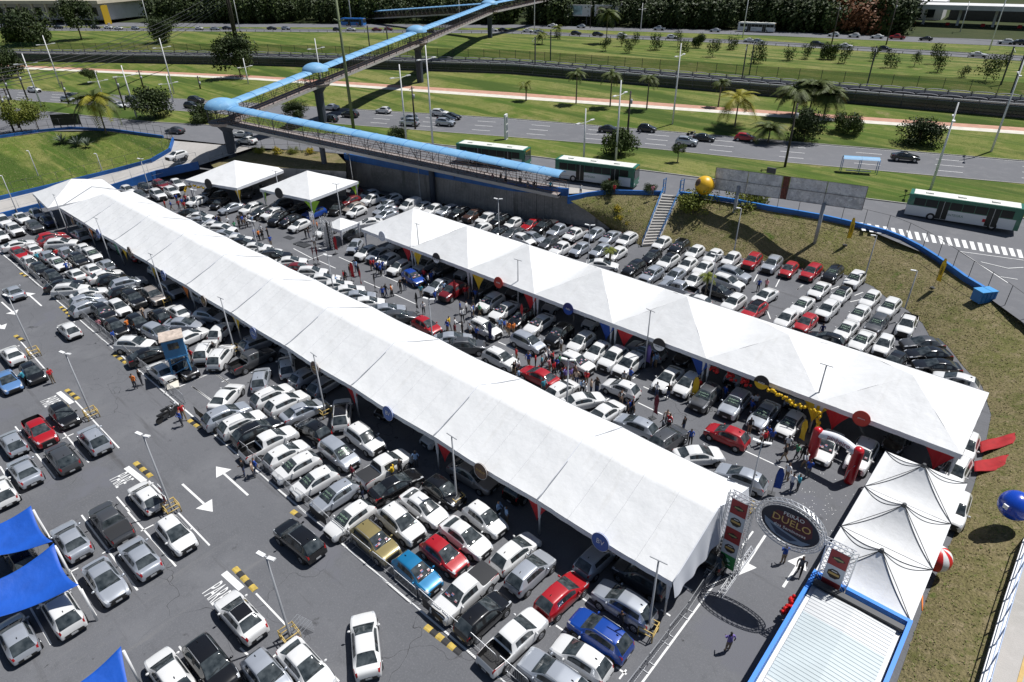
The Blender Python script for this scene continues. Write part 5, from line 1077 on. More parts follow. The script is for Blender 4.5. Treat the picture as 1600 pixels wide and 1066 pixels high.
for c in CARS:
    kc, col, x, y, ang, row, fl, z = c
    kind = KINDS[kc]; P_ = CARP[kind]; D = CARDEF[kind]
    pm = PAINTS[col][1]
    dist = math.hypot(x, y)
    near = dist < 62
    sc = random.uniform(.87, .955)
    root = empty(kind, (x, y, z), R(ang), LAB[id(c)], CATEG[kc], ROWL[row][1])
    root.scale = (sc, random.uniform(.885, .93), random.uniform(.92, 1.0))
    b = link('body', P_['body'], root); slotmat(b, 0, pm)
    link('windscreen', P_['windscreen'], root); link('rear_window', P_['rear_window'], root)
    for s in 'lr': link('side_window', P_['side_window_'+s], root)
    if row not in ('far', 'far2'):
        for s in 'lr':
            link('headlight', P_['headlight_'+s], root); link('taillight', P_['taillight_'+s], root)
    r = D['wr']; hw = D['hw']
    for wx in D['wb']:
        for s in (1, -1):
            t = link('wheel', P_['tyre'], root); t.location = (wx, s*(hw-.14), r)
            if s < 0: t.rotation_euler = (0, 0, math.pi)
            if dist < 150: link('rim', P_['rim'], t)
    if dist < 140:
        for s in (1, -1):
            m_ = link('mirror', P_['mirror'], root); m_.location = (P_['_xm'], s*(hw-.03), P_['_zm'])
            if s < 0: m_.rotation_euler = (0, 0, math.pi)
            slotmat(m_, 0, pm)
    if near:
        for s in (1, -1):
            q = link('number_plate', P_['plate'], root); q.location = (s*(D['L']/2-.005), 0, .46)
        q = link('wiper', P_['wiper'], root)
        if kc in 'hu':
            q = link('antenna', P_['fin'], root); q.location = (-D['L']/2+.95, 0, lerpt(D['top'], -D['L']/2+.95)+.02)
    if kc == 'u' and dist < 110 and random.random() < .6:
        for s in (1, -1):
            q = link('roof_rail', P_['rail'], root); q.location = (.1, s*(P_['_twr']-.02), P_['_zr']-.01)
    if 'blackroof' in fl: link('roof_panel', P_['dark_roof'], root)
    if 'poster' in fl: link('windscreen_papers', P_['poster'], root)['kind'] = 'stuff'
    if 'writing' in fl: link('windscreen_writing', P_['lettering'], root)['kind'] = 'stuff'
    if 'cover' in fl: link('bed_cover', P_['cover'], root)

# ================================================================= tents
CLOTH = {'r': mat('red_cloth', (.46,.012,.02), .7), 'ye': mat('yellow_cloth', (.72,.47,.02), .7), 'o': mat('orange_cloth', (.70,.19,.03), .7), 'gr': mat('green_cloth', (.06,.28,.14), .7),
  'b': mat('blue_cloth', (.01,.06,.32), .7), 'lg': mat('lime_cloth', (.34,.60,.05), .7), 'k': mat('black_cloth', (.012,.012,.014), .8), 'w': mat('white_cloth', (.74,.74,.74), .7),
  'db': mat('navy_cloth', (.012,.02,.10), .7), 'lb': mat('light_blue_cloth', (.30,.45,.68), .7), 'te': mat('teal_cloth', (.05,.32,.42), .7), 'pk': mat('pink_cloth', (.60,.25,.28), .7),
  'pu': mat('purple_cloth', (.18,.13,.40), .7), 'dr': mat('maroon_cloth', (.16,.015,.03), .7), 'br': mat('brown_cloth', (.16,.09,.06), .7), 'be': mat('beige_cloth', (.45,.34,.26), .7), 'g': mat('grey_cloth', (.14,.15,.17), .7)}

def tent_posts(t, corners, z, r=.07):
    pm = MB(); pm.tube([(0,0,0), (0,0,z)], r, WHITEMETAL, 8); me = pm.mesh('tent_post')
    cm = MB()
    cm.grid(lambda u, v: (math.cos(u*6.283)*(.10+.16*v**2.2), math.sin(u*6.283)*(.10+.16*v**2.2), z*.45+z*.55*v), 10, 6, FABRICV); cme = cm.mesh('gathered_curtain')
    for x, y in corners:
        o = link('post', me, t); o.location = (x, y, 0)
        o = link('gathered_curtain', cme, t); o.location = (x, y, 0)

def valance(t, a, b, zt, h, m=None, sag=0.0):
    mb = MB()
    a = Vector(a); b = Vector(b); d = b-a
    n = Vector((d.y, -d.x, 0)).normalized()*.02
    mb.grid(lambda u, v: (a.x+d.x*u+n.x*(1+math.sin(u*40)), a.y+d.y*u+n.y*(1+math.sin(u*40)), zt-sag*math.sin(u*math.pi)-h*v), 24, 1, m or FABRICV)
    mb.build('valance', t)

def gable_tent(x0, x1, y0, y1, ze, zr, label, hip=False, endwall=False, lastposts=False):
    cx, cy = (x0+x1)/2, (y0+y1)/2
    t = empty('marquee_tent', (cx, cy, 0), 0, label, 'tent', 'marquee tents of the long row')
    L, W = x1-x0, y1-y0
    rnd = random.Random(int(x0*10))
    ph = rnd.uniform(0, 6)
    def rise(s):           # s 0 at eave .. 1 at ridge, slightly concave
        return (zr-ze)*(s**1.12)
    mb = MB()
    def fn(u, v):
        x = -L/2+L*u; y = -W/2+W*v
        s = 1-abs(v*2-1)
        if hip: s = min(s, u*L/(W/2))
        sag = -.15*math.sin(u*math.pi)*(1-.45*s) - .02*math.sin(u*math.pi*6+ph)*(1-s)*s*4 + .012*math.sin(v*31+u*9+ph)
        if hip: sag *= s
        return (x, y, ze+rise(s)+sag)
    mb.grid(fn, 24, 24, FABRIC)
    mb.build('roof', t)
    for x in (([-L/2] if not hip else [])+([L/2] if endwall else [])):
        sb = MB()
        sb.tube([(x, -W/2+W*v, ze+rise(1-abs(v*2-1))+.02) for v in [k/16 for k in range(17)]], .035, FABRICV, 6)
        sb.build('roof_seam', t)
    for k in (1, 2, 3):
        sb = MB(); u_ = k/4
        sb.tube([Vector(fn(u_, v/20))+Vector((0,0,.004)) for v in range(21)], .014, mat('weld_seam', (.56,.57,.58), .6), 4, cap=False); sb.build('welded_seam', t)
    valance(t, (-L/2, -W/2), (L/2, -W/2), ze+.02, .42, sag=.15); valance(t, (L/2, W/2), (-L/2, W/2), ze+.02, .42, sag=.15)
    if hip: valance(t, (-L/2, W/2), (-L/2, -W/2), ze+.02, .42)
    if endwall:
        w = MB()
        w.grid(lambda u, v: (L/2+.02+.25*v+.06*math.sin(u*38)*v, -W/2+W*u, (ze+rise(1-abs(u*2-1)))*(1-v)+v*(ze-1.15)), 60, 4, FABRICV)
        w.build('gable_curtain', t)
    cs = [(-L/2, -W/2+.28), (-L/2, W/2-.28)]
    if lastposts: cs += [(L/2-.3, -W/2+.28), (L/2-.3, W/2-.28)]
    tent_posts(t, cs, ze)
    fr = MB()
    for x in (-L/2+.05,):
        fr.bar((x, -W/2, ze-.05), (x, 0, zr-.12), .09, STEEL); fr.bar((x, W/2, ze-.05), (x, 0, zr-.12), .09, STEEL); fr.bar((x, -W/2, ze-.1), (x, W/2, ze-.1), .08, STEEL)
    fr.build('roof_frame', t)
    return t

xs_long = [-109.6, -99.6, -89.6, -79.6, -69.55, -59.6, -49.7, -39.72, -29.65, -19.65, -9.7]
for i, (a, b) in enumerate(zip(xs_long, xs_long[1:])):
    last = i == len(xs_long)-2
    gable_tent(a, b, 24.05, 34.0, 3.4, 5.35, 'white gable section of the long tent, %s from its far left end' % ordn(i) if not last else 'white gable section of the long tent nearest the entrance gate', hip=(i == 0), endwall=last, lastposts=last)

def pyramid_tent(cx, cy, rz, s, ze, zp, label, group=None, posts=True, power=1.04, name='pyramid_tent', sy=None):
    t = empty(name, (cx, cy, 0), rz, label, 'tent', group)
    h = s/2; hy = (sy or s)/2
    rnd = random.Random(int(cx*7+cy)); ph = rnd.uniform(0, 6)
    mb = MB()
    def fn(u, v):
        a, b = u*2-1, v*2-1
        s_ = 1-max(abs(a), abs(b))
        return (a*h, b*hy, ze+(zp-ze)*s_**power+.012*math.sin(a*17+ph)*math.sin(b*13)*s_)
    for q in range(4):                      # four triangular sides, crisp at the hips
        ca, sa = (1, 0, -1, 0)[q], (0, 1, 0, -1)[q]
        def side(u, v):
            s_ = 1-v; w_ = (u*2-1)*s_; a, b = ca*s_-sa*w_, sa*s_+ca*w_
            return (a*h, b*hy, ze+(zp-ze)*v**power+.02*math.sin(w_*11+ph+q)*v*(1-v)*4)
        mb.grid(side, 12, 14, FABRIC)
    o = mb.build('roof', t)
    C_ = [(-h, -hy), (h, -hy), (h, hy), (-h, hy)]
    for k in range(4): valance(t, C_[k], C_[(k+1) % 4], ze+.015, .42)
    if posts: tent_posts(t, [(x*.945, y*.945) for x, y in C_], ze)
    return t
xs_far = [-68.3, -58.55, -48.6, -38.9, -29.05, -19.3, -9.55, .15]
for i, (a, b) in enumerate(zip(xs_far, xs_far[1:])):
    pyramid_tent((a+b)/2, 51.75, 0, 9.84, 3.4, 5.95 if i < 5 else 5.5, 'white pyramid tent in the far tent row, %s from its left end' % ordn(i), 'pyramid tents of the far row')
pyramid_tent(-115.0, 28.2, R(-5), 9.9, 3.4, 5.6, 'white pyramid tent alone at the far left end of the long tent')
def quad_tent(pts, label):
    c = [sum(p[k] for p in pts)/4 for k in (0, 1)]
    a = math.atan2(pts[1][1]-pts[0][1], pts[1][0]-pts[0][0])
    sx = math.hypot(pts[1][0]-pts[0][0], pts[1][1]-pts[0][1]); sy = math.hypot(pts[2][0]-pts[1][0], pts[2][1]-pts[1][1])
    return pyramid_tent(c[0], c[1], a, sx, 3.4, 5.7, label, 'separate pyramid tents', sy=sy)
UT1 = quad_tent([(-108.7,42.0),(-97.9,45.1),(-100.6,56.3),(-111.5,53.4)], 'larger upper white pyramid tent near the footbridge with yellow balloons')
UT2 = quad_tent([(-94.1,47.3),(-83.5,49.3),(-86.0,59.3),(-96.6,57.4)], 'upper white pyramid tent with lime green corner drapes')
g = pyramid_tent(-74.0, 47.6, R(6), 3.4, 2.5, 3.4, 'small white gazebo beside the dark truss stage', posts=False, name='gazebo')
tent_posts(g, [(-1.6,-1.6),(1.6,-1.6),(1.6,1.6),(-1.6,1.6)], 2.5, .04)

# coloured drapes hung in the tent corners
def drape(x, y, c, rz=0, w=2.3, h=2.1, par=None):
    mb = MB()
    mb.grid(lambda u, v: ((u*2-1)*w/2*(1-v)**1.3, -.05*math.sin(u*14)*(1-v), -h*v), 14, 8, CLOTH[c])
    return mb
CN = {'r': 'red', 'ye': 'yellow', 'o': 'orange', 'gr': 'green', 'b': 'blue', 'lg': 'lime green'}
_dr = sorted([(-40.03, 24.25, 'r'), (-28.86, 24.25, 'r'), (-19.85, 24.25, 'r'), (-99.01, 24.25, 'o'), (-90.18, 24.25, 'gr'), (-87.60, 24.25, 'ye'), (-79.24, 24.25, 'ye'), (-70.75, 24.25, 'o'), (-59.52, 24.25, 'ye'), (-59.42, 46.95, 'r'), (-57.64, 46.95, 'ye'), (-47.25, 46.95, 'ye'), (-39.57, 46.95, 'r'), (-29.79, 46.95, 'b'), (-27.74, 46.95, 'r'), (-19.83, 46.95, 'b'), (-9.78, 46.95, 'ye'), (-8.21, 46.95, 'r'), (-1.03, 46.95, 'r')], key=lambda d: left_key(d[0], d[1], 2.5))
_cnt = {}
for x, y, c in _dr:
    row = 'long tent' if y < 30 else 'far tent row'
    k = _cnt.get((row, c), 0); _cnt[(row, c)] = k+1
    o = drape(x, y, c).build('corner_drape')
    o.location = (x, y+.05, 3.2)
    tag(o, '%s %s cloth drape from left under the %s eave' % (ordn(k), CN[c], row), 'drape', 'coloured drapes under the eaves')
for i, (tx, ty) in enumerate([(-83.9,49.6),(-86.2,59.0),(-93.8,47.6)]):
    o = drape(tx, ty, 'lg').build('corner_drape'); o.location = (tx, ty, 3.1)
    o.rotation_euler = (0, 0, R(40+60*i))
    tag(o, 'lime green drape at the %s corner of the upper pyramid tent' % ('near right', 'far right', 'near left')[i], 'drape', 'lime drapes')
for i, (tx, ty) in enumerate([(-101.0,56.0),(-98.0,45.4)]):
    o = drape(tx, ty, 'ye').build('corner_drape'); o.location = (tx, ty, 3.1)
    tag(o, 'yellow drape at the %s corner of the larger upper pyramid tent' % ('far', 'near')[i], 'drape', 'yellow drapes')

# round dealer signs on the eaves
DISC = {'br': mat('disc_brown', (.12,.065,.04), .5), 'b': mat('disc_blue', (.05,.13,.42), .5), 'w': mat('disc_white', (.60,.63,.70), .5), 'kw': mat('disc_black', (.015,.015,.018), .5), 'ro': mat('disc_red', (.46,.035,.02), .5), 'nb': mat('disc_navy', (.012,.02,.16), .5), 'ky': mat('disc_dark', (.02,.02,.022), .5)}
DNAME = {'br': 'brown', 'b': 'blue', 'w': 'pale', 'kw': 'black and white', 'ro': 'red', 'nb': 'navy and red', 'ky': 'black and yellow'}
SIGNTXT = mat('sign_white_print', (.8,.8,.8), .5); GOLDTXT = mat('sign_gold_print', (.62,.42,.14), .5)
_cnt = {}
for x, z, y, c, txt, row in [(-104.36, 2.60, 24.00, 'br', '', 'long'), (-94.43, 3.17, 24.00, 'b', '', 'long'), (-84.19, 3.40, 24.00, 'br', '', 'long'), (-75.06, 2.94, 24.00, 'b', '', 'long'), (-65.41, 2.84, 24.00, 'br', '', 'long'), (-55.28, 2.69, 24.00, 'b', '', 'long'), (-44.75, 3.12, 24.00, 'br', '', 'long'), (-34.75, 3.07, 24.00, 'b', 'BV', 'long'), (-24.61, 3.03, 24.00, 'br', 'DUELO', 'long'), (-14.52, 3.31, 24.00, 'b', 'BV', 'long'), (-63.65, 3.65, 46.65, 'w', '', 'far'), (-53.59, 3.47, 46.65, 'kw', 'AUTO', 'far'), (-43.69, 3.35, 46.65, 'ro', 'auto', 'far'), (-34.18, 3.36, 46.65, 'nb', 'auto', 'far'), (-23.78, 3.21, 46.65, 'kw', 'UNIDOS', 'far'), (-14.15, 3.31, 46.65, 'ky', 'auto', 'far'), (-6.39, 3.47, 46.65, 'ro', 'pinheiro', 'far')]:
    k = _cnt.get((row, c), 0); _cnt[(row, c)] = k+1
    t = empty('round_sign', (x, y-.12, z), 0, '%s %s round sign from left on the %s eave' % (ordn(k), DNAME[c], 'long tent' if row == 'long' else 'far tent row'), 'sign', 'round eave signs')
    t.rotation_euler = (R(-8), 0, 0); t.scale = (.8, 1, .8)
    mb = MB(); mb.disc((0,0,0), .78, (0,1,0), .06, DISC[c], 28); mb.build('disc', t)
    rb = MB(); rb.tube([(math.cos(a)*.78, -.035, math.sin(a)*.78) for a in [k_*6.2832/28 for k_ in range(29)]], .02, WHITEMETAL if c in ('b', 'br') else DISC[c], 5, cap=False); rb.build('disc_rim', t)
    if c in ('kw', 'ky', 'nb'):
        hb = MB(); cc = {'kw': SIGNTXT, 'ky': CLOTH['ye'], 'nb': CLOTH['b']}[c]
        hb.poly([(math.cos(a)*.74, -.034, math.sin(a)*.74) for a in [math.pi+.12+(math.pi-.24)*q/14 for q in range(15)]], cc); hb.build('colour_field', t)
    if txt:
        tm = SIGNTXT if c not in ('br',) else GOLDTXT
        if c == 'kw': tm = BLACK
        me = text_mesh(txt, .62 if len(txt) < 4 else 1.5/len(txt)*1.05, tm)
        o = link('lettering', me, t); o.rotation_euler = (R(90), 0, 0); o.location = (0, -.05, 0 if c != 'kw' else -.25)
    else:
        e = MB(); e.tube([(-.35, -.045, .05), (0, -.045, .2), (.35, -.045, .05)], .05, GOLDTXT if c == 'br' else SIGNTXT, 5); e.box((0, -.045, -.15), (.8, .01, .12), GOLDTXT if c == 'br' else SIGNTXT); e.build('emblem', t)
for tx, ty, lab in ((-103.0, 43.4, 'dark round sign on the larger upper pyramid tent'), (-90.0, 48.0, 'black round sign on the lime draped pyramid tent')):
    mb = MB(); mb.disc((0,0,0), .8, (0.25,-1,.1), .06, DISC['kw'], 24); o = mb.build('round_sign'); o.location = (tx, ty-.1, 3.5); tag(o, lab, 'sign')

# tensioned canopies with black ropes
def rope_canopy(y0, y1, label):
    x0, x1 = -4.0, 1.1
    cx, cy = (x0+x1)/2, (y0+y1)/2
    t = empty('rope_canopy', (cx, cy, 0), 0, label, 'canopy', 'tensioned white canopies')
    h, hy = (x1-x0)/2, (y1-y0)/2
    def zf(a, b):
        r = max(abs(a), abs(b)); q = 1-r
        d = math.hypot(a, b)
        return 3.0+1.75*(.62*q**2.3+.38*q)
    mb = MB()
    for q in range(4):
        ca, sa = (1, 0, -1, 0)[q], (0, 1, 0, -1)[q]
        def side(u, v):
            s_ = 1-v; w_ = (u*2-1)*s_; a, b = ca*s_-sa*w_, sa*s_+ca*w_
            return (a*h, b*hy, zf(a, b))
        mb.grid(side, 12, 18, FABRIC)
    mb.build('roof', t)
    for sx, sy in ((-1,-1),(-1,1),(1,-1),(1,1)):
        rb = MB()
        rb.tube([(sx*h*q, sy*hy*q, zf(sx*q, sy*q)+.03) for q in [k/14 for k in range(15)]], .022, DKSTEEL, 5)
        rb.build('rope', t)
        rb = MB()
        pts = []
        for k in range(15):
            q = k/14; off = .16*math.sin(q*math.pi)
            pts.append((sx*h*q, sy*hy*(q-off), zf(sx*q, sy*(q-off))+.025))
        rb.tube(pts, .018, DKSTEEL, 5); rb.build('rope', t)
    cp = MB(); cp.tube([(0,0,4.62), (0,0,4.85)], [.16, .10], DKSTEEL, 10); cp.build('peak_cap', t)
    pb = MB(); pb.tube([(0,0,0),(0,0,3.0)], .05, STEEL, 8); me = pb.mesh('canopy_post')
    for sx, sy in ((-1,-1),(-1,1),(1,-1),(1,1)):
        o = link('post', me, t); o.location = (sx*h*.98, sy*hy*.98, 0)
    dv = MB(); dv.grid(lambda u, v: (-h-.03, (u*2-1)*hy, 3.0-.8*v), 12, 1, CLOTH['db']); dv.build('side_banner', t)
for k, (a, b) in enumerate(((39.65, 44.4), (35.0, 39.6), (30.35, 34.95))):
    rope_canopy(a, b, ['white roped canopy farthest from the blue rimmed roof', 'middle white roped canopy with a grey peak cap', 'white roped canopy touching the blue rimmed roof'][k])

# blue rimmed metal roof at the bottom right
def blue_roof_building():
    x0, x1, y0, y1 = -4.0, 1.12, 14.0, 30.0
    t = empty('blue_rimmed_building', (x0, y0, 0), 0, 'low building with corrugated white metal roof and bright blue rim', 'building')
    BR = mat('bright_blue_rim', (.012,.21,.75), .45)
    RW = mat('roof_white_metal', (.50,.515,.525), .5, .1, var=.05, scale=.6); RB = mat('roof_translucent_sheet', (.44,.50,.52), .45, var=.06, scale=.6)
    W, D_ = x1-x0, y1-y0
    wb = MB(); wb.box((W/2, D_/2-.05, 1.5), (W-.1, D_-.3, 3.0), BLUESTEEL); wb.build('wall', t)
    for c, s in (((.10, D_/2, 3.33), (.2, D_, .5)), ((W-.10, D_/2, 3.33), (.2, D_, .5)), ((W/2, D_-.12, 3.33), (W-.404, .24, .5)), ((W/2, .12, 3.33), (W-.404, .24, .5))):
        b = MB(); b.box(c, s, BR); b.build('rim', t)
    gb = MB(); gb.box((W/2, D_/2, 3.12), (W-.5, D_-.5, .06), mat('gutter_white', (.72,.71,.68), .6, var=.08, scale=2)); gb.build('gutter', t)
    n = 15; ya = .55; yb = D_-1.0
    for k in range(n):
        a = ya+(yb-ya)*k/n; c = ya+(yb-ya)*(k+1)/n
        mb = MB()
        m = RB if k in (8, 9, 10, 11, 12) else RW
        per = 4
        def fn(u, v):
            ph = (v*per) % 1.0
            return (.50+(W-1.0)*u, a+(c-a)*v, 3.30+.16*(1-abs(u*2-1)*1)*.4+.022*(1 if .35 < ph < .65 else 0)+.0007*k)
        N = per*10
        mb.grid(fn, 6, N, m, smooth=False)
        mb.build('roof_sheet', t)
    fl = MB(); fl.box((W/2, D_-.72, 3.42), (W-.5, .35, .22), DKSTEEL); fl.build('ridge_flashing', t)
blue_roof_building()

# ================================================================= entrance gate of aluminium truss
ALU = mat('truss_aluminium', (.62,.63,.65), .3, .6)
def truss_box(mb, a, b, w=.3, bay=.32, r=.022):
    a = Vector(a); b = Vector(b); d = (b-a); L = d.length; d.normalize()
    ref = Vector((0,1,0)) if abs(d.y) < .9 else Vector((1,0,0))
    u = d.cross(ref).normalized()*w/2; v = d.cross(u).normalized()*w/2
    cs = [u+v, u-v, -u-v, -u+v]
    for c in cs: mb.bar(a+c, b+c, r*2, ALU)
    n = max(2, int(L/bay))
    for k in range(n):
        p = a+d*(L*k/n); q = a+d*(L*(k+1)/n)
        for j in range(4):
            c0, c1 = cs[j], cs[(j+1) % 4]
            mb.bar(p+c0, q+c1, r*1.2, ALU)
def gate():
    Y = 29.87
    t = empty('truss_gate', (-6, Y, 0), 0, 'silver truss entrance gate with oval FEIRAO DUELO sign', 'gate')
    o_ = Vector((-6, Y, 0))
    def part(name, segs):
        mb = MB()
        for a, b in segs: truss_box(mb, Vector(a)-o_, Vector(b)-o_)
        return mb.build(name, t)
    for x in (-9.38, -8.08): part('truss_leg', [((x, Y, 0), (x, Y, 6.25))])
    for x in (-3.62, -2.35): part('truss_leg', [((x, Y, 0), (x, Y, 6.15))])
    part('truss_beam', [((-9.38, Y, 6.2), (-7.75, Y, 6.2))]); part('truss_beam', [((-3.95, Y, 6.1), (-2.35, Y, 6.1))])
    part('truss_foot', [((-8.08, 27.6, .16), (-8.08, 32.4, .16))]); part('truss_foot', [((-9.38, 28.4, .16), (-9.38, 31.4, .16))])
    cx, cz, ax, az = -5.83, 5.92, 1.95, 1.62
    ob = MB(); N = 40
    P_ = []
    for k in range(N):
        a = 2*math.pi*k/N
        P_.append((math.cos(a), math.sin(a)))
    for k in range(N):
        c0, s0 = P_[k]; c1, s1 = P_[(k+1) % N]
        for yy in (-.15, .15):
            for e in (0, -.26):
                ob.bar((cx+6+c0*(ax+e), yy, cz+s0*(az+e)), (cx+6+c1*(ax+e), yy, cz+s1*(az+e)), .045, ALU)
            ob.bar((cx+6+c0*ax, yy, cz+s0*az), (cx+6+c1*(ax-.26), yy, cz+s1*(az-.26)), .026, ALU)
        ob.bar((cx+6+c0*ax, -.15, cz+s0*az), (cx+6+c1*ax, .15, cz+s1*az), .026, ALU)
    ob.build('oval_truss', t)
    e = MB(); e.tube([(cx+6, -.03, cz), (cx+6, .03, cz)], 1.0, mat('oval_print_navy', (.012,.018,.035), .45), 40, smooth=False)
    for i, v in enumerate(e.v): e.v[i] = (cx+6+(v[0]-cx-6)*(ax-.3), v[1], cz+(v[2]-cz)*(az-.3))
    ov = e.build('oval_banner', t)
    def flat(name, pts, m, y):
        b = MB(); b.poly([(cx+6+x, y, cz+z) for x, z in pts], m); b.build(name, ov)
    flat('print_field', [(-1.05,.28),(-.85,.70),(.75,.98),(1.15,.6),(1.28,-.15),(.95,-.5),(-.75,-.45),(-1.1,-.1)], mat('print_maroon', (.085,.012,.02), .5), -.034)
    flat('print_field', [(-1.45,-.10),(-1.2,-.22),(-.2,-.55),(.8,-.72),(1.3,-.62),(.9,-1.05),(0,-1.28),(-.9,-1.0),(-1.35,-.55)], mat('print_car_grey', (.20,.26,.36), .4), -.036)
    flat('print_field', [(-1.1,-.42),(-.3,-.66),(.6,-.84),(.2,-1.1),(-.6,-1.0)], mat('print_car_blue', (.03,.05,.10), .4), -.038)
    for txt, size, x, z, m, ital in (('FEIRÃO', .36, .10, .70, SIGNTXT, 0), ('DUELO', .68, .05, .20, GOLDTXT, 0), ('dos Seminovos', .30, .05, -.32, SIGNTXT, 1)):
        o = link('lettering', text_mesh(txt, size, m), ov); o.rotation_euler = (R(90), 0, 0); o.location = (cx+6+x, -.046, cz+z)
    # the two banner columns
    RED = mat('banner_red', (.34,.03,.03), .55); WHT = mat('banner_white', (.62,.64,.68), .55); GRN = mat('banner_green', (.03,.26,.07), .55); DK = mat('banner_dark', (.035,.02,.015), .5)
    def column(xc, ztop, seq, w=.98):
        z = ztop
        for m, em in seq:
            h = 1.14 if m is not DK else .9
            b = MB(); b.box((xc+6, -.17, z-h/2), (w, .02, h-.01), m)
            p = b.build('banner_square', t)
            eb = MB()
            if em == 'oct':
                eb.poly([(xc+6+math.cos(a)*.36, -.185, z-h/2+math.sin(a)*.36) for a in [math.pi/8+q*math.pi/4 for q in range(8)]], DK)
                eb.box((xc+6, -.19, z-h/2), (.56, .008, .15), GOLDTXT)
                eb.box((xc+6, -.19, z-h/2+.2), (.3, .008, .05), SIGNTXT)
            elif em == 'dia':
                eb.poly([(xc+6-.38, -.185, z-h/2), (xc+6, -.185, z-h/2-.22), (xc+6+.38, -.185, z-h/2), (xc+6, -.185, z-h/2+.22)], DK)
                eb.box((xc+6, -.19, z-h/2), (.5, .008, .10), mat('print_gold_green', (.35,.36,.15), .5))
            elif em == 'leaf':
                for q in range(4):
                    a = q*math.pi/2
                    eb.box((xc+6+math.cos(a)*.1, -.186, z-h/2+.08+math.sin(a)*.1), (.14, .008, .14), mat('print_mint', (.5,.8,.6), .5), mx=Matrix.Rotation(math.pi/4, 4, 'Y'))
                eb.box((xc+6, -.186, z-h/2-.22), (.5, .008, .05), SIGNTXT)
            if eb.v: eb.build('printed_emblem', p)
            z -= h
    column(-8.73, 6.0, [(RED, 'dia'), (WHT, 'oct'), (RED, 'dia'), (WHT, 'oct'), (GRN, 'leaf')])
    column(-2.985, 5.95, [(RED, 'dia'), (WHT, 'oct'), (RED, '')])
gate()

# dark truss stage near the gazebo
def stage():
    t = empty('truss_stand', (-76, 45.0, 0), R(5), 'dark truss towers with black screen beside the gazebo', 'stand')
    def tw(x, y, h):
        mb = MB(); truss_box(mb, (x, y, 0), (x, y, h), .35, .4, .03)
        mb.build('truss_tower', t)
    for x, y, h in ((-1.2, .3, 4.2), (1.6, -.2, 4.2), (2.6, -.5, 4.0), (3.4, -.4, 4.0)): tw(x, y, h)
    b = MB(); b.box((3.0, -.35, 1.9), (.75, .2, 3.6), BLACK); b.build('screen', t)
    b = MB(); b.box((-1.5, -1.8, .05), (2.5, 1.2, .1), DKSTEEL); b.build('base_plate', t)
    b = MB(); b.box((-5.2, -1.2, .02), (1.6, .9, .03), DKSTEEL); b.build('floor_panel', t)
stage()

# red and white inflatable arch
def arch():
    A = Vector((-8.45, 43.6, 0)); Bv = Vector((-5.45, 43.2, 0))
    t = empty('inflatable_arch', (A+Bv)/2, 0, 'red and white inflatable arch over two white cars', 'arch')
    o_ = (A+Bv)/2
    INR = mat('inflatable_red', (.50,.012,.02), .3, coat=.3); INW = mat('inflatable_white', (.70,.71,.76), .4)
    for p in (A, Bv):
        mb = MB()
        q = p-o_
        mb.tube([q, q+Vector((0,0,.3)), q+Vector((0,0,2.9)), q+Vector((0,0,3.12)), q+Vector((0,0,3.25)), q+Vector((0,0,3.3))], [.34, .37, .37, .33, .2, .04], INR, 18)
        mb.build('arch_leg', t)
    mb = MB()
    pts = []
    for k in range(17):
        u = k/16
        pts.append(A.lerp(Bv, u)-o_+Vector((0, .12*math.sin(u*math.pi), 2.72+.32*math.sin(u*math.pi))))
    mb.tube(pts, .33, INW, 18); mb.build('arch_span', t)
    o = link('lettering', text_mesh('pinheiro', .5, mat('print_deep_red', (.25,.01,.02), .5)), t); o.rotation_euler = (R(68), 0, math.atan2(Bv.y-A.y, Bv.x-A.x)); o.location = (0.1, -.245, 3.06)
    sw = MB(); sw.tube([Bv-o_+Vector((-.26,-.27,.3)), Bv-o_+Vector((-.15,-.345,1.2)), Bv-o_+Vector((.12,-.355,1.9))], .03, SIGNTXT, 5); sw.build('printed_swoosh', t)
arch()

# balloons, carpets, loose things
def ball(name, c, r, m, label, stripes=None, tether=None, cat='balloon'):
    t = empty(name, c, 0, label, cat)
    if stripes:
        for k in range(stripes):
            b = MB(); a0 = 2*math.pi*k/stripes; a1 = 2*math.pi*(k+1)/stripes
            b.grid(lambda u, v: (r*math.cos(a0+(a1-a0)*u)*math.cos((v-.5)*math.pi), r*math.sin(a0+(a1-a0)*u)*math.cos((v-.5)*math.pi), r*math.sin((v-.5)*math.pi)), 3, 14, m[k % 2])
            b.build('gore', t)
    else:
        for k in range(8):
            b = MB(); a0 = 2*math.pi*k/8; a1 = 2*math.pi*(k+1)/8
            b.grid(lambda u, v: ((r-.012*abs(u*2-1)**6)*math.cos(a0+(a1-a0)*u)*math.cos((v-.5)*math.pi), (r-.012*abs(u*2-1)**6)*math.sin(a0+(a1-a0)*u)*math.cos((v-.5)*math.pi), r*math.sin((v-.5)*math.pi)), 6, 16, m)
            b.build('gore', t)
    if tether:
        b = MB(); b.tube([(0,0,-r), Vector(tether)-Vector(c)], .015, DKSTEEL, 4); b.build('tether', t)
    return t
yb = ball('advertising_balloon', (-38.01, 82.03, 6.6), 1.3, mat('balloon_yellow', (.72,.42,.02), .4), 'yellow advertising balloon with brown logo above the stairs', tether=onbank((-39.15, 83.65, 3.4)))
lg = MB()
cdir = Vector((-.35, -.55, .35)).normalized()
lg.grid(lambda u, v: (lambda d: d*1.315)((cdir + (Vector((.84,-.54,0)))*((u-.5)*.95) + Vector((.15,.3,.95))*((v-.5)*.95)).normalized()) if (u-.5)**2+(v-.5)**2 <= .25 else cdir*1.29, 14, 14, DISC['br']); lg.build('logo_patch', yb)
blu = ball('advertising_balloon', (3.84, 43.80, 3.2), .98, mat('balloon_blue', (.008,.06,.45), .25, coat=.4), 'glossy blue advertising ball at the right edge', tether=onbank((4.74, 43.94, 1.4)))
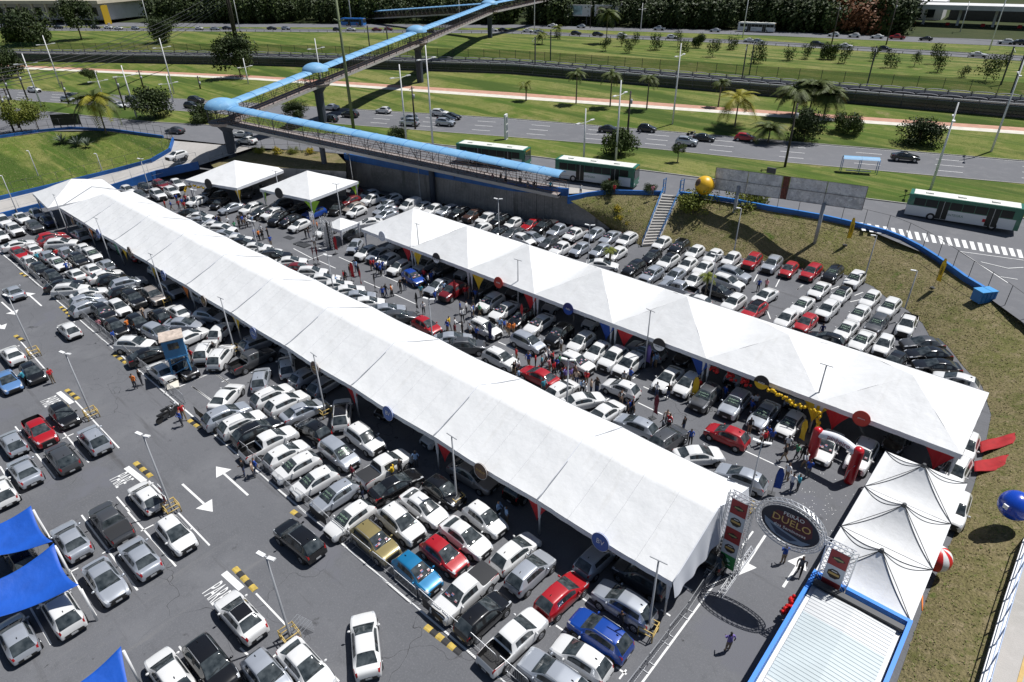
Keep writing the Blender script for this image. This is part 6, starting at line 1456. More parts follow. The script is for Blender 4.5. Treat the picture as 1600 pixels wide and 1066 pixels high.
lp = MB(); lp.box((-.48,-.82,.2), (.3,.12,.3), SIGNTXT, R(-30)); lp.build('logo_patch', blu)
ball('advertising_balloon', (1.13, 37.94, 1.4), .85, (mat('balloon_white', (.74,.74,.74), .4), mat('balloon_red', (.55,.02,.02), .4)), 'red and white striped ball beside the roped canopies', stripes=12)
ob = MB(); ob.tube([(1.19, 35.83, 0), (1.48, 34.59, 0)], .05, CLOTH['o'], 6); tag(ob.build('orange_strap'), 'orange strap end on the grass below the canopy', 'strap')
for k, pts in enumerate(([(0.93, 53.99, .35), (2.82, 56.52, .75), (3.02, 55.05, .75), (1.26, 52.56, .35)], [(1.07, 51.12, .3), (3.13, 53.53, .7), (3.55, 51.79, .65), (1.33, 49.85, .3)])):
    a, b, c, d = [Vector(p) for p in pts]
    mb = MB(); mb.grid(lambda u, v: (a.lerp(b, u)).lerp(d.lerp(c, u), v)+Vector((0,0,.04+.05*math.sin(u*9+k)+.03*math.sin(v*7+u*4))), 16, 8, mat('red_carpet', (.34,.012,.016), .85, var=.15, scale=2))
    sol = mb.build('red_carpet'); md = sol.modifiers.new('thickness', 'SOLIDIFY'); md.thickness = .03
    tag(sol, ('upper', 'lower')[k]+' of two red carpets lying on the grass right of the far tents', 'carpet', 'red carpets')
def garland(name, pts, m, label, r=.13, n=26, spread=.12):
    rnd = random.Random(n)
    t = empty(name, pts[0], 0, label, 'balloons')
    o_ = Vector(pts[0])
    b = MB(); b.sphere((0,0,0), r, m, 8, 6); me = b.mesh('balloon')
    pl = resample(pts, n)
    for p in pl:
        for q in range(2):
            o = link('balloon', me, t); o.location = p-o_+Vector((rnd.uniform(-spread, spread), rnd.uniform(-spread, spread), rnd.uniform(-spread, spread))); s = rnd.uniform(.8, 1.25); o.scale = (s, s, s*1.1)
YB = mat('balloon_gold_yellow', (.72,.45,.01), .3); RBm = mat('balloon_bright_red', (.55,.015,.015), .3)
garland('balloon_garland', [(-13.53, 46.50, 2.96), (-11.34, 46.50, 2.57), (-9.92, 46.50, 2.62), (-9.28, 46.50, 2.62), (-8.92, 46.50, -0.11)], YB, 'yellow balloon garland hanging at the far tent row corner')
garland('balloon_cluster', [(-19.23, 47.20, 2.34), (-18.18, 47.20, 2.25)], RBm, 'red balloon cluster under the far tents, leftmost of three', n=6, spread=.2)
garland('balloon_cluster', [(-17.32, 47.20, 2.48), (-16.64, 47.20, 2.25)], RBm, 'red balloon cluster under the far tents, middle of three', n=5, spread=.2)
garland('balloon_cluster', [(-16.02, 47.20, 2.39), (-15.32, 47.20, 2.30)], RBm, 'red balloon cluster under the far tents, rightmost of three', n=5, spread=.2)
garland('balloon_garland', [(-112.55, 43.13, .3), (-108.79, 42.01, 2.2), (-106.70, 42.50, 2.6), (-104.47, 43.04, 2.7)], YB, 'yellow balloon arch under the larger upper pyramid tent', n=18)
garland('balloon_garland', [(-4.58, 28.58, .6), (-4.49, 28.92, .8), (-4.52, 29.77, .8)], RBm, 'red balloons beside the blue rimmed building', n=8)

# blue container on the grass
def skip():
    c = onbank((-3.45, 76.79, 1.9), -.05)
    t = empty('waste_container', c, R(52), 'blue steel waste container on the grass beside the curved wall', 'container')
    b = MB(); b.box((0,0,.6), (1.8,1.2,1.2), mat('container_blue', (.02,.17,.46), .5)); b.build('box', t)
    b = MB(); b.box((0,0,1.24), (1.88,1.28,.08), mat('container_lid', (.05,.28,.60), .5)); b.build('lid', t)
    for k in range(4):
        q = MB(); q.box((-.66+k*.44,-.62,.6), (.07,.06,1.1), mat('container_blue', (.02,.17,.46), .5)); q.build('rib', t)
skip()
# guard tower
def tower():
    c = (-57.62, 17.32, 0)
    t = empty('guard_tower', (c[0], c[1], 0), R(-20), 'blue steel guard tower with square cabin among the cars', 'tower')
    TB = mat('tower_blue', (.045,.19,.38), .5, var=.1, scale=1)
    for x in (-.75, .75):
        for y in (-.75, .75):
            b = MB(); b.bar((x*1.15, y*1.15, 0), (x*.9, y*.9, 2.6), .12, TB); b.build('leg', t)
    b = MB()
    for z in (.9, 1.8):
        for s in (-1, 1):
            b.bar((-.8, s*.8, z), (.8, s*.8, z+.5), .06, TB); b.bar((s*.8, -.8, z), (s*.8, .8, z+.5), .06, TB)
    b.build('bracing', t)
    b = MB(); b.box((0,0,2.62), (1.9,1.9,.1), TB); b.build('floor', t)
    for s in (-1, 1):
        for ax in 'xy':
            b = MB()
            p = (s*.87, 0, 3.55) if ax == 'x' else (0, s*.87, 3.55)
            sz = (.06, 1.8, 1.8) if ax == 'x' else (1.68, .06, 1.8)
            b.box(p, sz, TB); pn = b.build('cabin_wall', t)
            g_ = MB(); g_.box((p[0]+(s*.035 if ax == 'x' else 0), p[1]+(s*.035 if ax == 'y' else 0), 3.8), (.02, .9, .65) if ax == 'x' else (.9, .02, .65), CARGLASS); g_.build('window', pn)
    b = MB(); b.box((0,0,4.48), (2.0,2.0,.07), mat('tower_roof', (.48,.40,.34), .8, var=.3, scale=2)); b.build('roof', t)
    b = MB()
    for k in range(9): b.bar((-1.3, -.3, .25+k*.28), (-1.3, .3, .25+k*.28), .04, YELLOWPAINT)
    b.bar((-1.3, -.3, 0), (-1.0, -.3, 2.7), .05, YELLOWPAINT); b.bar((-1.3, .3, 0), (-1.0, .3, 2.7), .05, YELLOWPAINT); b.build('ladder', t)
    b = MB(); b.box((1.3,-1.0,.12), (1.6,1.0,.24), PALE); b.build('plinth', t)
tower()

# blue shade sails over the open bays
def sail(pts, label, sag=.5):
    m = mat('sail_blue', (.008,.085,.45), .6, var=.12, scale=.8, bump=.5, bscale=1.5)
    c = [Vector(p) for p in pts]
    o_ = Vector((c[1].x, c[1].y, 0))
    t = empty('shade_sail', o_, 0, label, 'shade sail', 'blue shade sails')
    b = MB()
    def fn(u, v):
        p = c[0].lerp(c[1], u).lerp(c[3].lerp(c[2], u), v)
        pinch = Vector((0, 0, -sag*4*u*(1-u)*.35 + .25*((2*u-1)**2)*((2*v-1)**2)*1.6 - .3*4*v*(1-v)*(1-.5*u)))
        cen = (c[0]+c[1]+c[2]+c[3])/4
        k = .10*(4*u*(1-u)*abs(2*v-1)**2 + 4*v*(1-v)*abs(2*u-1)**2)
        return p.lerp(Vector((cen.x, cen.y, p.z)), k)+pinch-o_
    b.grid(fn, 20, 20, m)
    s = b.build('membrane', t); md = s.modifiers.new('t', 'SOLIDIFY'); md.thickness = .01
    for q in (c[1], c[2]):
        p = MB(); p.tube([(q.x-o_.x+.35, q.y-o_.y-.05, 0), (q.x-o_.x, q.y-o_.y, q.z)], .07, WHITEMETAL, 8); p.build('mast', t)
sail([(-46.45, -2.62, 2.7), (-44.73, 2.00, 2.8), (-40.73, 1.92, 2.4), (-44.16, -2.59, 2.3)], 'upper blue shade sail over bays at the left edge')
sail([(-40.37, -3.46, 2.9), (-39.59, 1.88, 3.1), (-35.77, 1.80, 2.5), (-38.34, -3.59, 2.1)], 'second blue shade sail overlapping the white car at left')
sail([(-30.30, -3.11, 2.5), (-29.41, 1.82, 2.9), (-25.37, 0.97, 2.4), (-25.40, -2.22, 2.3)], 'lowest blue shade sail cut by the bottom edge')
# big back of billboard on the bank
def billboard():
    Y = 82.97
    t = empty('billboard', (-27.5, Y, 3.0), 0, 'long grey billboard seen from behind above the grass bank', 'billboard')
    TARP = nodes_ground('grey_tarpaulin', [(.62,.63,.66), (.7,.42,.62,(.42,.43,.46)), (2.2,.5,.66,(.72,.73,.75)), (5,.55,.72,(.24,.24,.26))], .5, 1.0, 1.6)
    o_ = Vector((-27.5, Y, 3.0))
    def top(x): return 9.05+(x+37.1)*.058
    def bot(x): return 6.05+(x+37.1)*.066
    xs = [-37.1, -32.6, -28.1, -27.2, -22.7, -18.2]
    for k, (a, b) in enumerate(zip(xs, xs[1:])):
        mb = MB(); m = TARP if k != 2 else mat('faded_poster', (.12,.03,.02), .6, var=.5, scale=3)
        mb.grid(lambda u, v: (a+.03+(b-a-.06)*u+27.5, .03*math.sin(u*11+v*5+k), (bot(a+(b-a)*u)*(1-v)+top(a+(b-a)*u)*v)-3.0), 16, 10, m)
        mb.build('panel', t)
    fr = MB()
    for z in (0, .5, 1):
        fr.bar((-9.6, -.1, bot(-37.1)*(1-z)+top(-37.1)*z-3.0), (9.3, -.1, bot(-18.2)*(1-z)+top(-18.2)*z-3.0), .04, DKSTEEL)
    for x in xs:
        fr.bar((x+27.5, -.1, bot(x)-3), (x+27.5, -.1, top(x)-3), .05, DKSTEEL)
    fr.build('frame', t)
    for x, y in ((-22.5, 0), (-33.6, .1)):
        p = MB(); p.tube([(x+27.5, y-.35, -1.8), (x+27.5, y-.25, 4.2)], .22, GREYPOLE, 12); p.build('post', t)
    p = MB(); p.box((-2.3, .1, 6.9), (1.1,.3,.7), DKSTEEL); p.build('lamp_box', t)
billboard()

# feather flags
FLN = {'r': 'red', 'k': 'black', 'dr': 'maroon', 'db': 'navy', 'ye': 'yellow', 'pu': 'purple', 'b': 'blue'}
_fc = {}
for x, y, z, c, h in sorted([(-62.39, 40.32, 0.00, 'r', 2.6), (-60.04, 39.98, 0.00, 'r', 2.6), (-57.84, 40.33, 0.00, 'k', 2.6), (-70.33, 40.31, 0.00, 'dr', 2.6), (-69.96, 40.62, 0.00, 'dr', 2.6), (-49.30, 44.98, 0.00, 'r', 2.6), (-50.25, 40.13, 0.00, 'k', 2.6), (-39.70, 45.57, 0.00, 'r', 2.6), (-39.59, 40.44, 0.00, 'db', 2.6), (-20.49, 40.47, 0.00, 'dr', 2.6), (-19.24, 44.76, 0.00, 'ye', 2.6), (-25.18, 46.93, 0.00, 'pu', 2.6), (-9.97, 45.06, 0.00, 'ye', 2.6), (-9.25, 38.27, 0.00, 'b', 2.6), (-71.10, 44.14, 0.00, 'r', 2.6), (-19.25, 83.81, 1.55, 'ye', 3.6), (-8.14, 78.53, 1.55, 'ye', 3.6)], key=lambda q: left_key(q[0], q[1], q[2])):
    k = _fc.get((c, z > 1), 0); _fc[(c, z > 1)] = k+1
    t = empty('feather_flag', (x, y, z) if z < 1 else onbank((x, y, z)), R(random.uniform(-30, 30)), '%s %s feather flag from left %s' % (ordn(k), FLN[c], 'on the grass bank' if z > 1 else 'in the aisle between the tents'), 'flag', 'feather flags')
    mb = MB(); mb.tube([(0,0,0), (0,0,h*.7), (.1,0,h*.92), (.3,0,h)], .018, DKSTEEL, 5); mb.build('pole', t)
    mb = MB(); mb.grid(lambda u, v: (.02+(.50 if v < .75 else .50*(1-(v-.75)*2.2))*u+.25*max(0, v-.8)*2, .05*math.sin(v*7+u*2), .55*h*.45+h*.75*v*.98), 5, 12, CLOTH[c]); s = mb.build('flag_cloth', t)
    mb = MB(); mb.box((0,0,.03), (.5,.5,.05), DKSTEEL); mb.build('base', t)
    if h > 3:
        o = link('flag_print', text_mesh('FEIRÃO', .32, CLOTH['k']), t); o.rotation_euler = (R(90), R(-90), 0); o.location = (.28, -.09, h*.62)

# crowd barriers along the bays
BARM = MB()
BARM.tube([(0,0,.08),(0,0,1.02),(.08,0,1.1),(2.02,0,1.1),(2.1,0,1.02),(2.1,0,.08)], .022, STEEL, 6)
BARM.bar((0,0,.2), (2.1,0,.2), .03, STEEL); bar_frame = BARM.mesh('barrier_frame')
BB = MB()
for k in range(1, 15): BB.bar((.14*k, 0, .2), (.14*k, 0, 1.09), .016, STEEL)
bar_bars = BB.mesh('barrier_bars')
BF = MB(); BF.bar((0,-.28,.03), (0,.28,.03), .04, STEEL); bar_foot = BF.mesh('barrier_foot')
barr = []
x = -104.0
while x < -14:
    if not (-54 < x < -50):
        barr.append((x, 15.35+random.uniform(-.08, .08), R(random.uniform(-2.5, 2.5)), 'A'))
    x += 2.22
for k in range(7): barr.append((-9.05+random.uniform(-.05, .05), 14.2+k*2.22, R(90+random.uniform(-3, 3)), 'B'))
cntA = 0; cntB = 0
for x, y, a, g_ in barr:
    if g_ == 'A': lab = 'steel crowd barrier beside the lane line, %s from the left' % ordn(cntA); cntA += 1
    else: lab = 'steel crowd barrier along the entrance lane, %s counting away from camera' % ordn(cntB); cntB += 1
    t = empty('crowd_barrier', (x, y, 0), a, lab, 'barrier', 'steel crowd barriers')
    link('frame', bar_frame, t); link('bars', bar_bars, t)
    for fx in (.25, 1.85):
        f_ = link('foot', bar_foot, t); f_.location = (fx, 0, 0)
for k, pp in enumerate([(-21.2, 15.15), (-33.0, 15.1), (-50.6, 15.2)]):
    b = MB(); b.grid(lambda u, v: (2.0*u, -.02+.02*math.sin(u*9), .25+.8*v), 10, 3, mat('banner_black', (.018,.018,.022), .6)); o = b.build('fence_banner'); o.location = (pp[0], pp[1], 0)
    tag(o, 'black printed banner tied to the crowd barriers, %s from the right' % ordn(k), 'banner', 'barrier banners')

# ================================================================= lamp posts and other poles
lam = [(-25.45, 8.72, 0.0, 7.0, 'twin'), (-40.84, 8.74, 0.0, 7.0, 'twin'), (-57.36, 9.20, 0.0, 6.5, 'twin'), (-72.83, 9.24, 0.0, 6.7, 'twin'), (-42.10, 22.57, 0.0, 6.2, 'tee'), (-25.95, 22.63, 0.0, 6.2, 'tee'), (-10.08, 22.60, 0.0, 6.2, 'tee'), (-57.73, 22.65, 0.0, 6.2, 'tee'), (-74.02, 22.92, 0.0, 6.2, 'tee'), (-91.16, 23.39, 0.0, 6.2, 'tee'), (-106.12, 23.22, 0.0, 6.2, 'tee'), (-58.27, 47.91, 0.0, 6.2, 'tee'), (-41.76, 47.57, 0.0, 6.2, 'tee'), (-25.13, 46.75, 0.0, 6.2, 'tee'), (-9.98, 47.68, 0.0, 6.2, 'tee'), (-9.90, 35.37, 0.0, 6.3, 'twin'), (-43.15, 36.10, 0.0, 5.6, 'twin'), (-26.23, 35.98, 0.0, 5.7, 'twin'), (-59.66, 36.00, 0.0, 5.6, 'twin'), (-76.33, 36.24, 0.0, 5.6, 'twin'), (-94.73, 37.52, 0.0, 5.6, 'twin'), (-118.25, 39.70, 0.0, 5.6, 'twin'), (-42.01, 60.95, 0.0, 6.1, 'twin'), (-26.92, 63.44, 0.0, 5.6, 'twin'), (-80.99, 52.25, 0.0, 5.6, 'twin'), (-94.01, 50.18, 0.0, 5.6, 'twin'), (-58.06, 62.23, 0.0, 5.6, 'twin'), (-92.36, 62.94, 0.0, 5.9, 'single'), (-77.87, 65.33, 0.0, 8.3, 'single'), (-63.15, 69.37, 0.0, 7.4, 'single'), (-136.09, 28.64, 2.0, 4.3, 'single'), (-130.10, 36.93, 2.0, 3.1, 'single'), (-123.19, 21.37, 0.3, 5.8, 'single'), (-29.97, 75.90, 1.2, 5.6, 'single'), (-15.10, 78.81, 1.2, 4.9, 'single'), (-9.28, 72.13, 1.5, 4.3, 'single'), (-187.36, 45.24, 4.5, 11.9, 'high'), (-212.87, 57.36, 4.5, 13.2, 'high'), (-188.38, 59.11, 4.5, 6.3, 'high'), (-158.04, 54.89, 4.5, 10.7, 'high'), (-178.07, 72.20, 4.5, 13.3, 'high'), (-169.82, 68.16, 4.5, 6.4, 'high'), (-170.98, 88.75, 4.5, 7.6, 'high'), (-140.17, 90.75, 4.5, 13.8, 'high'), (-96.24, 78.53, 4.5, 13.2, 'high'), (-87.17, 76.96, 4.5, 17.0, 'high'), (-58.08, 90.76, 4.5, 12.6, 'high'), (-62.92, 117.65, 4.5, 15.1, 'high'), (-62.85, 88.43, 4.5, 8.2, 'high'), (-15.53, 107.32, 3.8, 12.4, 'high'), (-12.45, 132.62, 4.5, 14.5, 'high'), (-320.32, 127.01, 8.0, 16.0, 'high'), (-364.46, 108.49, 8.0, 16.9, 'high'), (-285.65, 149.47, 8.0, 15.9, 'high'), (-263.20, 190.37, 8.0, 17.2, 'high'), (-207.94, 202.86, 8.0, 17.4, 'high'), (-176.24, 211.75, 8.0, 17.5, 'high'), (-103.46, 236.61, 8.0, 15.4, 'high'), (-32.09, 244.54, 8.0, 17.4, 'high'), (-146.21, 239.83, 8.0, 9.5, 'high'), (-47.95, 287.98, 8.0, 10.2, 'high')]
_k = {}
LN_ = {'twin': 'twin headed car park lamp post', 'tee': 'slim lamp post with short crossbar', 'single': 'slim single lamp post', 'high': 'tall pale highway lamp mast'}
def lamp_meshes(kind, h):
    p = MB()
    if kind == 'high': p.tube([(0,0,0),(0,0,h)], [.2,.09], WHITEMETAL, 8)
    else: p.tube([(0,0,0),(0,0,.05),(0,0,h)], [.09,.085,.05], GREYPOLE, 8)
    return p.mesh('lamp_pole')
HEAD = MB(); HEAD.box((.36,0,0), (.5,.22,.08), WHITEMETAL); HEAD.bar((0,0,-.02), (.2,0,0), .06, GREYPOLE); head_me = HEAD.mesh('lamp_head')
TEE = MB(); TEE.bar((-.5,0,0), (.5,0,.0), .05, GREYPOLE); tee_me = TEE.mesh('crossbar')
BIG = MB(); BIG.bar((0,0,0), (1.5,0,.12), .08, WHITEMETAL); BIG.box((1.9,0,.15), (.9,.35,.14), WHITEMETAL); big_me = BIG.mesh('lamp_arm')
GUARD = MB()
for a in range(4):
    ax, ay = math.cos(a*math.pi/2+.785)*.62, math.sin(a*math.pi/2+.785)*.62
    bx, by = math.cos((a+1)*math.pi/2+.785)*.62, math.sin((a+1)*math.pi/2+.785)*.62
    GUARD.tube([(ax, ay, 0), (ax, ay, .85)], .04, mat('guard_yellow', (.5,.36,.12), .6), 6)
    for z in (.45, .82): GUARD.tube([(ax, ay, z), (bx, by, z)], .035, mat('guard_yellow', (.5,.36,.12), .6), 6)
guard_me = GUARD.mesh('base_guard')
lam = [(x, y, onbank((x, y, z))[2] if 1 < z < 1.9 and x > -60 else z, h, k_) for x, y, z, h, k_ in lam]
for x, y, z, h, kind in sorted(lam, key=lambda q: left_key(q[0], q[1], q[2])):
    far = kind == 'high'
    reg = {'high': 'beyond the street' if z < 6 else 'on the distant road', 'single': 'behind the far tents' if x > -95 else 'on the grass island', 'tee': 'along the long tent' if y < 30 else 'along the far tent row', 'twin': 'in the open bays' if y < 14 else ('in the aisle' if y < 42 else 'behind the far tents')}[kind]
    k = _k.get((kind, reg), 0); _k[(kind, reg)] = k+1
    t = empty('lamp_post', (x, y, z), R(random.uniform(-8, 8)) + (0 if kind != 'high' else R(20)), '%s %s from left %s' % (ordn(k), LN_[kind], reg), 'lamp post', 'lamp posts')
    link('pole', lamp_meshes(kind, h), t)
    if kind in ('twin',):
        for s in (0, math.pi):
            o = link('lamp_head', head_me, t); o.location = (0, 0, h); o.rotation_euler = (0, R(-8), s+R(20))
    elif kind == 'tee':
        o = link('crossbar', tee_me, t); o.location = (0, 0, h)
    elif kind == 'single':
        o = link('lamp_head', head_me, t); o.location = (0, 0, h); o.rotation_euler = (0, 0, R(200))
    else:
        for s in (R(75), R(255)):
            o = link('lamp_arm', big_me, t); o.location = (0, 0, h-2.2); o.rotation_euler = (0, 0, s)
        b = MB(); b.tube([(0,0,h-2.2),(0,0,h)], .05, WHITEMETAL, 6); b.build('spire', t)
    if kind in ('twin', 'tee') and y < 42 and math.hypot(x, y) < 80: link('base_guard', guard_me, t)
sgn = MB(); sgn.box((0,-.1,2.0), (.62,.03,.72), SIGNTXT); sgn.box((0,-.12,2.05), (.5,.02,.2), CLOTH['r']); sgn.box((0,-.1,1.2), (.62,.03,.72), SIGNTXT); sgn.box((0,-.12,1.2), (.5,.02,.5), CLOTH['r'])
o = sgn.build('lamp_sign'); c = (-41.22, 8.82, 0); o.location = (c[0], c[1]-.1, 0); tag(o, 'white and red notice boards on a lamp post in the open bays', 'sign')
# trolley bay beside a lamp
tb = MB()
for k in range(6):
    tb.bar((0, -.4, .2+k*.15), (1.1, -.4, .2+k*.15), .02, STEEL); tb.bar((0, .4, .2+k*.15), (1.1, .4, .2+k*.15), .02, STEEL); tb.bar((.22*k, -.4, 1.0), (.22*k, .4, 1.0), .02, STEEL)
o = tb.build('trolley_cage'); o.location = (-25.80, 9.24, 0); o.rotation_euler = (0, 0, R(15)); tag(o, 'steel wire trolley cage at the foot of a lamp post', 'trolley cage')
for i, (x, y, z, h) in enumerate(sorted([(-190.96, 70.10, 5.0, 4.7), (-168.12, 56.41, 4.5, 7.4), (-187.29, 50.94, 4.5, 5.3), (-205.74, 43.87, 4.5, 5.5), (-101.98, 85.76, 4.5, 8.0), (-65.54, 105.79, 4.5, 8.2), (-35.53, 104.54, 4.5, 9.7), (-58.79, 240.95, 8.0, 12.6), (-68.74, 220.85, 8.0, 12.8), (-176.70, 78.50, 5.0, 3.6), (-360.12, 111.27, 8.0, 8.3), (-165.11, 33.59, 4.5, 7.8), (-168.32, 35.37, 4.5, 7.8), (-201.26, 46.25, 4.5, 6.9), (-159.96, 246.02, 8.0, 9.9), (-166.92, 235.38, 8.0, 9.8)], key=lambda q: left_key(q[0], q[1], q[2]))):
    t = empty('utility_pole', (x, y, z), R(20), 'dark utility pole near the highway, %s from the left' % ordn(i), 'utility pole', 'dark utility poles')
    b = MB(); b.tube([(0,0,0),(0,0,h)], [.2,.13], WOODPOLE, 8); b.build('pole', t)
    b = MB(); b.bar((0,-.9,h-.4), (0,.9,h-.4), .1, WOODPOLE); b.build('crossarm', t)
    b = MB(); b.tube([(.25,0,h-2.2),(.25,0,h-1.4)], .22, GREYPOLE, 8); b.build('transformer', t)
# the tall pylon at upper left with its wires, and the green mast
pb = (-234.39, 120.54, 8)
t = empty('power_pylon', pb, 0, 'tall dark twin power pole with sagging wires at upper left', 'pylon')
b = MB(); b.tube([(-.8,0,-1),(-.6,0,28)], [.45,.3], WOODPOLE, 8); b.build('pole', t)
b = MB(); b.tube([(.8,0,-1),(.6,0,28)], [.45,.3], WOODPOLE, 8); b.build('pole', t)
b = MB()
for z in (13, 15, 17, 19, 21): b.bar((-2.2,0,z), (2.2,0,z), .2, WOODPOLE)
b.build('crossarm', t)
for k in range(6):
    b = MB(); a = Vector((-2+k*.8, 0, 13+k*1.2)); e = Vector((-157.63, 21.06, 14))-Vector(pb)+Vector((k*2, -k*1.5, k*.7))
    b.tube([a.lerp(e, u)+Vector((0,0,-5*4*u*(1-u))) for u in [q/14 for q in range(15)]], .055, DKSTEEL, 4); b.build('wire', t)
gb = (-110.39, 77.12, 4.5)
t = empty('green_mast', gb, 0, 'tall green steel mast with small arms beside the footbridge', 'mast')
GM = mat('mast_green', (.15,.18,.09), .6)
b = MB(); b.tube([(0,0,0),(0,0,27)], [.33,.2], GM, 8); b.build('shaft', t)
for z in (19.5, 23, 26.2):
    b = MB(); b.bar((-1.5,0,z+.3), (0,0,z), .18, GM); b.bar((1.5,0,z+.3), (0,0,z), .18, GM); b.build('arm', t)

# confetti on the asphalt by the arch
rc = random.Random(9); cf = MB()
for k in range(150):
    x = rc.gauss(-6.2, 1.6); y = rc.gauss(39.5, 2.4); s_ = rc.uniform(.01, .028)
    if y > 43 or x > -4.1: continue
    a = rc.uniform(0, 3); u = Vector((math.cos(a)*s_, math.sin(a)*s_, 0)); w = Vector((-u.y, u.x, 0))
    cf.quad(Vector((x, y, .012))-u-w, Vector((x, y, .012))+u-w, Vector((x, y, .012))+u+w, Vector((x, y, .012))-u+w, SIGNTXT)
o = cf.build('confetti', kind='stuff'); o['label'] = 'white confetti scattered on the asphalt before the arch'

# dark board at the street edge of the island
c = Vector((-160.21, 39.54, 4.5)); d = Vector((-156.86, 43.59, 4.5))
t = empty('roadside_board', c, math.atan2((d-c).y, (d-c).x), 'long black board standing at the street edge of the island', 'board')
L_ = (d-c).length
for k in range(4):
    b = MB(); b.box((L_*(k+.5)/4, 0, 1.9), (L_/4-.04, .08, 2.2), BLACK); b.build('panel', t)
for k in range(5):
    b = MB(); b.bar((L_*k/4, .08, 0), (L_*k/4, .08, 3.0), .12, DKSTEEL); b.build('post', t)

# ================================================================= footbridge
BRDK = mat('bridge_dark_steel', (.05,.052,.06), .6); RUST = mat('bridge_rail_brown', (.13,.075,.06), .7, var=.25, scale=1); DECKM = mat('bridge_deck_grey', (.27,.23,.215), .8, var=.15, scale=.6); PILM = mat('bridge_pillar', (.045,.055,.075), .75, var=.2, scale=.4)
fb = empty('footbridge', (-117, 55, 3), 0, 'long covered footbridge with sky blue vaulted roof and domed landings', 'footbridge')
FO = Vector((-117, 55, 3))
def bridge_span(a, b, closed=True, w=1.7):
    """a, b: deck level points"""
    a = Vector(a)-FO; b = Vector(b)-FO
    d = b-a; L = d.length; u = d.normalized(); n = Vector((-u.y, u.x, 0)).normalized()*w
    dk = MB(); i = 0
    dn = Vector((0,0,-.45))
    for p, q, m in ((a-n, a+n, DECKM),):
        dk.quad(a-n, b-n, b+n, a+n, DECKM); dk.quad(a-n+dn, a+n+dn, b+n+dn, b-n+dn, BRDK)
        dk.quad(a-n, a-n+dn, b-n+dn, b-n, CONCRETE); dk.quad(a+n, b+n, b+n+dn, a+n+dn, CONCRETE)
    dk.build('deck', fb)
    N = max(2, int(round(L/3.2)))
    for s in (-1, 1):
        rb = MB()
        for z in (.35, .7, 1.1):
            rb.bar(a+n*s*.97+Vector((0,0,z)), b+n*s*.97+Vector((0,0,z)), .05, RUST)
        M_ = N*3
        for k in range(M_+1):
            c = a.lerp(b, k/M_)+n*s*.97
            rb.bar(c, c+Vector((0,0,1.1)), .028, RUST)
        rb.build('railing', fb)
        pb_ = MB()
        for k in range(N):
            c = a.lerp(b, k/N)+n*s*.98; c2 = a.lerp(b, (k+.5)/N)+n*s*.98; c3 = a.lerp(b, (k+1)/N)+n*s*.98
            pb_.bar(c, c2+Vector((0,0,2.45)), .045, BRDK); pb_.bar(c3, c2+Vector((0,0,2.45)), .045, BRDK); pb_.bar(c, c+Vector((0,0,2.45)), .07, BRDK)
        pb_.build('truss_side', fb)
    for k in range(N):
        p = a.lerp(b, k/N); q = a.lerp(b, (k+1)/N)
        mb = MB()
        def fn(s, t):
            ang = math.pi*t
            c = p.lerp(q, .005+s*.99)
            return c+n*.84*math.cos(ang)+Vector((0,0,2.4+.5*math.sin(ang)))
        mb.grid(fn, 1, 10, SKYBLUE); o = mb.build('roof_panel', fb)
        rb = MB(); rb.tube([p+n*.85*math.cos(math.pi*t/10)+Vector((0,0,2.41+.51*math.sin(math.pi*t/10))) for t in range(11)], .035, mat('roof_rib_blue', (.05,.22,.52), .5), 5); rb.build('roof_rib', fb)
def bridge_node(p, ground, r=2.6, pillar=True):
    p = Vector(p)-FO
    mb = MB()
    def fn(u, v):
        a = u*2*math.pi; b = v*math.pi/2
        return p+Vector((math.cos(a)*r*math.cos(b), math.sin(a)*r*math.cos(b), 2.35+1.55*math.sin(b)))
    mb.grid(fn, 16, 6, SKYBLUE); mb.build('dome', fb)
    db = MB(); db.tube([p+Vector((0,0,-.5)), p+Vector((0,0,0))], [r*.9, r], DECKM, 16, smooth=False); db.build('landing', fb)
    rb = MB()
    for k in range(16):
        a = k*math.pi/8; c = p+Vector((math.cos(a)*r*.97, math.sin(a)*r*.97, 0)); e = p+Vector((math.cos(a+math.pi/8)*r*.97, math.sin(a+math.pi/8)*r*.97, 0))
        if k % 2 == 0: rb.bar(c, c+Vector((0,0,2.4)), .08, BRDK)
        for z in (.5, 1.1): rb.bar(c+Vector((0,0,z)), e+Vector((0,0,z)), .06, RUST)
    rb.build('landing_railing', fb)
    if pillar:
        g = ground-FO.z
        pb_ = MB(); pb_.tube([Vector((p.x, p.y, g-1)), Vector((p.x, p.y, g+1)), Vector((p.x, p.y, p.z-1.8)), Vector((p.x, p.y, p.z-.5))], [.85, .85, .85, 1.9], PILM, 10, smooth=False); pb_.build('pillar', fb)
n0, n1, n2, n3 = (-117.2, 55.0, 9.3), (-121.6, 77.7, 12.2), (-134.0, 115.7, 15.6), (-176.9, 187.5, 16.6)
rend = (-55.0, 72.4, 4.7)
for a, b in ((n0, n1), (n1, n2), (n2, n3), (n0, rend)): bridge_span(a, b)
n4 = (-209.07, 284.58, 18); n5 = (-273.19, 203.79, 9.5)
bridge_span(n3, n4); bridge_span(n3, n5, w=1.6)
bridge_node(n0, 2.5, 2.9); bridge_node(n1, 4.5); bridge_node(n2, 6.0); bridge_node(n3, 8.0, 3.0)
for k in (1, 2):
    q = Vector(n0).lerp(Vector(rend), .33*k)-FO
    pb_ = MB(); pb_.tube([Vector((q.x, q.y, -2.9)), Vector((q.x, q.y, q.z-.4))], .45, PILM, 10, smooth=False); pb_.build('pillar', fb)
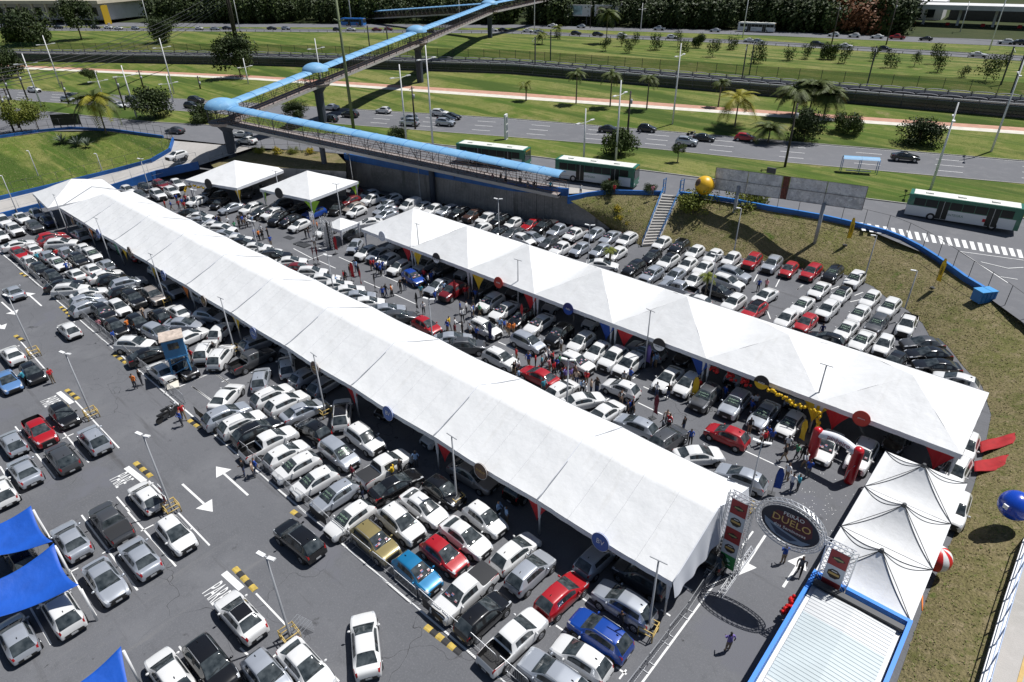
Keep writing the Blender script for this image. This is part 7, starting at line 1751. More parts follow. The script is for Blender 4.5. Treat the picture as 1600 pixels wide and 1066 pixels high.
# bus shelter roofs on the pavement
def shelter(a, b, label, zr=2.5, m=None, dep=1.5):
    a = Vector(a); b = Vector(b); t = empty('bus_shelter', a, math.atan2(b.y-a.y, b.x-a.x), label, 'bus shelter')
    L = (b-a).length; N = max(2, int(L/3))
    for k in range(N):
        mb = MB(); mb.grid(lambda u, v: (L*(k+u*.99)/N, -dep/2+dep*v, zr+.35*math.sin(v*math.pi)), 1, 8, m or SKYBLUE); mb.build('roof_panel', t)
    for k in range(N+1):
        pb_ = MB(); pb_.tube([(L*k/N, -dep*.4, 0), (L*k/N, -dep*.4, zr+.1)], .05, BLUESTEEL, 6); pb_.tube([(L*k/N, dep*.4, 0), (L*k/N, dep*.4, zr+.1)], .05, BLUESTEEL, 6); pb_.build('post', t)
    mb = MB(); mb.box((L/2, 0, .45), (L*.7, .4, .06), STEEL); mb.build('bench', t)
shelter((-28.18, 107.81, 4.29), (-23.60, 109.91, 4.24), 'small blue roofed bus shelter between highway and street', 2.3)
tp = (-81.62, 90.06, 4.5)
t = empty('totem_sign', tp, R(25), 'white totem sign with printed panels on the street verge', 'sign')
b = MB(); b.box((0,0,2.4), (.35,1.3,4.6), WHITEMETAL); b.build('case', t)
for k in range(3):
    b = MB(); b.box((.185 if True else 0,0,1.0+k*1.35), (.02,1.0,1.1), mat('totem_print', (.10,.13,.16), .4, var=.5, scale=3)); b.build('panel', t); b = MB(); b.box((-.185,0,1.0+k*1.35), (.02,1.0,1.1), mat('totem_print', (.1,.13,.16), .4)); b.build('panel', t)

# ================================================================= railway walls and fences
NOISE = mat('noise_wall_green', (.010,.032,.028), .25, var=.3, scale=.2); CAPM = mat('noise_wall_cap', (.40,.41,.43), .7); CAPD = mat('noise_wall_frame', (.07,.075,.08), .6)
def wall_run(name, line, h, label, step, base_m, cap_m, scallop=False, xlim=(-420, 40)):
    ln = [p for p in line if xlim[0] < p[0] < xlim[1]]
    tot = sum((Vector(b)-Vector(a)).length for a, b in zip(ln, ln[1:]))
    n = int(tot/step)
    pl = resample(ln, n); o_ = pl[0]
    t = empty(name, o_, 0, label, 'wall')
    for p, q in zip(pl, pl[1:]):
        d = q-p; L = d.length; a = math.atan2(d.y, d.x); c = (p+q)/2-o_
        mb = MB(); mb.box((c.x, c.y, c.z+h*.5-.2), (L-.12, .16, h+.0), base_m, a)
        mb.box((c.x, c.y, c.z+.1), (L, .3, .7), CAPD, a); mb.build('wall_panel', t)
        cb = MB()
        if scallop:
            u = d.normalized()
            cb.tube([p-o_+u*(L*k/8)+Vector((0,0,h-.1+.28*math.sin(k/8*math.pi)**.5)) for k in range(9)], .09, cap_m, 5)
        else: cb.box((c.x, c.y, c.z+h+.18), (L-.2, .3, .3), cap_m, a)
        cb.build('cap', t)
        pb_ = MB(); e = p-o_; pb_.box((e.x, e.y, e.z+h*.5), (.14, .3, h+.5), CAPD, a); pb_.build('post', t)
    return t
wall_run('noise_barrier', B['s7'], 2.1, 'dark green panelled noise barrier along the railway', 4.2, NOISE, CAPM)
wall_run('noise_barrier', [Vector(p).lerp(Vector(q), .55) for p, q in zip(B['s7'], B['s8'])], 1.3, 'pale scalloped inner barrier between the railway tracks', 4.2, CAPD, CAPM, True)
wall_run('noise_barrier', B['s8'], 1.2, 'pale scalloped outer barrier beyond the railway', 4.2, CAPM, CAPM, True)
rl = empty('railway_tracks', (0,0,0), 0, 'steel rails running along the ballast bed', 'railway')
for f in (.62, .7, .82, .9):
    mb = MB(); pl = [Vector(p).lerp(Vector(q), f)+Vector((0,0,.12)) for p, q in zip(B['s7'], B['s8'])]
    for p, q in zip(pl, pl[1:]): mb.bar(p, q, .1, STEEL)
    mb.build('rail', rl)
MESHG = bpy.data.materials.new('green_mesh'); MESHG.use_nodes = True
nt = MESHG.node_tree; bs = nt.nodes['Principled BSDF']; bs.inputs['Base Color'].default_value = (.02,.07,.03,1); bs.inputs['Roughness'].default_value = .8; bs.inputs['Alpha'].default_value = .5
ln = [Vector(p).lerp(Vector(q), .12) for p, q in zip(B['s8'], B['s9'])]
ln = [p for p in ln if -420 < p.x < 30]
pl = resample(ln, int(sum((b_-a_).length for a_, b_ in zip(ln, ln[1:]))/5))
t = empty('mesh_fence', pl[0], 0, 'green wire mesh fence between the railway and far grass', 'fence')
for p, q in zip(pl, pl[1:]):
    a_ = p-pl[0]; b_ = q-pl[0]
    mb = MB(); up = Vector((0,0,2.6)); mb.quad(a_, b_, b_+up, a_+up, MESHG); mb.build('mesh_panel', t)
    mb = MB(); mb.bar(a_, a_+up, .1, DKSTEEL); mb.build('post', t)
for nm in ('s3',):
    ln = [Vector(p).lerp(Vector(q), .93) for p, q in zip(B['s6'], B['s7'])]
    railing('trackside_railing', [tuple(p) for p in ln if -400 < p.x < 30], 1.2, 'thin dark railing at the foot of the noise barrier', 6, DKSTEEL, .04)
railing('road_guardrail', [tuple(Vector(p)+Vector((0,0,.0))) for p in B['s9'] if -400 < p[0] < 30], .8, 'dark guard rail on the near edge of the distant road', 4, DKSTEEL, .09, mid=False)
def catenary(pts, lab):
    c = pts
    t = empty('catenary_mast', c, R(20), lab, 'mast', 'railway masts')
    b = MB(); b.bar((0,0,0), (0,0,8.5), .28, CAPD); b.build('mast', t)
    b = MB(); b.bar((0,0,7.2), (0,-2.4,7.6), .1, STEEL); b.bar((0,0,8.2), (0,-2.4,7.6), .06, STEEL); b.build('bracket', t)
for i, c in enumerate([(-183.09, 138.14, 7), (-176.89, 140.65, 7), (-118.66, 142.89, 7), (-126.50, 159.29, 7), (-67.44, 157.43, 7), (-70.28, 168.02, 7), (-43.29, 170.11, 7), (-20.02, 185.47, 7), (-16.82, 176.54, 7)]):
    catenary(c, 'dark railway mast with white bracket, %s from the left' % ordn(i))

# ================================================================= buses
BGREEN = mat('bus_green', (.015,.14,.085), .35, coat=.3); BWHITE = mat('bus_white', (.62,.64,.66), .35, coat=.3); BROOF = mat('bus_roof', (.66,.67,.62), .6, var=.1, scale=1.5); BBLUE = mat('bus_blue', (.03,.17,.50), .35)
BUSGLASS = mat('bus_glass', (.008,.012,.012), .3, spec=.3)
def bus(c, a, label, main=BGREEN, low=BWHITE, roofm=BROOF, L=12.4):
    t = empty('city_bus', c, a, label, 'bus', 'city buses')
    h = L/2
    b = MB(); b.box((0,0,1.0), (L,2.5,1.3), low); b.box((h-.25,0,1.02), (.52,2.52,1.32), main); b.build('lower_body', t)
    b = MB(); b.box((0,0,2.28), (L-.1,2.44,1.25), main); b.build('upper_body', t)
    b = MB(); b.box((0,0,3.0), (L-.05,2.48,.22), main); b.box((0,0,3.13), (L-.9,2.2,.08), roofm); b.build('roof', t)
    for k in range(3):
        q = MB(); q.box((-4+k*3.6,0,3.24), (.9,.75,.14), roofm); q.build('roof_hatch', t)
    for s in (-1, 1):
        x = -h+.7
        k = 0
        doors = (2, 6) if s < 0 else ()
        while x < h-1.2:
            w = 1.35
            if k in doors:
                d_ = MB(); d_.box((x+w/2, s*1.262, 1.55), (w-.1,.03,2.3), BUSGLASS); d_.box((x+w/2, s*1.275, 1.55), (.05,.03,2.3), STEEL); d_.build('door', t)
            else:
                g_ = MB(); g_.box((x+w/2, s*1.228, 2.22), (w-.06,.03,.95), BUSGLASS); g_.build('window', t)
            x += w; k += 1
        for wx in (h-2.7, -h+3.0):
            w_ = MB(); w_.tube([(wx, s*1.0, .5), (wx, s*1.27, .5)], .5, TYRE, 18, smooth=False); w_.tube([(wx, s*1.2, .5), (wx, s*1.275, .5)], .27, RIM, 14, smooth=False); w_.build('wheel', t)
    g_ = MB(); g_.box((h+.005,0,2.05), (.03,2.25,1.35), CARGLASS); g_.build('windscreen', t)
    g_ = MB(); g_.box((h+.01,0,2.88), (.03,1.6,.22), mat('bus_display', (.35,.22,.03), .5)); g_.build('destination_display', t)
    g_ = MB(); g_.box((-h-.005,0,2.15), (.03,2.1,.9), CARGLASS); g_.build('rear_window', t)
    for s in (-1, 1):
        g_ = MB(); g_.box((h+.015, s*.95, .75), (.03,.4,.2), LAMPGLASS); g_.build('headlight', t)
        g_ = MB(); g_.box((-h-.015, s*1.0, .95), (.03,.25,.35), REDLAMP); g_.build('taillight', t)
    q = MB(); q.box((h*.42, -1.262, 1.05), (.55,.02,.4), CLOTH['r']); q.build('painted_emblem', t)
    o = link('lettering', text_mesh('INTEGRA', .42, BGREEN), t); o.rotation_euler = (R(90), 0, 0); o.location = (-.6, -1.262, 1.1)
bus((-72.77, 77.07, 4.5), R(16), 'green and white city bus half hidden behind the footbridge roof')
bus((-54.18, 79.61, 4.5), R(14.5), 'green and white city bus above the retaining wall')
bus((-9.97, 97.62, 3.53), R(9), 'green and white city bus at the right beside the crosswalk')
bus((-107.53, 256.82, 8.2), R(9), 'white bus with dark windows on the distant outer road', BWHITE, BWHITE, BROOF, 13)
bus((-257.93, 187.52, 8.2), R(22), 'blue bus on the distant road under the trees', BBLUE, BBLUE, BBLUE, 11)
SKYM = None

# ================================================================= vegetation
def crown_mesh(name, seed, m, n=4200, leaf=.44, lobes=13, flat=.8):
    rnd = random.Random(seed)
    cs = []
    for k in range(lobes):
        a = rnd.uniform(0, 6.283); r = rnd.uniform(.15, .62); z = rnd.uniform(-.35, .5)*flat
        cs.append((math.cos(a)*r, math.sin(a)*r, z, rnd.uniform(.28, .5)))
    mb = MB()
    for k in range(n):
        cx, cy, cz, cr = cs[rnd.randrange(lobes)]
        th = rnd.uniform(0, 6.283); ph = math.acos(rnd.uniform(-1, 1)); rr = cr*(rnd.random()**.33)*rnd.uniform(.85, 1.12)
        d = Vector((math.sin(ph)*math.cos(th), math.sin(ph)*math.sin(th), math.cos(ph)*flat))
        c = Vector((cx, cy, cz))+d*rr
        nr = (d+Vector((rnd.gauss(0,.7), rnd.gauss(0,.7), rnd.gauss(0,.5)+.35))).normalized()
        u = nr.orthogonal().normalized(); w = nr.cross(u)
        ang = rnd.uniform(0, 6.283); u2 = u*math.cos(ang)+w*math.sin(ang); w2 = nr.cross(u2)
        s = leaf*rnd.uniform(.06, .15)
        mb.quad(c-u2*s, c-w2*s*.55+nr*s*.15, c+u2*s, c+w2*s*.55+nr*s*.15, m)
    return mb.mesh(name)
CR = {'g': [crown_mesh('crown', 10+k, LEAF) for k in range(3)], 'd': [crown_mesh('crown_dark', 20+k, LEAFD) for k in range(3)], 'l': [crown_mesh('crown_light', 30+k, LEAFL, 2600) for k in range(2)], 'b': [crown_mesh('crown_rust', 40, LEAFBR)], 'y': [crown_mesh('shrub_yellow', 44, leafmat('yellow_shrub', (.42,.30,.01), (.20,.20,.02)), 600, .8)]}
CR['s'] = [crown_mesh('crown_sparse', 60+k, LEAF, 620, .6, 14, 1.0) for k in range(4)]
TR = MB(); TR.tube([(0,0,-.3),(.05,.02,.4),(-.02,.05,1.0)], [.10,.075,.045], BARK, 7)
for a in (.4, 2.3, 4.4): TR.tube([(0,.03,.75),(math.cos(a)*.22,math.sin(a)*.22,1.15),(math.cos(a)*.45,math.sin(a)*.45,1.5)], [.05,.035,.015], BARK, 5)
trunk_me = TR.mesh('trunk')
TREEN = []
def tree(c, h, r, kind, label, cat='tree', name='tree', squash=.8, grp=None):
    """h: height to the crown centre"""
    t = empty(name, c, random.uniform(0, 6), label, cat, grp)
    o = link('trunk', trunk_me, t); o.scale = (max(1, h*.35), max(1, h*.35), h)
    o = link('crown', random.choice(CR[kind]), t); o.location = (0, 0, h); o.scale = (r*1.3, r*1.3, r*1.3*squash/.8)
    return t
def bush(c, r, kind, label, name='shrub', grp=None):
    t = empty(name, c, random.uniform(0, 6), label, 'shrub', grp)
    o = link('foliage', random.choice(CR[kind]), t); o.location = (0, 0, r*.55); o.scale = (r*1.25, r*1.25, r*1.15)
    o = link('stem', trunk_me, t); o.scale = (r*.5, r*.5, r*.6)
def frond_mesh(name, m, L=1.0, droop=.7, leaf=22):
    mb = MB(); rnd = random.Random(3)
    pts = [Vector((L*s, 0, .35*math.sin(s*2.2)*L-droop*s*s*L)) for s in [k/8 for k in range(9)]]
    mb.tube(pts, [.018*(1-k/10) for k in range(9)], m, 4, cap=False)
    for k in range(leaf):
        s = .12+.86*k/leaf; i = min(7, int(s*8)); f = s*8-i; p = pts[i].lerp(pts[i+1], f)
        d = (pts[i+1]-pts[i]).normalized(); ll = L*.34*math.sin(math.pi*(.12+s*.82))
        for sg in (-1, 1):
            tip = p+d*ll*.55+Vector((0, sg*ll*.8, -ll*.35)); w = d*.028*L
            mb.quad(p-w, p+w, tip+w*.2, tip-w*.2, m)
    return mb.mesh(name)
FR = {'g': [frond_mesh('frond', PALMLEAF, 1, .55), frond_mesh('frond', PALMLEAF, 1, .95)], 'y': [frond_mesh('frond_y', PALMYEL, 1, .6), frond_mesh('frond_y', PALMYEL, 1, 1.0)], 'l': [frond_mesh('frond_l', LEAFL, 1, .6), frond_mesh('frond_l', LEAFL, 1, .9)]}
PT = MB(); PT.tube([(0,0,-.03),(0,0,.1),(.01,.01,.6),(0,0,1)], [.13,.10,.085,.07], PALMBARK, 8); ptrunk = PT.mesh('palm_trunk')
def palm(c, h, r, kind, label, n=20, two=None):
    t = empty('palm_tree', c, 0, label, 'palm', 'palm trees')
    o = link('trunk', ptrunk, t); o.scale = (1.6, 1.6, h)
    rnd = random.Random(int(c[0]*3))
    if 'cluster' in label: n = 40
    for k in range(n):
        kk = kind if not two or rnd.random() < .5 else two
        f_ = link('frond', FR[kk][k % 2], t); f_.location = (0, 0, h-.1); s = r*rnd.uniform(.85, 1.15)
        f_.rotation_euler = (rnd.uniform(-.25, .25), rnd.uniform(-.75, .35), k*2.399); f_.scale = (s, s, s)
palm((-149.10, 45.29, 4.4), 6.0, 4.6, 'y', 'yellow leaved palm on the grass island at upper left', 24, 'g')
PALMS = [((-87.35, 119.16, 5.6), 6.3, 2.2, 'g', 'leftmost of three slender palms beside the pink path'), ((-79.63, 120.80, 5.6), 6.6, 2.4, 'g', 'middle of three slender palms beside the pink path'), ((-72.20, 123.23, 5.6), 6.2, 2.2, 'g', 'rightmost of three slender palms beside the pink path'),
  ((-52.31, 122.22, 4.8), 5.2, 4.0, 'y', 'yellow green palm at the highway edge right of centre'), ((-61.70, 134.28, 5.9), 4.8, 1.9, 'g', 'small palm on the railway verge near the pale pole'), ((-98.19, 115.16, 5.9), 3.4, 1.8, 'l', 'small light palm beside the path at centre'),
  ((-132.69, 196.65, 7.8), 9.0, 4.2, 'g', 'tall palm on the far grass below the billboards'), ((-46.13, 133.93, 5.4), 5.0, 3.9, 'g', 'left palm of the dense dark palm cluster'), ((-43.83, 136.44, 5.4), 5.6, 4.1, 'g', 'middle palm of the dense dark palm cluster'), ((-41.02, 136.47, 5.4), 4.9, 3.8, 'g', 'right palm of the dense dark palm cluster'),
  ((-43.93, 118.07, 4.6), 2.0, 3.2, 'g', 'low dark palm at the highway edge'), ((-27.85, 64.33, 0), 2.4, 1.0, 'l', 'light green young palm among cars below the bank'), ((-40.92, 64.11, 0), 2.2, .9, 'l', 'light green young palm behind the far tent row'), ((-158.03, 202.49, 7.8), 3.4, 2.0, 'l', 'pale small palm on the far grass'), ((-149.20, 183.28, 7.6), 3.4, 2.0, 'l', 'pale young palm near the far fence')]
for a in PALMS: palm(*a)
tree((-163.71, 34.68, 4.5), 3.6, 3.2, 'l', 'light green leafy tree at the left edge by the street'); tree((-161.48, 37.13, 4.5), 3.4, 2.4, 'l', 'thin light green tree beside the blue wall at left')
tree((-154.06, 57.17, 4.5), 3.2, 4.0, 'd', 'dense dark green tree on the street verge at left', squash=.75)
bush((-141.67, 62.10, 4.5), 2.9, 'd', 'dark rounded shrub beside the footbridge dome')
tree((-238.83, 53.18, 5.2), 4.2, 4.6, 'd', 'dark tree on the highway verge at the left edge'); tree((-209.97, 64.07, 5.2), 2.6, 2.0, 'g', 'small tree on the highway verge at left'); tree((-181.94, 92.70, 6.5), 5.5, 5.6, 'd', 'broad dark tree beside the railway left of the green mast')
tree((-307.27, 79.61, 7.6), 5.2, 8.5, 'd', 'big dark tree on the far grass at left'); tree((-308.40, 74.12, 7.6), 3.4, 5.0, 'g', 'lower tree beside the big dark tree at far left'); tree((-306.40, 95.08, 7.6), 9.0, 6.5, 'd', 'tall ragged tree on the far grass at upper left'); tree((-268.85, 110.58, 7.6), 4.6, 5.2, 'd', 'round tree on the far grass near the guard rail')
bush((-130.42, 77.06, 4.5), 2.6, 'd', 'dark palm like shrub under the footbridge'); bush((-97.85, 77.88, 4.5), 1.8, 'd', 'small dark shrub on the verge beside the ramp')
tree((-59.09, 93.44, 4.5), 2.3, 3.0, 'g', 'bushy green tree on the verge below the highway', squash=.9); tree((-49.72, 95.99, 4.5), 2.4, 1.0, 'g', 'thin sapling on the verge right of the bushy tree')
tree((-39.10, 121.88, 4.6), 2.6, 2.7, 'd', 'dark bushy tree at the highway edge beside the palms', squash=1.1); tree((-34.15, 129.16, 5.2), 2.0, 2.4, 'g', 'small green tree on the verge right of the palms'); bush((-22.96, 130.76, 4.8), 3.4, 'd', 'dark round shrub on the highway verge at right')
FARS = [(-150.33, 184.67, 7.4), (-152.85, 196.26, 7.4), (-122.45, 181.40, 7.3), (-124.39, 193.22, 7.5), (-123.08, 199.12, 7.6), (-114.34, 181.75, 7.3), (-110.65, 191.48, 7.3), (-109.53, 202.43, 7.6), (-101.72, 192.37, 7.3), (-102.66, 203.32, 7.6), (-90.46, 188.57, 7.3), (-92.06, 205.08, 7.6), (-75.13, 184.35, 7.3), (-70.43, 192.66, 7.4), (-67.38, 198.42, 7.5), (-62.72, 200.82, 7.6), (-56.80, 196.67, 7.4), (-51.86, 204.68, 7.7), (-45.36, 195.03, 7.3), (-41.10, 200.31, 7.5), (-38.08, 207.47, 7.7), (-34.51, 194.24, 7.3), (-28.29, 190.73, 7.3), (-23.43, 187.83, 7.3), (-23.28, 205.19, 7.7)]
for i, c in enumerate(FARS):
    rr = random.uniform(1.3, 2.4)
    tree(c, random.uniform(1.9, 3.2), rr, random.choice('sssg'), 'small tree on the far grass slope, %s from the left' % ordn(i), squash=random.uniform(.9, 1.3), grp='young trees on the far grass')
bush(onbank((-38.45, 80.56, 3.0)), 2.6, 'l', 'bright green shrub on the bank under the yellow balloon'); bush(onbank((-33.00, 85.69, 3.0)), 2.7, 'l', 'bright green shrub on the bank behind the billboard post')
for i, c in enumerate([(-47.36, 75.40, 2.6), (-45.85, 76.42, 2.0), (-46.54, 74.60, 1.6), (-45.38, 74.70, 1.0)]): bush(c, .75, 'y', 'yellow flowering shrub left of the stairs, %s from the top' % ordn(i), 'yellow_shrub', 'yellow shrubs')
for i, c in enumerate([(-110.88, 56.84, 4.2), (-107.85, 58.70, 4.2), (-105.68, 60.43, 4.2), (-102.96, 62.04, 4.2)]): bush(c, 1.0, 'y' if i % 2 else 'l', 'yellow green shrub above the pyramid tents, %s from the left' % ordn(i), 'yellow_shrub', 'yellow green shrubs')
for i, c in enumerate([(-110.24, 57.92, 3.4), (-107.21, 59.79, 3.4), (-104.94, 61.60, 3.4), (-102.31, 62.63, 3.4)]): bush(c, .95, 'g', 'low green shrub on the dry patch above the tents, %s from left' % ordn(i), 'shrub', 'low shrubs')
bush((-50.06, 77.10, 4.4), 1.4, 'd', 'flowering dark shrub on the blue wall left of the stairs'); bush((-45.44, 80.47, 4.4), 1.0, 'd', 'small dark shrub beside the stair top')
def agave(c, r, label):
    t = empty('agave_plant', c, 0, label, 'agave', 'agaves')
    mb = MB(); mb.grid(lambda u, v: (u, (v-.5)*.16*(1-u**2), .35*u-.25*u*u), 5, 2, AGAVE); me = mb.mesh('agave_leaf'); rnd = random.Random(int(r*10))
    for k in range(26):
        o = link('leaf', me, t); o.rotation_euler = (0, -rnd.uniform(.1, 1.2), k*2.4); o.scale = (r, r, r)
agave((-150.54, 37.58, 3.9), 1.9, 'left grey green agave on the grass island'); agave((-146.74, 39.10, 3.7), 1.9, 'middle grey green agave on the grass island'); agave((-144.62, 40.05, 3.6), 1.7, 'right grey green agave beside the palm shadow')
# wooded slope behind the roads
WD = MB()
def wood(name, spots, m1, seed, kind='stuff'):
    rnd = random.Random(seed); mb = MB()
    for (x, y, z, r) in spots:
        for k in range(int(760)):
            th = rnd.uniform(0, 6.283); ph = math.acos(rnd.uniform(-.75, 1)); rr = r*rnd.uniform(.6, 1.05)*(1+.25*math.sin(th*5+x))
            d = Vector((math.sin(ph)*math.cos(th), math.sin(ph)*math.sin(th), math.cos(ph)))
            c = Vector((x, y, z))+Vector((d.x*rr, d.y*rr, d.z*rr*1.1))
            nr = (d+Vector((rnd.gauss(0,.6), rnd.gauss(0,.6), rnd.gauss(0,.4)+.3))).normalized(); u = nr.orthogonal().normalized(); w = nr.cross(u); s = rnd.uniform(.28, .75)
            mb.quad(c-u*s, c-w*s*.7, c+u*s, c+w*s*.7, m1)
    return mb.build(name, None, kind=kind)
rnd = random.Random(77)
s12 = resample([Vector(p) for p in B['s12']], 700)
spots = []; spb = []
for p, q in zip(s12, s12[1:]):
    key = left_key(p.x, p.y, 8)
    if not (-.70 < key < .62) or rnd.random() < (.45 if key > -.1 else .62): continue
    n_ = Vector((-(q-p).y, (q-p).x, 0)).normalized()
    if key < -.56 or math.sin(key*37+1.3) > .93: continue
    for dd in (5, 13, 24, 40):
        if rnd.random() < .12: continue
        r = rnd.uniform(3.2, 6.5); c = p+n_*(dd+rnd.uniform(-2, 4))
        (spb if .47 < key < .56 and dd < 30 and rnd.random() < .45 else spots).append((c.x, c.y, 8.0+r*.55+dd*.16+rnd.uniform(0, 3.5), r))
w_ = wood('distant_wood', spots, LEAFD, 1); w_['label'] = 'dark wood covering the slope behind the roads'
w_ = wood('distant_wood_light', spots[::4], LEAF, 4); w_['label'] = 'lighter green crowns among the dark wood'
if spb:
    w_ = wood('rusty_wood', spb, LEAFBR, 2); w_['label'] = 'rust brown trees at the right end of the wood'

# ================================================================= distant buildings and hoardings
def far_frame(c, rz, name, label, cat): return empty(name, c, rz, label, cat)
CREAM = mat('cream_render', (.52,.47,.36), .8, var=.1, scale=.2); WREND = mat('white_render', (.62,.62,.62), .8, var=.1, scale=.2); DGLASS = mat('dark_window', (.02,.025,.03), .15)
c = (-404.09, 104.81, 8.3)
t = far_frame(c, R(28), 'office_building', 'cream slab building with dark ground floor at the upper left corner', 'building')
b = MB(); b.box((-20,22,5), (120,30,7), WREND); b.build('wall', t)
b = MB(); b.box((-20,20,9.4), (126,40,1.4), CREAM); b.build('roof_slab', t)
for k in range(14):
    b = MB(); b.box((-72+k*8,6.9,5), (6,.3,3.6), DGLASS); b.build('window', t)
for k in range(15):
    b = MB(); b.box((-76+k*8,1.5,4.2), (1,1,9), CREAM); b.build('column', t)
b = MB(); b.box((-10,30,13.5), (60,20,6), WREND); b.build('upper_floor', t)
for k in range(9):
    b = MB(); b.box((-36+k*6,19.8,13.5), (3.5,.3,3), DGLASS); b.build('window', t)
c = (-389.54, 129.84, 8.3)
t = far_frame(c, R(26), 'kiosk_building', 'white kiosk with glass front right of the cream building', 'building')
b = MB(); b.box((0,8,4), (12,10,8), WREND); b.build('wall', t); b = MB(); b.box((0,2.9,4), (9,.3,5), DGLASS); b.build('window', t); b = MB(); b.box((0,8,8.3), (14,12,.7), WREND); b.build('roof', t)
c = (-367.62, 127.71, 8.3); b = MB(); b.box((0,0,4), (.5,3,8), mat('yellow_sign', (.62,.40,.02), .6)); b.box((0,0,.3), (1,1,.6), CONCRETE); o = b.build('yellow_totem'); o.location = c; tag(o, 'yellow totem sign beside the distant road at left', 'sign')
c = (-49.85, 298.42, 8.3)
t = far_frame(c, R(5), 'petrol_station', 'petrol station with long white canopy at the upper right', 'petrol station')
b = MB(); b.box((4,8,7.2), (62,14,1.5), WREND); b.build('canopy', t)
for k in range(6):
    b = MB(); b.box((-24+k*11,6,3.3), (.8,.8,6.6), WREND); b.build('column', t)
b = MB(); b.box((-20,26,4), (22,12,8), WREND); b.build('shop', t); b = MB(); b.box((8,28,3), (30,10,6), DKSTEEL); b.build('workshop', t)
for k in range(4):
    b = MB(); b.box((-16+k*11,6,1), (1.2,.7,2), CLOTH['r']); b.build('fuel_pump', t)
for k in range(4):
    b = MB(); b.box((-27+k*4.6,19.85,4), (3,.3,3), DGLASS); b.build('window', t)
strip('petrol_forecourt', [(-64.89, 271.41, 8.24), (-48.19, 270.73, 8.24), (-26.78, 268.13, 8.24), (-10.92, 265.63, 8.24)], [(-72.81, 301.41, 8.24), (-56.62, 311.71, 8.24), (-32.99, 315.50, 8.24), (-14.76, 316.77, 8.24)], ROAD, 2)
for k, (px, w, cl) in enumerate(((904, 9.5, (.30,.42,.45)), (948, 10.5, (.62,.52,.46)))):
    c = ((-176.74, 240.93, 8.3), (-165.41, 244.85, 8.3))[k]
    t = empty('hoarding', c, R(14), ('left', 'right')[k]+' of two white advertising hoardings before the wood', 'hoarding', 'advertising hoardings')
    b = MB(); b.box((0,0,5.6), (w+.6,.3,4.2), WREND); b.build('frame', t)
    b = MB(); b.box((-w*.15,-.17,5.6), (w*.6,.06,3.2), mat('hoarding_print_%d' % k, cl, .6, var=.6, scale=.5)); b.build('poster', t)
    for s in (-1, 1):
        b = MB(); b.box((s*w*.35,.3,1.8), (.35,.35,3.8), DKSTEEL); b.build('post', t)

# ================================================================= people
def skin_body(name, J, E, root=0):
    """J: list of (x,y,z,r); E: edges -> one continuous skinned mesh, coloured by zone"""
    me = bpy.data.meshes.new('tmp'); me.from_pydata([j[:3] for j in J], E, []); me.update()
    o = bpy.data.objects.new('tmp', me); COL.objects.link(o)
    md = o.modifiers.new('skin', 'SKIN'); md.use_smooth_shade = True
    sl = me.skin_vertices[0].data
    for i, j in enumerate(J): sl[i].radius = (j[3], j[4] if len(j) > 4 else j[3])
    sl[root].use_root = True
    ss = o.modifiers.new('sub', 'SUBSURF'); ss.levels = 1; ss.render_levels = 1
    dg = bpy.context.evaluated_depsgraph_get()
    m = bpy.data.meshes.new_from_object(o.evaluated_get(dg)); bpy.data.objects.remove(o)
    m.name = name
    return m
def person_mesh(name, la, ra, ll, rl, lean=0):
    """arms: (elbow, hand) for left/right; legs: (knee, foot)"""
    J = [(0,0,.95,.125,.16),(lean*.3,0,1.15,.12,.155),(lean*.7,0,1.36,.115,.175),(lean,0,1.48,.06),(lean,0,1.56,.055),(lean+.01,0,1.63,.088,.085),(lean+.01,0,1.72,.082,.078)]
    E = [(0,1),(1,2),(2,3),(3,4),(4,5),(5,6)]
    for s, (el, ha) in ((1, la), (-1, ra)):
        i = len(J); J += [(lean*.85, s*.20, 1.42, .058), (*el, .045), (*ha, .034), (ha[0]+.03, ha[1], ha[2]-.09, .036)]
        E += [(2, i), (i, i+1), (i+1, i+2), (i+2, i+3)]
    for s, (kn, fo) in ((1, ll), (-1, rl)):
        i = len(J); J += [(0, s*.09, .86, .095), (*kn, .068), (fo[0], fo[1], .09, .048), (fo[0]+.14, fo[1], .04, .042)]
        E += [(0, i), (i, i+1), (i+1, i+2), (i+2, i+3)]
    m = skin_body(name, J, E)
    zs = []
    for p in m.polygons:
        c = p.center
        z = c.z; k = 2
        arm = abs(c.y) > .17 and z < 1.5
        if z < .10: k = 4
        elif z > 1.655 or (z > 1.57 and c.x < lean-.02): k = 1
        elif z > 1.475: k = 0
        elif arm and z > .55 and (z < 1.2 or c.x > .22): k = 0
        elif z < .95: k = 3
        zs.append(k)
    m.materials.clear()
    for q in range(5): m.materials.append(None)
    m.polygons.foreach_set('material_index', zs); m.update()
    return m
PM = [person_mesh('person_standing', ((-.02,.27,1.16),(.05,.27,.93)), ((-.02,-.27,1.16),(.05,-.27,.93)), ((.02,.10,.48),(0,.11,0)), ((.02,-.10,.48),(0,-.11,0))),
      person_mesh('person_walking', ((-.14,.26,1.18),(-.12,.27,.96)), ((.10,-.26,1.17),(.25,-.24,1.0)), ((.16,.09,.50),(.22,.09,0)), ((-.02,-.09,.47),(-.30,-.09,0)), .03),
      person_mesh('person_pointing', ((.06,.26,1.2),(.28,.18,1.18)), ((-.03,-.28,1.17),(.02,-.28,.94)), ((.02,.12,.48),(0,.14,0)), ((.03,-.09,.48),(.05,-.10,0)), .02),
      person_mesh('person_phone', ((.06,.24,1.18),(.26,.10,1.25)), ((.06,-.24,1.18),(.26,-.08,1.22)), ((.02,.09,.48),(0,.10,0)), ((.02,-.09,.48),(-.04,-.10,0)), .02)]
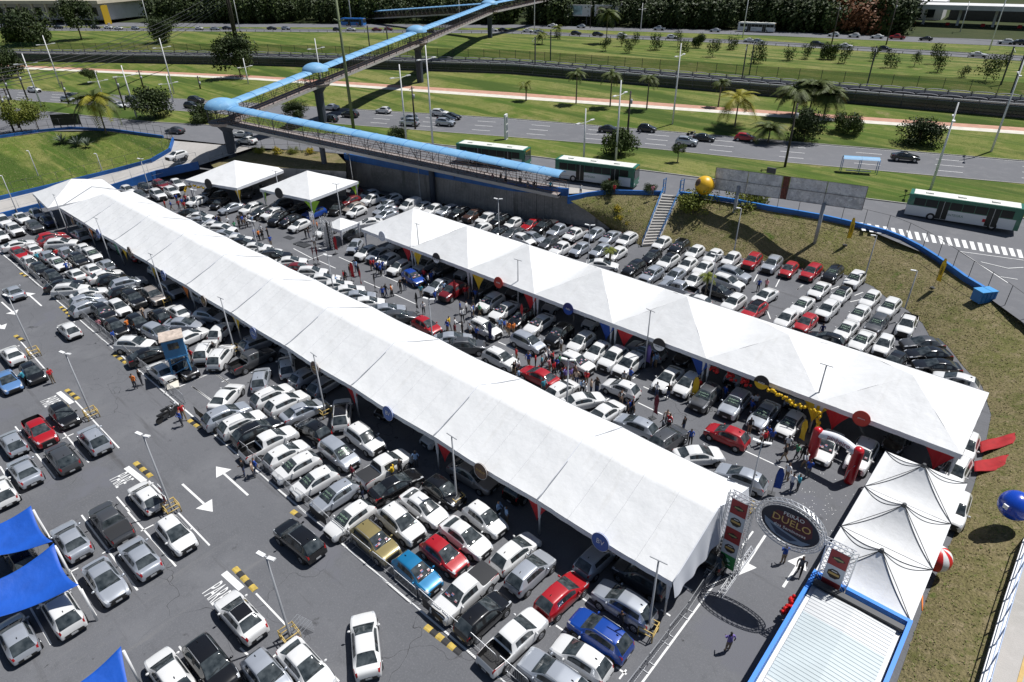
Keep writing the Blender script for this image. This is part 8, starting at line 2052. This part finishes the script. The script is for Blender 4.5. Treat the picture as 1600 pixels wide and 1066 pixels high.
SKINS = [mat('skin_brown', (.20,.10,.06), .6), mat('skin_tan', (.36,.21,.14), .6), mat('skin_dark', (.09,.05,.035), .6)]
HAIRS = [mat('hair_black', (.01,.009,.008), .7), mat('hair_brown', (.04,.022,.012), .7)]
TROUS = [('blue jeans', mat('jeans', (.04,.06,.13), .8)), ('black trousers', mat('black_trousers', (.012,.012,.014), .8)), ('khaki shorts', mat('khaki', (.24,.18,.12), .8)), ('grey trousers', mat('grey_trousers', (.09,.09,.10), .8))]
SHOE = mat('shoe', (.05,.05,.05), .7)
SHN = {'w': 'white', 'b': 'blue', 'k': 'black', 'r': 'red', 'o': 'orange', 'gr': 'green', 'te': 'teal', 'lb': 'light blue', 'db': 'navy', 'ye': 'yellow', 'dr': 'maroon', 'pk': 'pink', 'pu': 'purple', 'br': 'brown', 'be': 'beige', 'g': 'grey'}
PROW = {'aisle': 'in the aisle between the tent rows', 'gate': 'near the entrance gate', 'lane': 'beside the barrier line', 'front': 'among cars before the long tent', 'upper': 'near the two pyramid tents', 'back': 'among cars behind the far tents', 'stop': 'at the raised bus stop'}
PEOPLE = [
(-92.99,38.92,0.00,'db','aisle'),
(-91.65,39.85,0.00,'w','aisle'),
(-89.28,39.69,0.00,'gr','aisle'),
(-89.62,40.54,0.00,'k','aisle'),
(-90.45,41.58,0.00,'b','aisle'),
(-89.53,41.75,0.00,'w','aisle'),
(-90.49,42.71,0.00,'w','aisle'),
(-84.32,39.99,0.00,'b','aisle'),
(-83.48,40.16,0.00,'o','aisle'),
(-83.07,40.50,0.00,'k','aisle'),
(-83.23,41.42,0.00,'k','aisle'),
(-80.03,39.94,0.00,'b','aisle'),
(-62.84,39.58,0.00,'r','aisle'),
(-62.68,39.68,0.00,'k','aisle'),
(-63.82,41.15,0.00,'k','aisle'),
(-62.96,41.87,0.00,'k','aisle'),
(-63.08,43.85,0.00,'r','aisle'),
(-62.92,44.17,0.00,'r','aisle'),
(-61.37,44.01,0.00,'b','aisle'),
(-78.76,45.10,0.00,'k','aisle'),
(-80.72,47.28,0.00,'o','aisle'),
(-73.23,45.06,0.00,'lb','aisle'),
(-78.70,44.62,0.00,'k','aisle'),
(-79.93,47.38,0.00,'o','aisle'),
(-60.84,43.63,0.00,'b','aisle'),
(-55.50,39.68,0.00,'b','aisle'),
(-55.90,40.43,0.00,'k','aisle'),
(-55.40,40.85,0.00,'o','aisle'),
(-55.46,42.26,0.00,'k','aisle'),
(-55.52,42.96,0.00,'k','aisle'),
(-52.67,42.97,0.00,'te','aisle'),
(-54.07,45.36,0.00,'w','aisle'),
(-54.41,46.19,0.00,'b','aisle'),
(-54.53,46.67,0.00,'w','aisle'),
(-50.31,43.01,0.00,'b','aisle'),
(-49.36,40.39,0.00,'w','aisle'),
(-46.25,43.00,0.00,'b','aisle'),
(-45.71,43.45,0.00,'w','aisle'),
(-44.74,43.46,0.00,'b','aisle'),
(-44.19,43.94,0.00,'gr','aisle'),
(-48.41,45.97,0.00,'r','aisle'),
(-48.26,46.31,0.00,'r','aisle'),
(-47.14,46.33,0.00,'b','aisle'),
(-45.72,44.48,0.00,'k','aisle'),
(-44.19,39.13,0.00,'b','aisle'),
(-44.60,39.72,0.00,'ye','aisle'),
(-43.15,39.17,0.00,'dr','aisle'),
(-42.88,39.98,0.00,'k','aisle'),
(-41.93,40.20,0.00,'w','aisle'),
(-41.00,40.16,0.00,'b','aisle'),
(-39.81,43.15,0.00,'b','aisle'),
(-39.02,42.94,0.00,'o','aisle'),
(-38.66,43.24,0.00,'o','aisle'),
(-35.14,39.67,0.00,'r','aisle'),
(-33.64,39.68,0.00,'b','aisle'),
(-33.11,40.13,0.00,'r','aisle'),
(-32.41,40.23,0.00,'te','aisle'),
(-32.58,41.08,0.00,'w','aisle'),
(-31.56,40.34,0.00,'pk','aisle'),
(-32.85,41.74,0.00,'w','aisle'),
(-30.86,40.09,0.00,'r','aisle'),
(-32.00,41.37,0.00,'r','aisle'),
(-31.20,41.33,0.00,'gr','aisle'),
(-29.51,39.49,0.00,'k','aisle'),
(-33.01,43.96,0.00,'w','aisle'),
(-29.45,39.88,0.00,'pu','aisle'),
(-29.27,39.87,0.00,'pu','aisle'),
(-29.05,40.30,0.00,'pu','aisle'),
(-28.93,40.79,0.00,'br','aisle'),
(-28.34,40.23,0.00,'be','aisle'),
(-27.60,40.77,0.00,'r','aisle'),
(-26.84,39.41,0.00,'w','aisle'),
(-26.51,39.91,0.00,'be','aisle'),
(-26.26,40.42,0.00,'k','aisle'),
(-29.73,37.17,0.00,'te','aisle'),
(-33.68,37.64,0.00,'k','aisle'),
(-33.68,37.91,0.00,'w','aisle'),
(-33.67,38.31,0.00,'w','aisle'),
(-24.80,43.62,0.00,'b','aisle'),
(-23.53,40.25,0.00,'k','aisle'),
(-23.54,40.32,0.00,'w','aisle'),
(-22.20,39.19,0.00,'k','aisle'),
(-22.17,39.49,0.00,'b','aisle'),
(-21.69,39.28,0.00,'k','aisle'),
(-21.82,43.32,0.00,'w','aisle'),
(-19.03,40.20,0.00,'be','aisle'),
(-18.64,39.98,0.00,'w','aisle'),
(-18.66,39.89,0.00,'r','aisle'),
(-17.61,40.47,0.00,'k','aisle'),
(-16.42,39.38,0.00,'b','aisle'),
(-24.51,47.18,0.00,'lb','aisle'),
(-24.37,47.46,0.00,'lb','aisle'),
(-26.09,40.28,0.00,'k','aisle'),
(-17.04,46.70,0.00,'b','aisle'),
(-12.15,43.00,0.00,'w','aisle'),
(-11.93,43.62,0.00,'b','aisle'),
(-11.53,43.52,0.00,'b','aisle'),
(-11.85,42.98,0.00,'r','aisle'),
(-10.23,43.43,0.00,'w','aisle'),
(-9.96,42.33,0.00,'k','aisle'),
(-9.35,43.09,0.00,'gr','aisle'),
(-8.92,43.21,0.00,'k','aisle'),
(-14.47,47.22,0.00,'w','aisle'),
(-14.43,46.26,0.00,'b','aisle'),
(-9.01,40.31,0.00,'w','gate'),
(-8.34,39.40,0.00,'w','gate'),
(-7.98,39.78,0.00,'te','gate'),
(-7.95,41.68,0.00,'b','gate'),
(-6.18,32.65,0.00,'b','gate'),
(-5.06,32.39,0.00,'g','gate'),
(-6.10,24.60,0.00,'pu','gate'),
(-11.42,21.75,0.00,'k','front'),
(-59.12,14.12,0.00,'k','lane'),
(-58.89,13.46,0.00,'o','lane'),
(-50.84,14.27,0.00,'r','lane'),
(-50.09,13.75,0.00,'b','lane'),
(-40.37,14.10,0.00,'k','lane'),
(-39.68,14.47,0.00,'be','lane'),
(-39.82,14.81,0.00,'b','lane'),
(-67.48,7.03,0.00,'te','lane'),
(-65.83,8.78,0.00,'r','lane'),
(-33.53,19.17,0.00,'dr','front'),
(-31.51,18.52,0.00,'k','front'),
(-31.26,21.17,0.00,'ye','front'),
(-31.17,21.83,0.00,'k','front'),
(-31.02,23.22,0.00,'lb','front'),
(-91.97,19.03,0.00,'w','front'),
(-97.77,19.22,0.00,'r','front'),
(-98.52,17.24,0.00,'te','front'),
(-91.96,18.56,0.00,'b','front'),
(-71.90,19.63,0.00,'be','front'),
(-71.88,19.63,0.00,'k','front'),
(-72.90,15.53,0.00,'pk','front'),
(-69.08,15.54,0.00,'b','front'),
(-70.37,17.45,0.00,'o','front'),
(-59.38,19.08,0.00,'r','front'),
(-58.69,21.10,0.00,'k','front'),
(-106.85,37.37,0.00,'r','upper'),
(-105.53,37.79,0.00,'b','upper'),
(-105.11,38.78,0.00,'r','upper'),
(-103.62,39.02,0.00,'r','upper'),
(-108.30,39.89,0.00,'b','upper'),
(-106.86,40.71,0.00,'r','upper'),
(-105.89,40.89,0.00,'w','upper'),
(-105.75,39.59,0.00,'b','upper'),
(-93.37,39.14,0.00,'b','upper'),
(-91.62,39.87,0.00,'w','upper'),
(-90.95,41.71,0.00,'k','upper'),
(-90.45,42.11,0.00,'w','upper'),
(-90.89,41.17,0.00,'k','upper'),
(-90.50,42.66,0.00,'w','upper'),
(-23.72,69.15,0.00,'b','back'),
(-23.05,69.71,0.00,'pk','back'),
(-14.45,63.04,0.00,'db','back'),
(-22.70,23.55,0.00,'lb','front'),
(-21.93,23.53,0.00,'lb','front'),
(-71.98,67.49,4.47,'k','stop'),
(-69.85,68.13,4.47,'k','stop'),
(-66.63,68.61,4.47,'g','stop'),
(-65.70,69.36,4.47,'pk','stop'),
(-64.77,70.11,4.47,'k','stop'),
(-63.15,69.38,4.47,'k','stop'),
(-61.50,70.71,4.47,'k','stop'),
(-59.10,69.69,4.47,'g','stop'),
(-58.39,70.27,4.47,'k','stop'),
(-56.60,71.71,4.47,'te','stop'),
(-52.35,73.25,4.47,'w','stop'),
(-48.69,76.22,4.47,'r','stop'),
(-44.33,79.28,4.47,'pk','stop'),
(-92.94,39.32,0.00,'k','aisle'),
(-89.33,41.37,0.00,'k','aisle'),
(-89.18,42.44,0.00,'lb','aisle'),
(-84.79,41.30,0.00,'w','aisle'),
(-62.52,38.25,0.00,'lb','aisle'),
(-64.27,42.43,0.00,'lb','aisle'),
(-61.44,44.46,0.00,'b','aisle'),
(-75.03,43.60,0.00,'w','aisle'),
(-61.88,43.91,0.00,'b','aisle'),
(-55.36,40.89,0.00,'w','aisle'),
(-51.21,45.26,0.00,'lb','aisle'),
(-55.52,46.05,0.00,'r','aisle'),
(-44.78,41.91,0.00,'w','aisle'),
(-44.60,43.16,0.00,'w','aisle'),
(-48.08,46.33,0.00,'g','aisle'),
(-43.86,39.93,0.00,'w','aisle'),
(-40.95,40.11,0.00,'b','aisle'),
(-40.23,42.93,0.00,'lb','aisle'),
(-33.76,39.96,0.00,'g','aisle'),
(-31.81,40.94,0.00,'k','aisle'),
(-31.08,40.72,0.00,'b','aisle'),
(-29.48,39.49,0.00,'lb','aisle'),
(-29.61,40.04,0.00,'r','aisle'),
(-27.12,39.37,0.00,'lb','aisle'),
(-26.49,39.13,0.00,'w','aisle'),
(-32.61,37.12,0.00,'lb','aisle'),
(-25.03,42.94,0.00,'g','aisle'),
(-22.03,39.65,0.00,'k','aisle'),
(-20.89,43.71,0.00,'k','aisle'),
(-18.80,39.16,0.00,'g','aisle'),
(-24.84,47.46,0.00,'k','aisle'),
(-19.30,46.22,0.00,'r','aisle'),
(-13.46,43.78,0.00,'k','aisle'),
(-8.45,42.34,0.00,'w','aisle'),
(-14.69,47.09,0.00,'w','aisle'),
]
rp = random.Random(21)
_c = {}
for x, y, z, c, row in sorted(PEOPLE, key=lambda q: left_key(q[0], q[1], q[2])):
    tn, tm = rp.choice(TROUS)
    k = _c.get((c, row), 0); _c[(c, row)] = k+1
    pose = rp.randrange(4)
    o = link('person', PM[pose])
    o.location = (x, y, z); o.rotation_euler = (0, 0, rp.uniform(0, 6.283)); s = rp.uniform(.94, 1.04); o.scale = (s, s, s)
    for i, m in enumerate((rp.choice(SKINS), rp.choice(HAIRS), CLOTH[c], tm, SHOE)): slotmat(o, i, m)
    tag(o, '%s person from left in %s top %s' % (ordn(k), SHN[c], PROW[row]), 'person', 'visitors at the car fair')
# motorcycles beside the lane
def moto(c, a, label):
    t = empty('motorcycle', c, a, label, 'motorcycle', 'motorcycles')
    for x in (-.62, .62):
        b = MB(); b.tube([(x,-.05,.3),(x,.05,.3)], .3, TYRE, 16, smooth=False); b.build('wheel', t)
    b = MB(); b.sphere((.1,0,.75), .25, BLACK, 10, 8, 1.3, .6, .7); b.build('tank', t)
    b = MB(); b.box((-.38,0,.78), (.6,.26,.12), BLACK); b.build('seat', t)
    b = MB(); b.box((0,0,.45), (.5,.25,.35), DKSTEEL); b.bar((-.62,0,.3), (0,0,.5), .06, DKSTEEL); b.bar((.62,0,.3), (.45,0,.95), .06, STEEL); b.build('frame', t)
    b = MB(); b.bar((.42,-.35,1.02), (.42,.35,1.02), .04, BLACK); b.build('handlebar', t)
    b = MB(); b.sphere((.58,0,.85), .1, LAMPGLASS, 8, 6); b.build('headlight', t)
moto((-52.03, 13.27, 0), R(100), 'left of two dark motorcycles parked on the lane'); moto((-52.51, 13.81, 0), R(95), 'right of two dark motorcycles parked on the lane')
moto((-56.72, 113.76, 4.54), R(20), 'motorcycle riding on the highway beside a silver car')
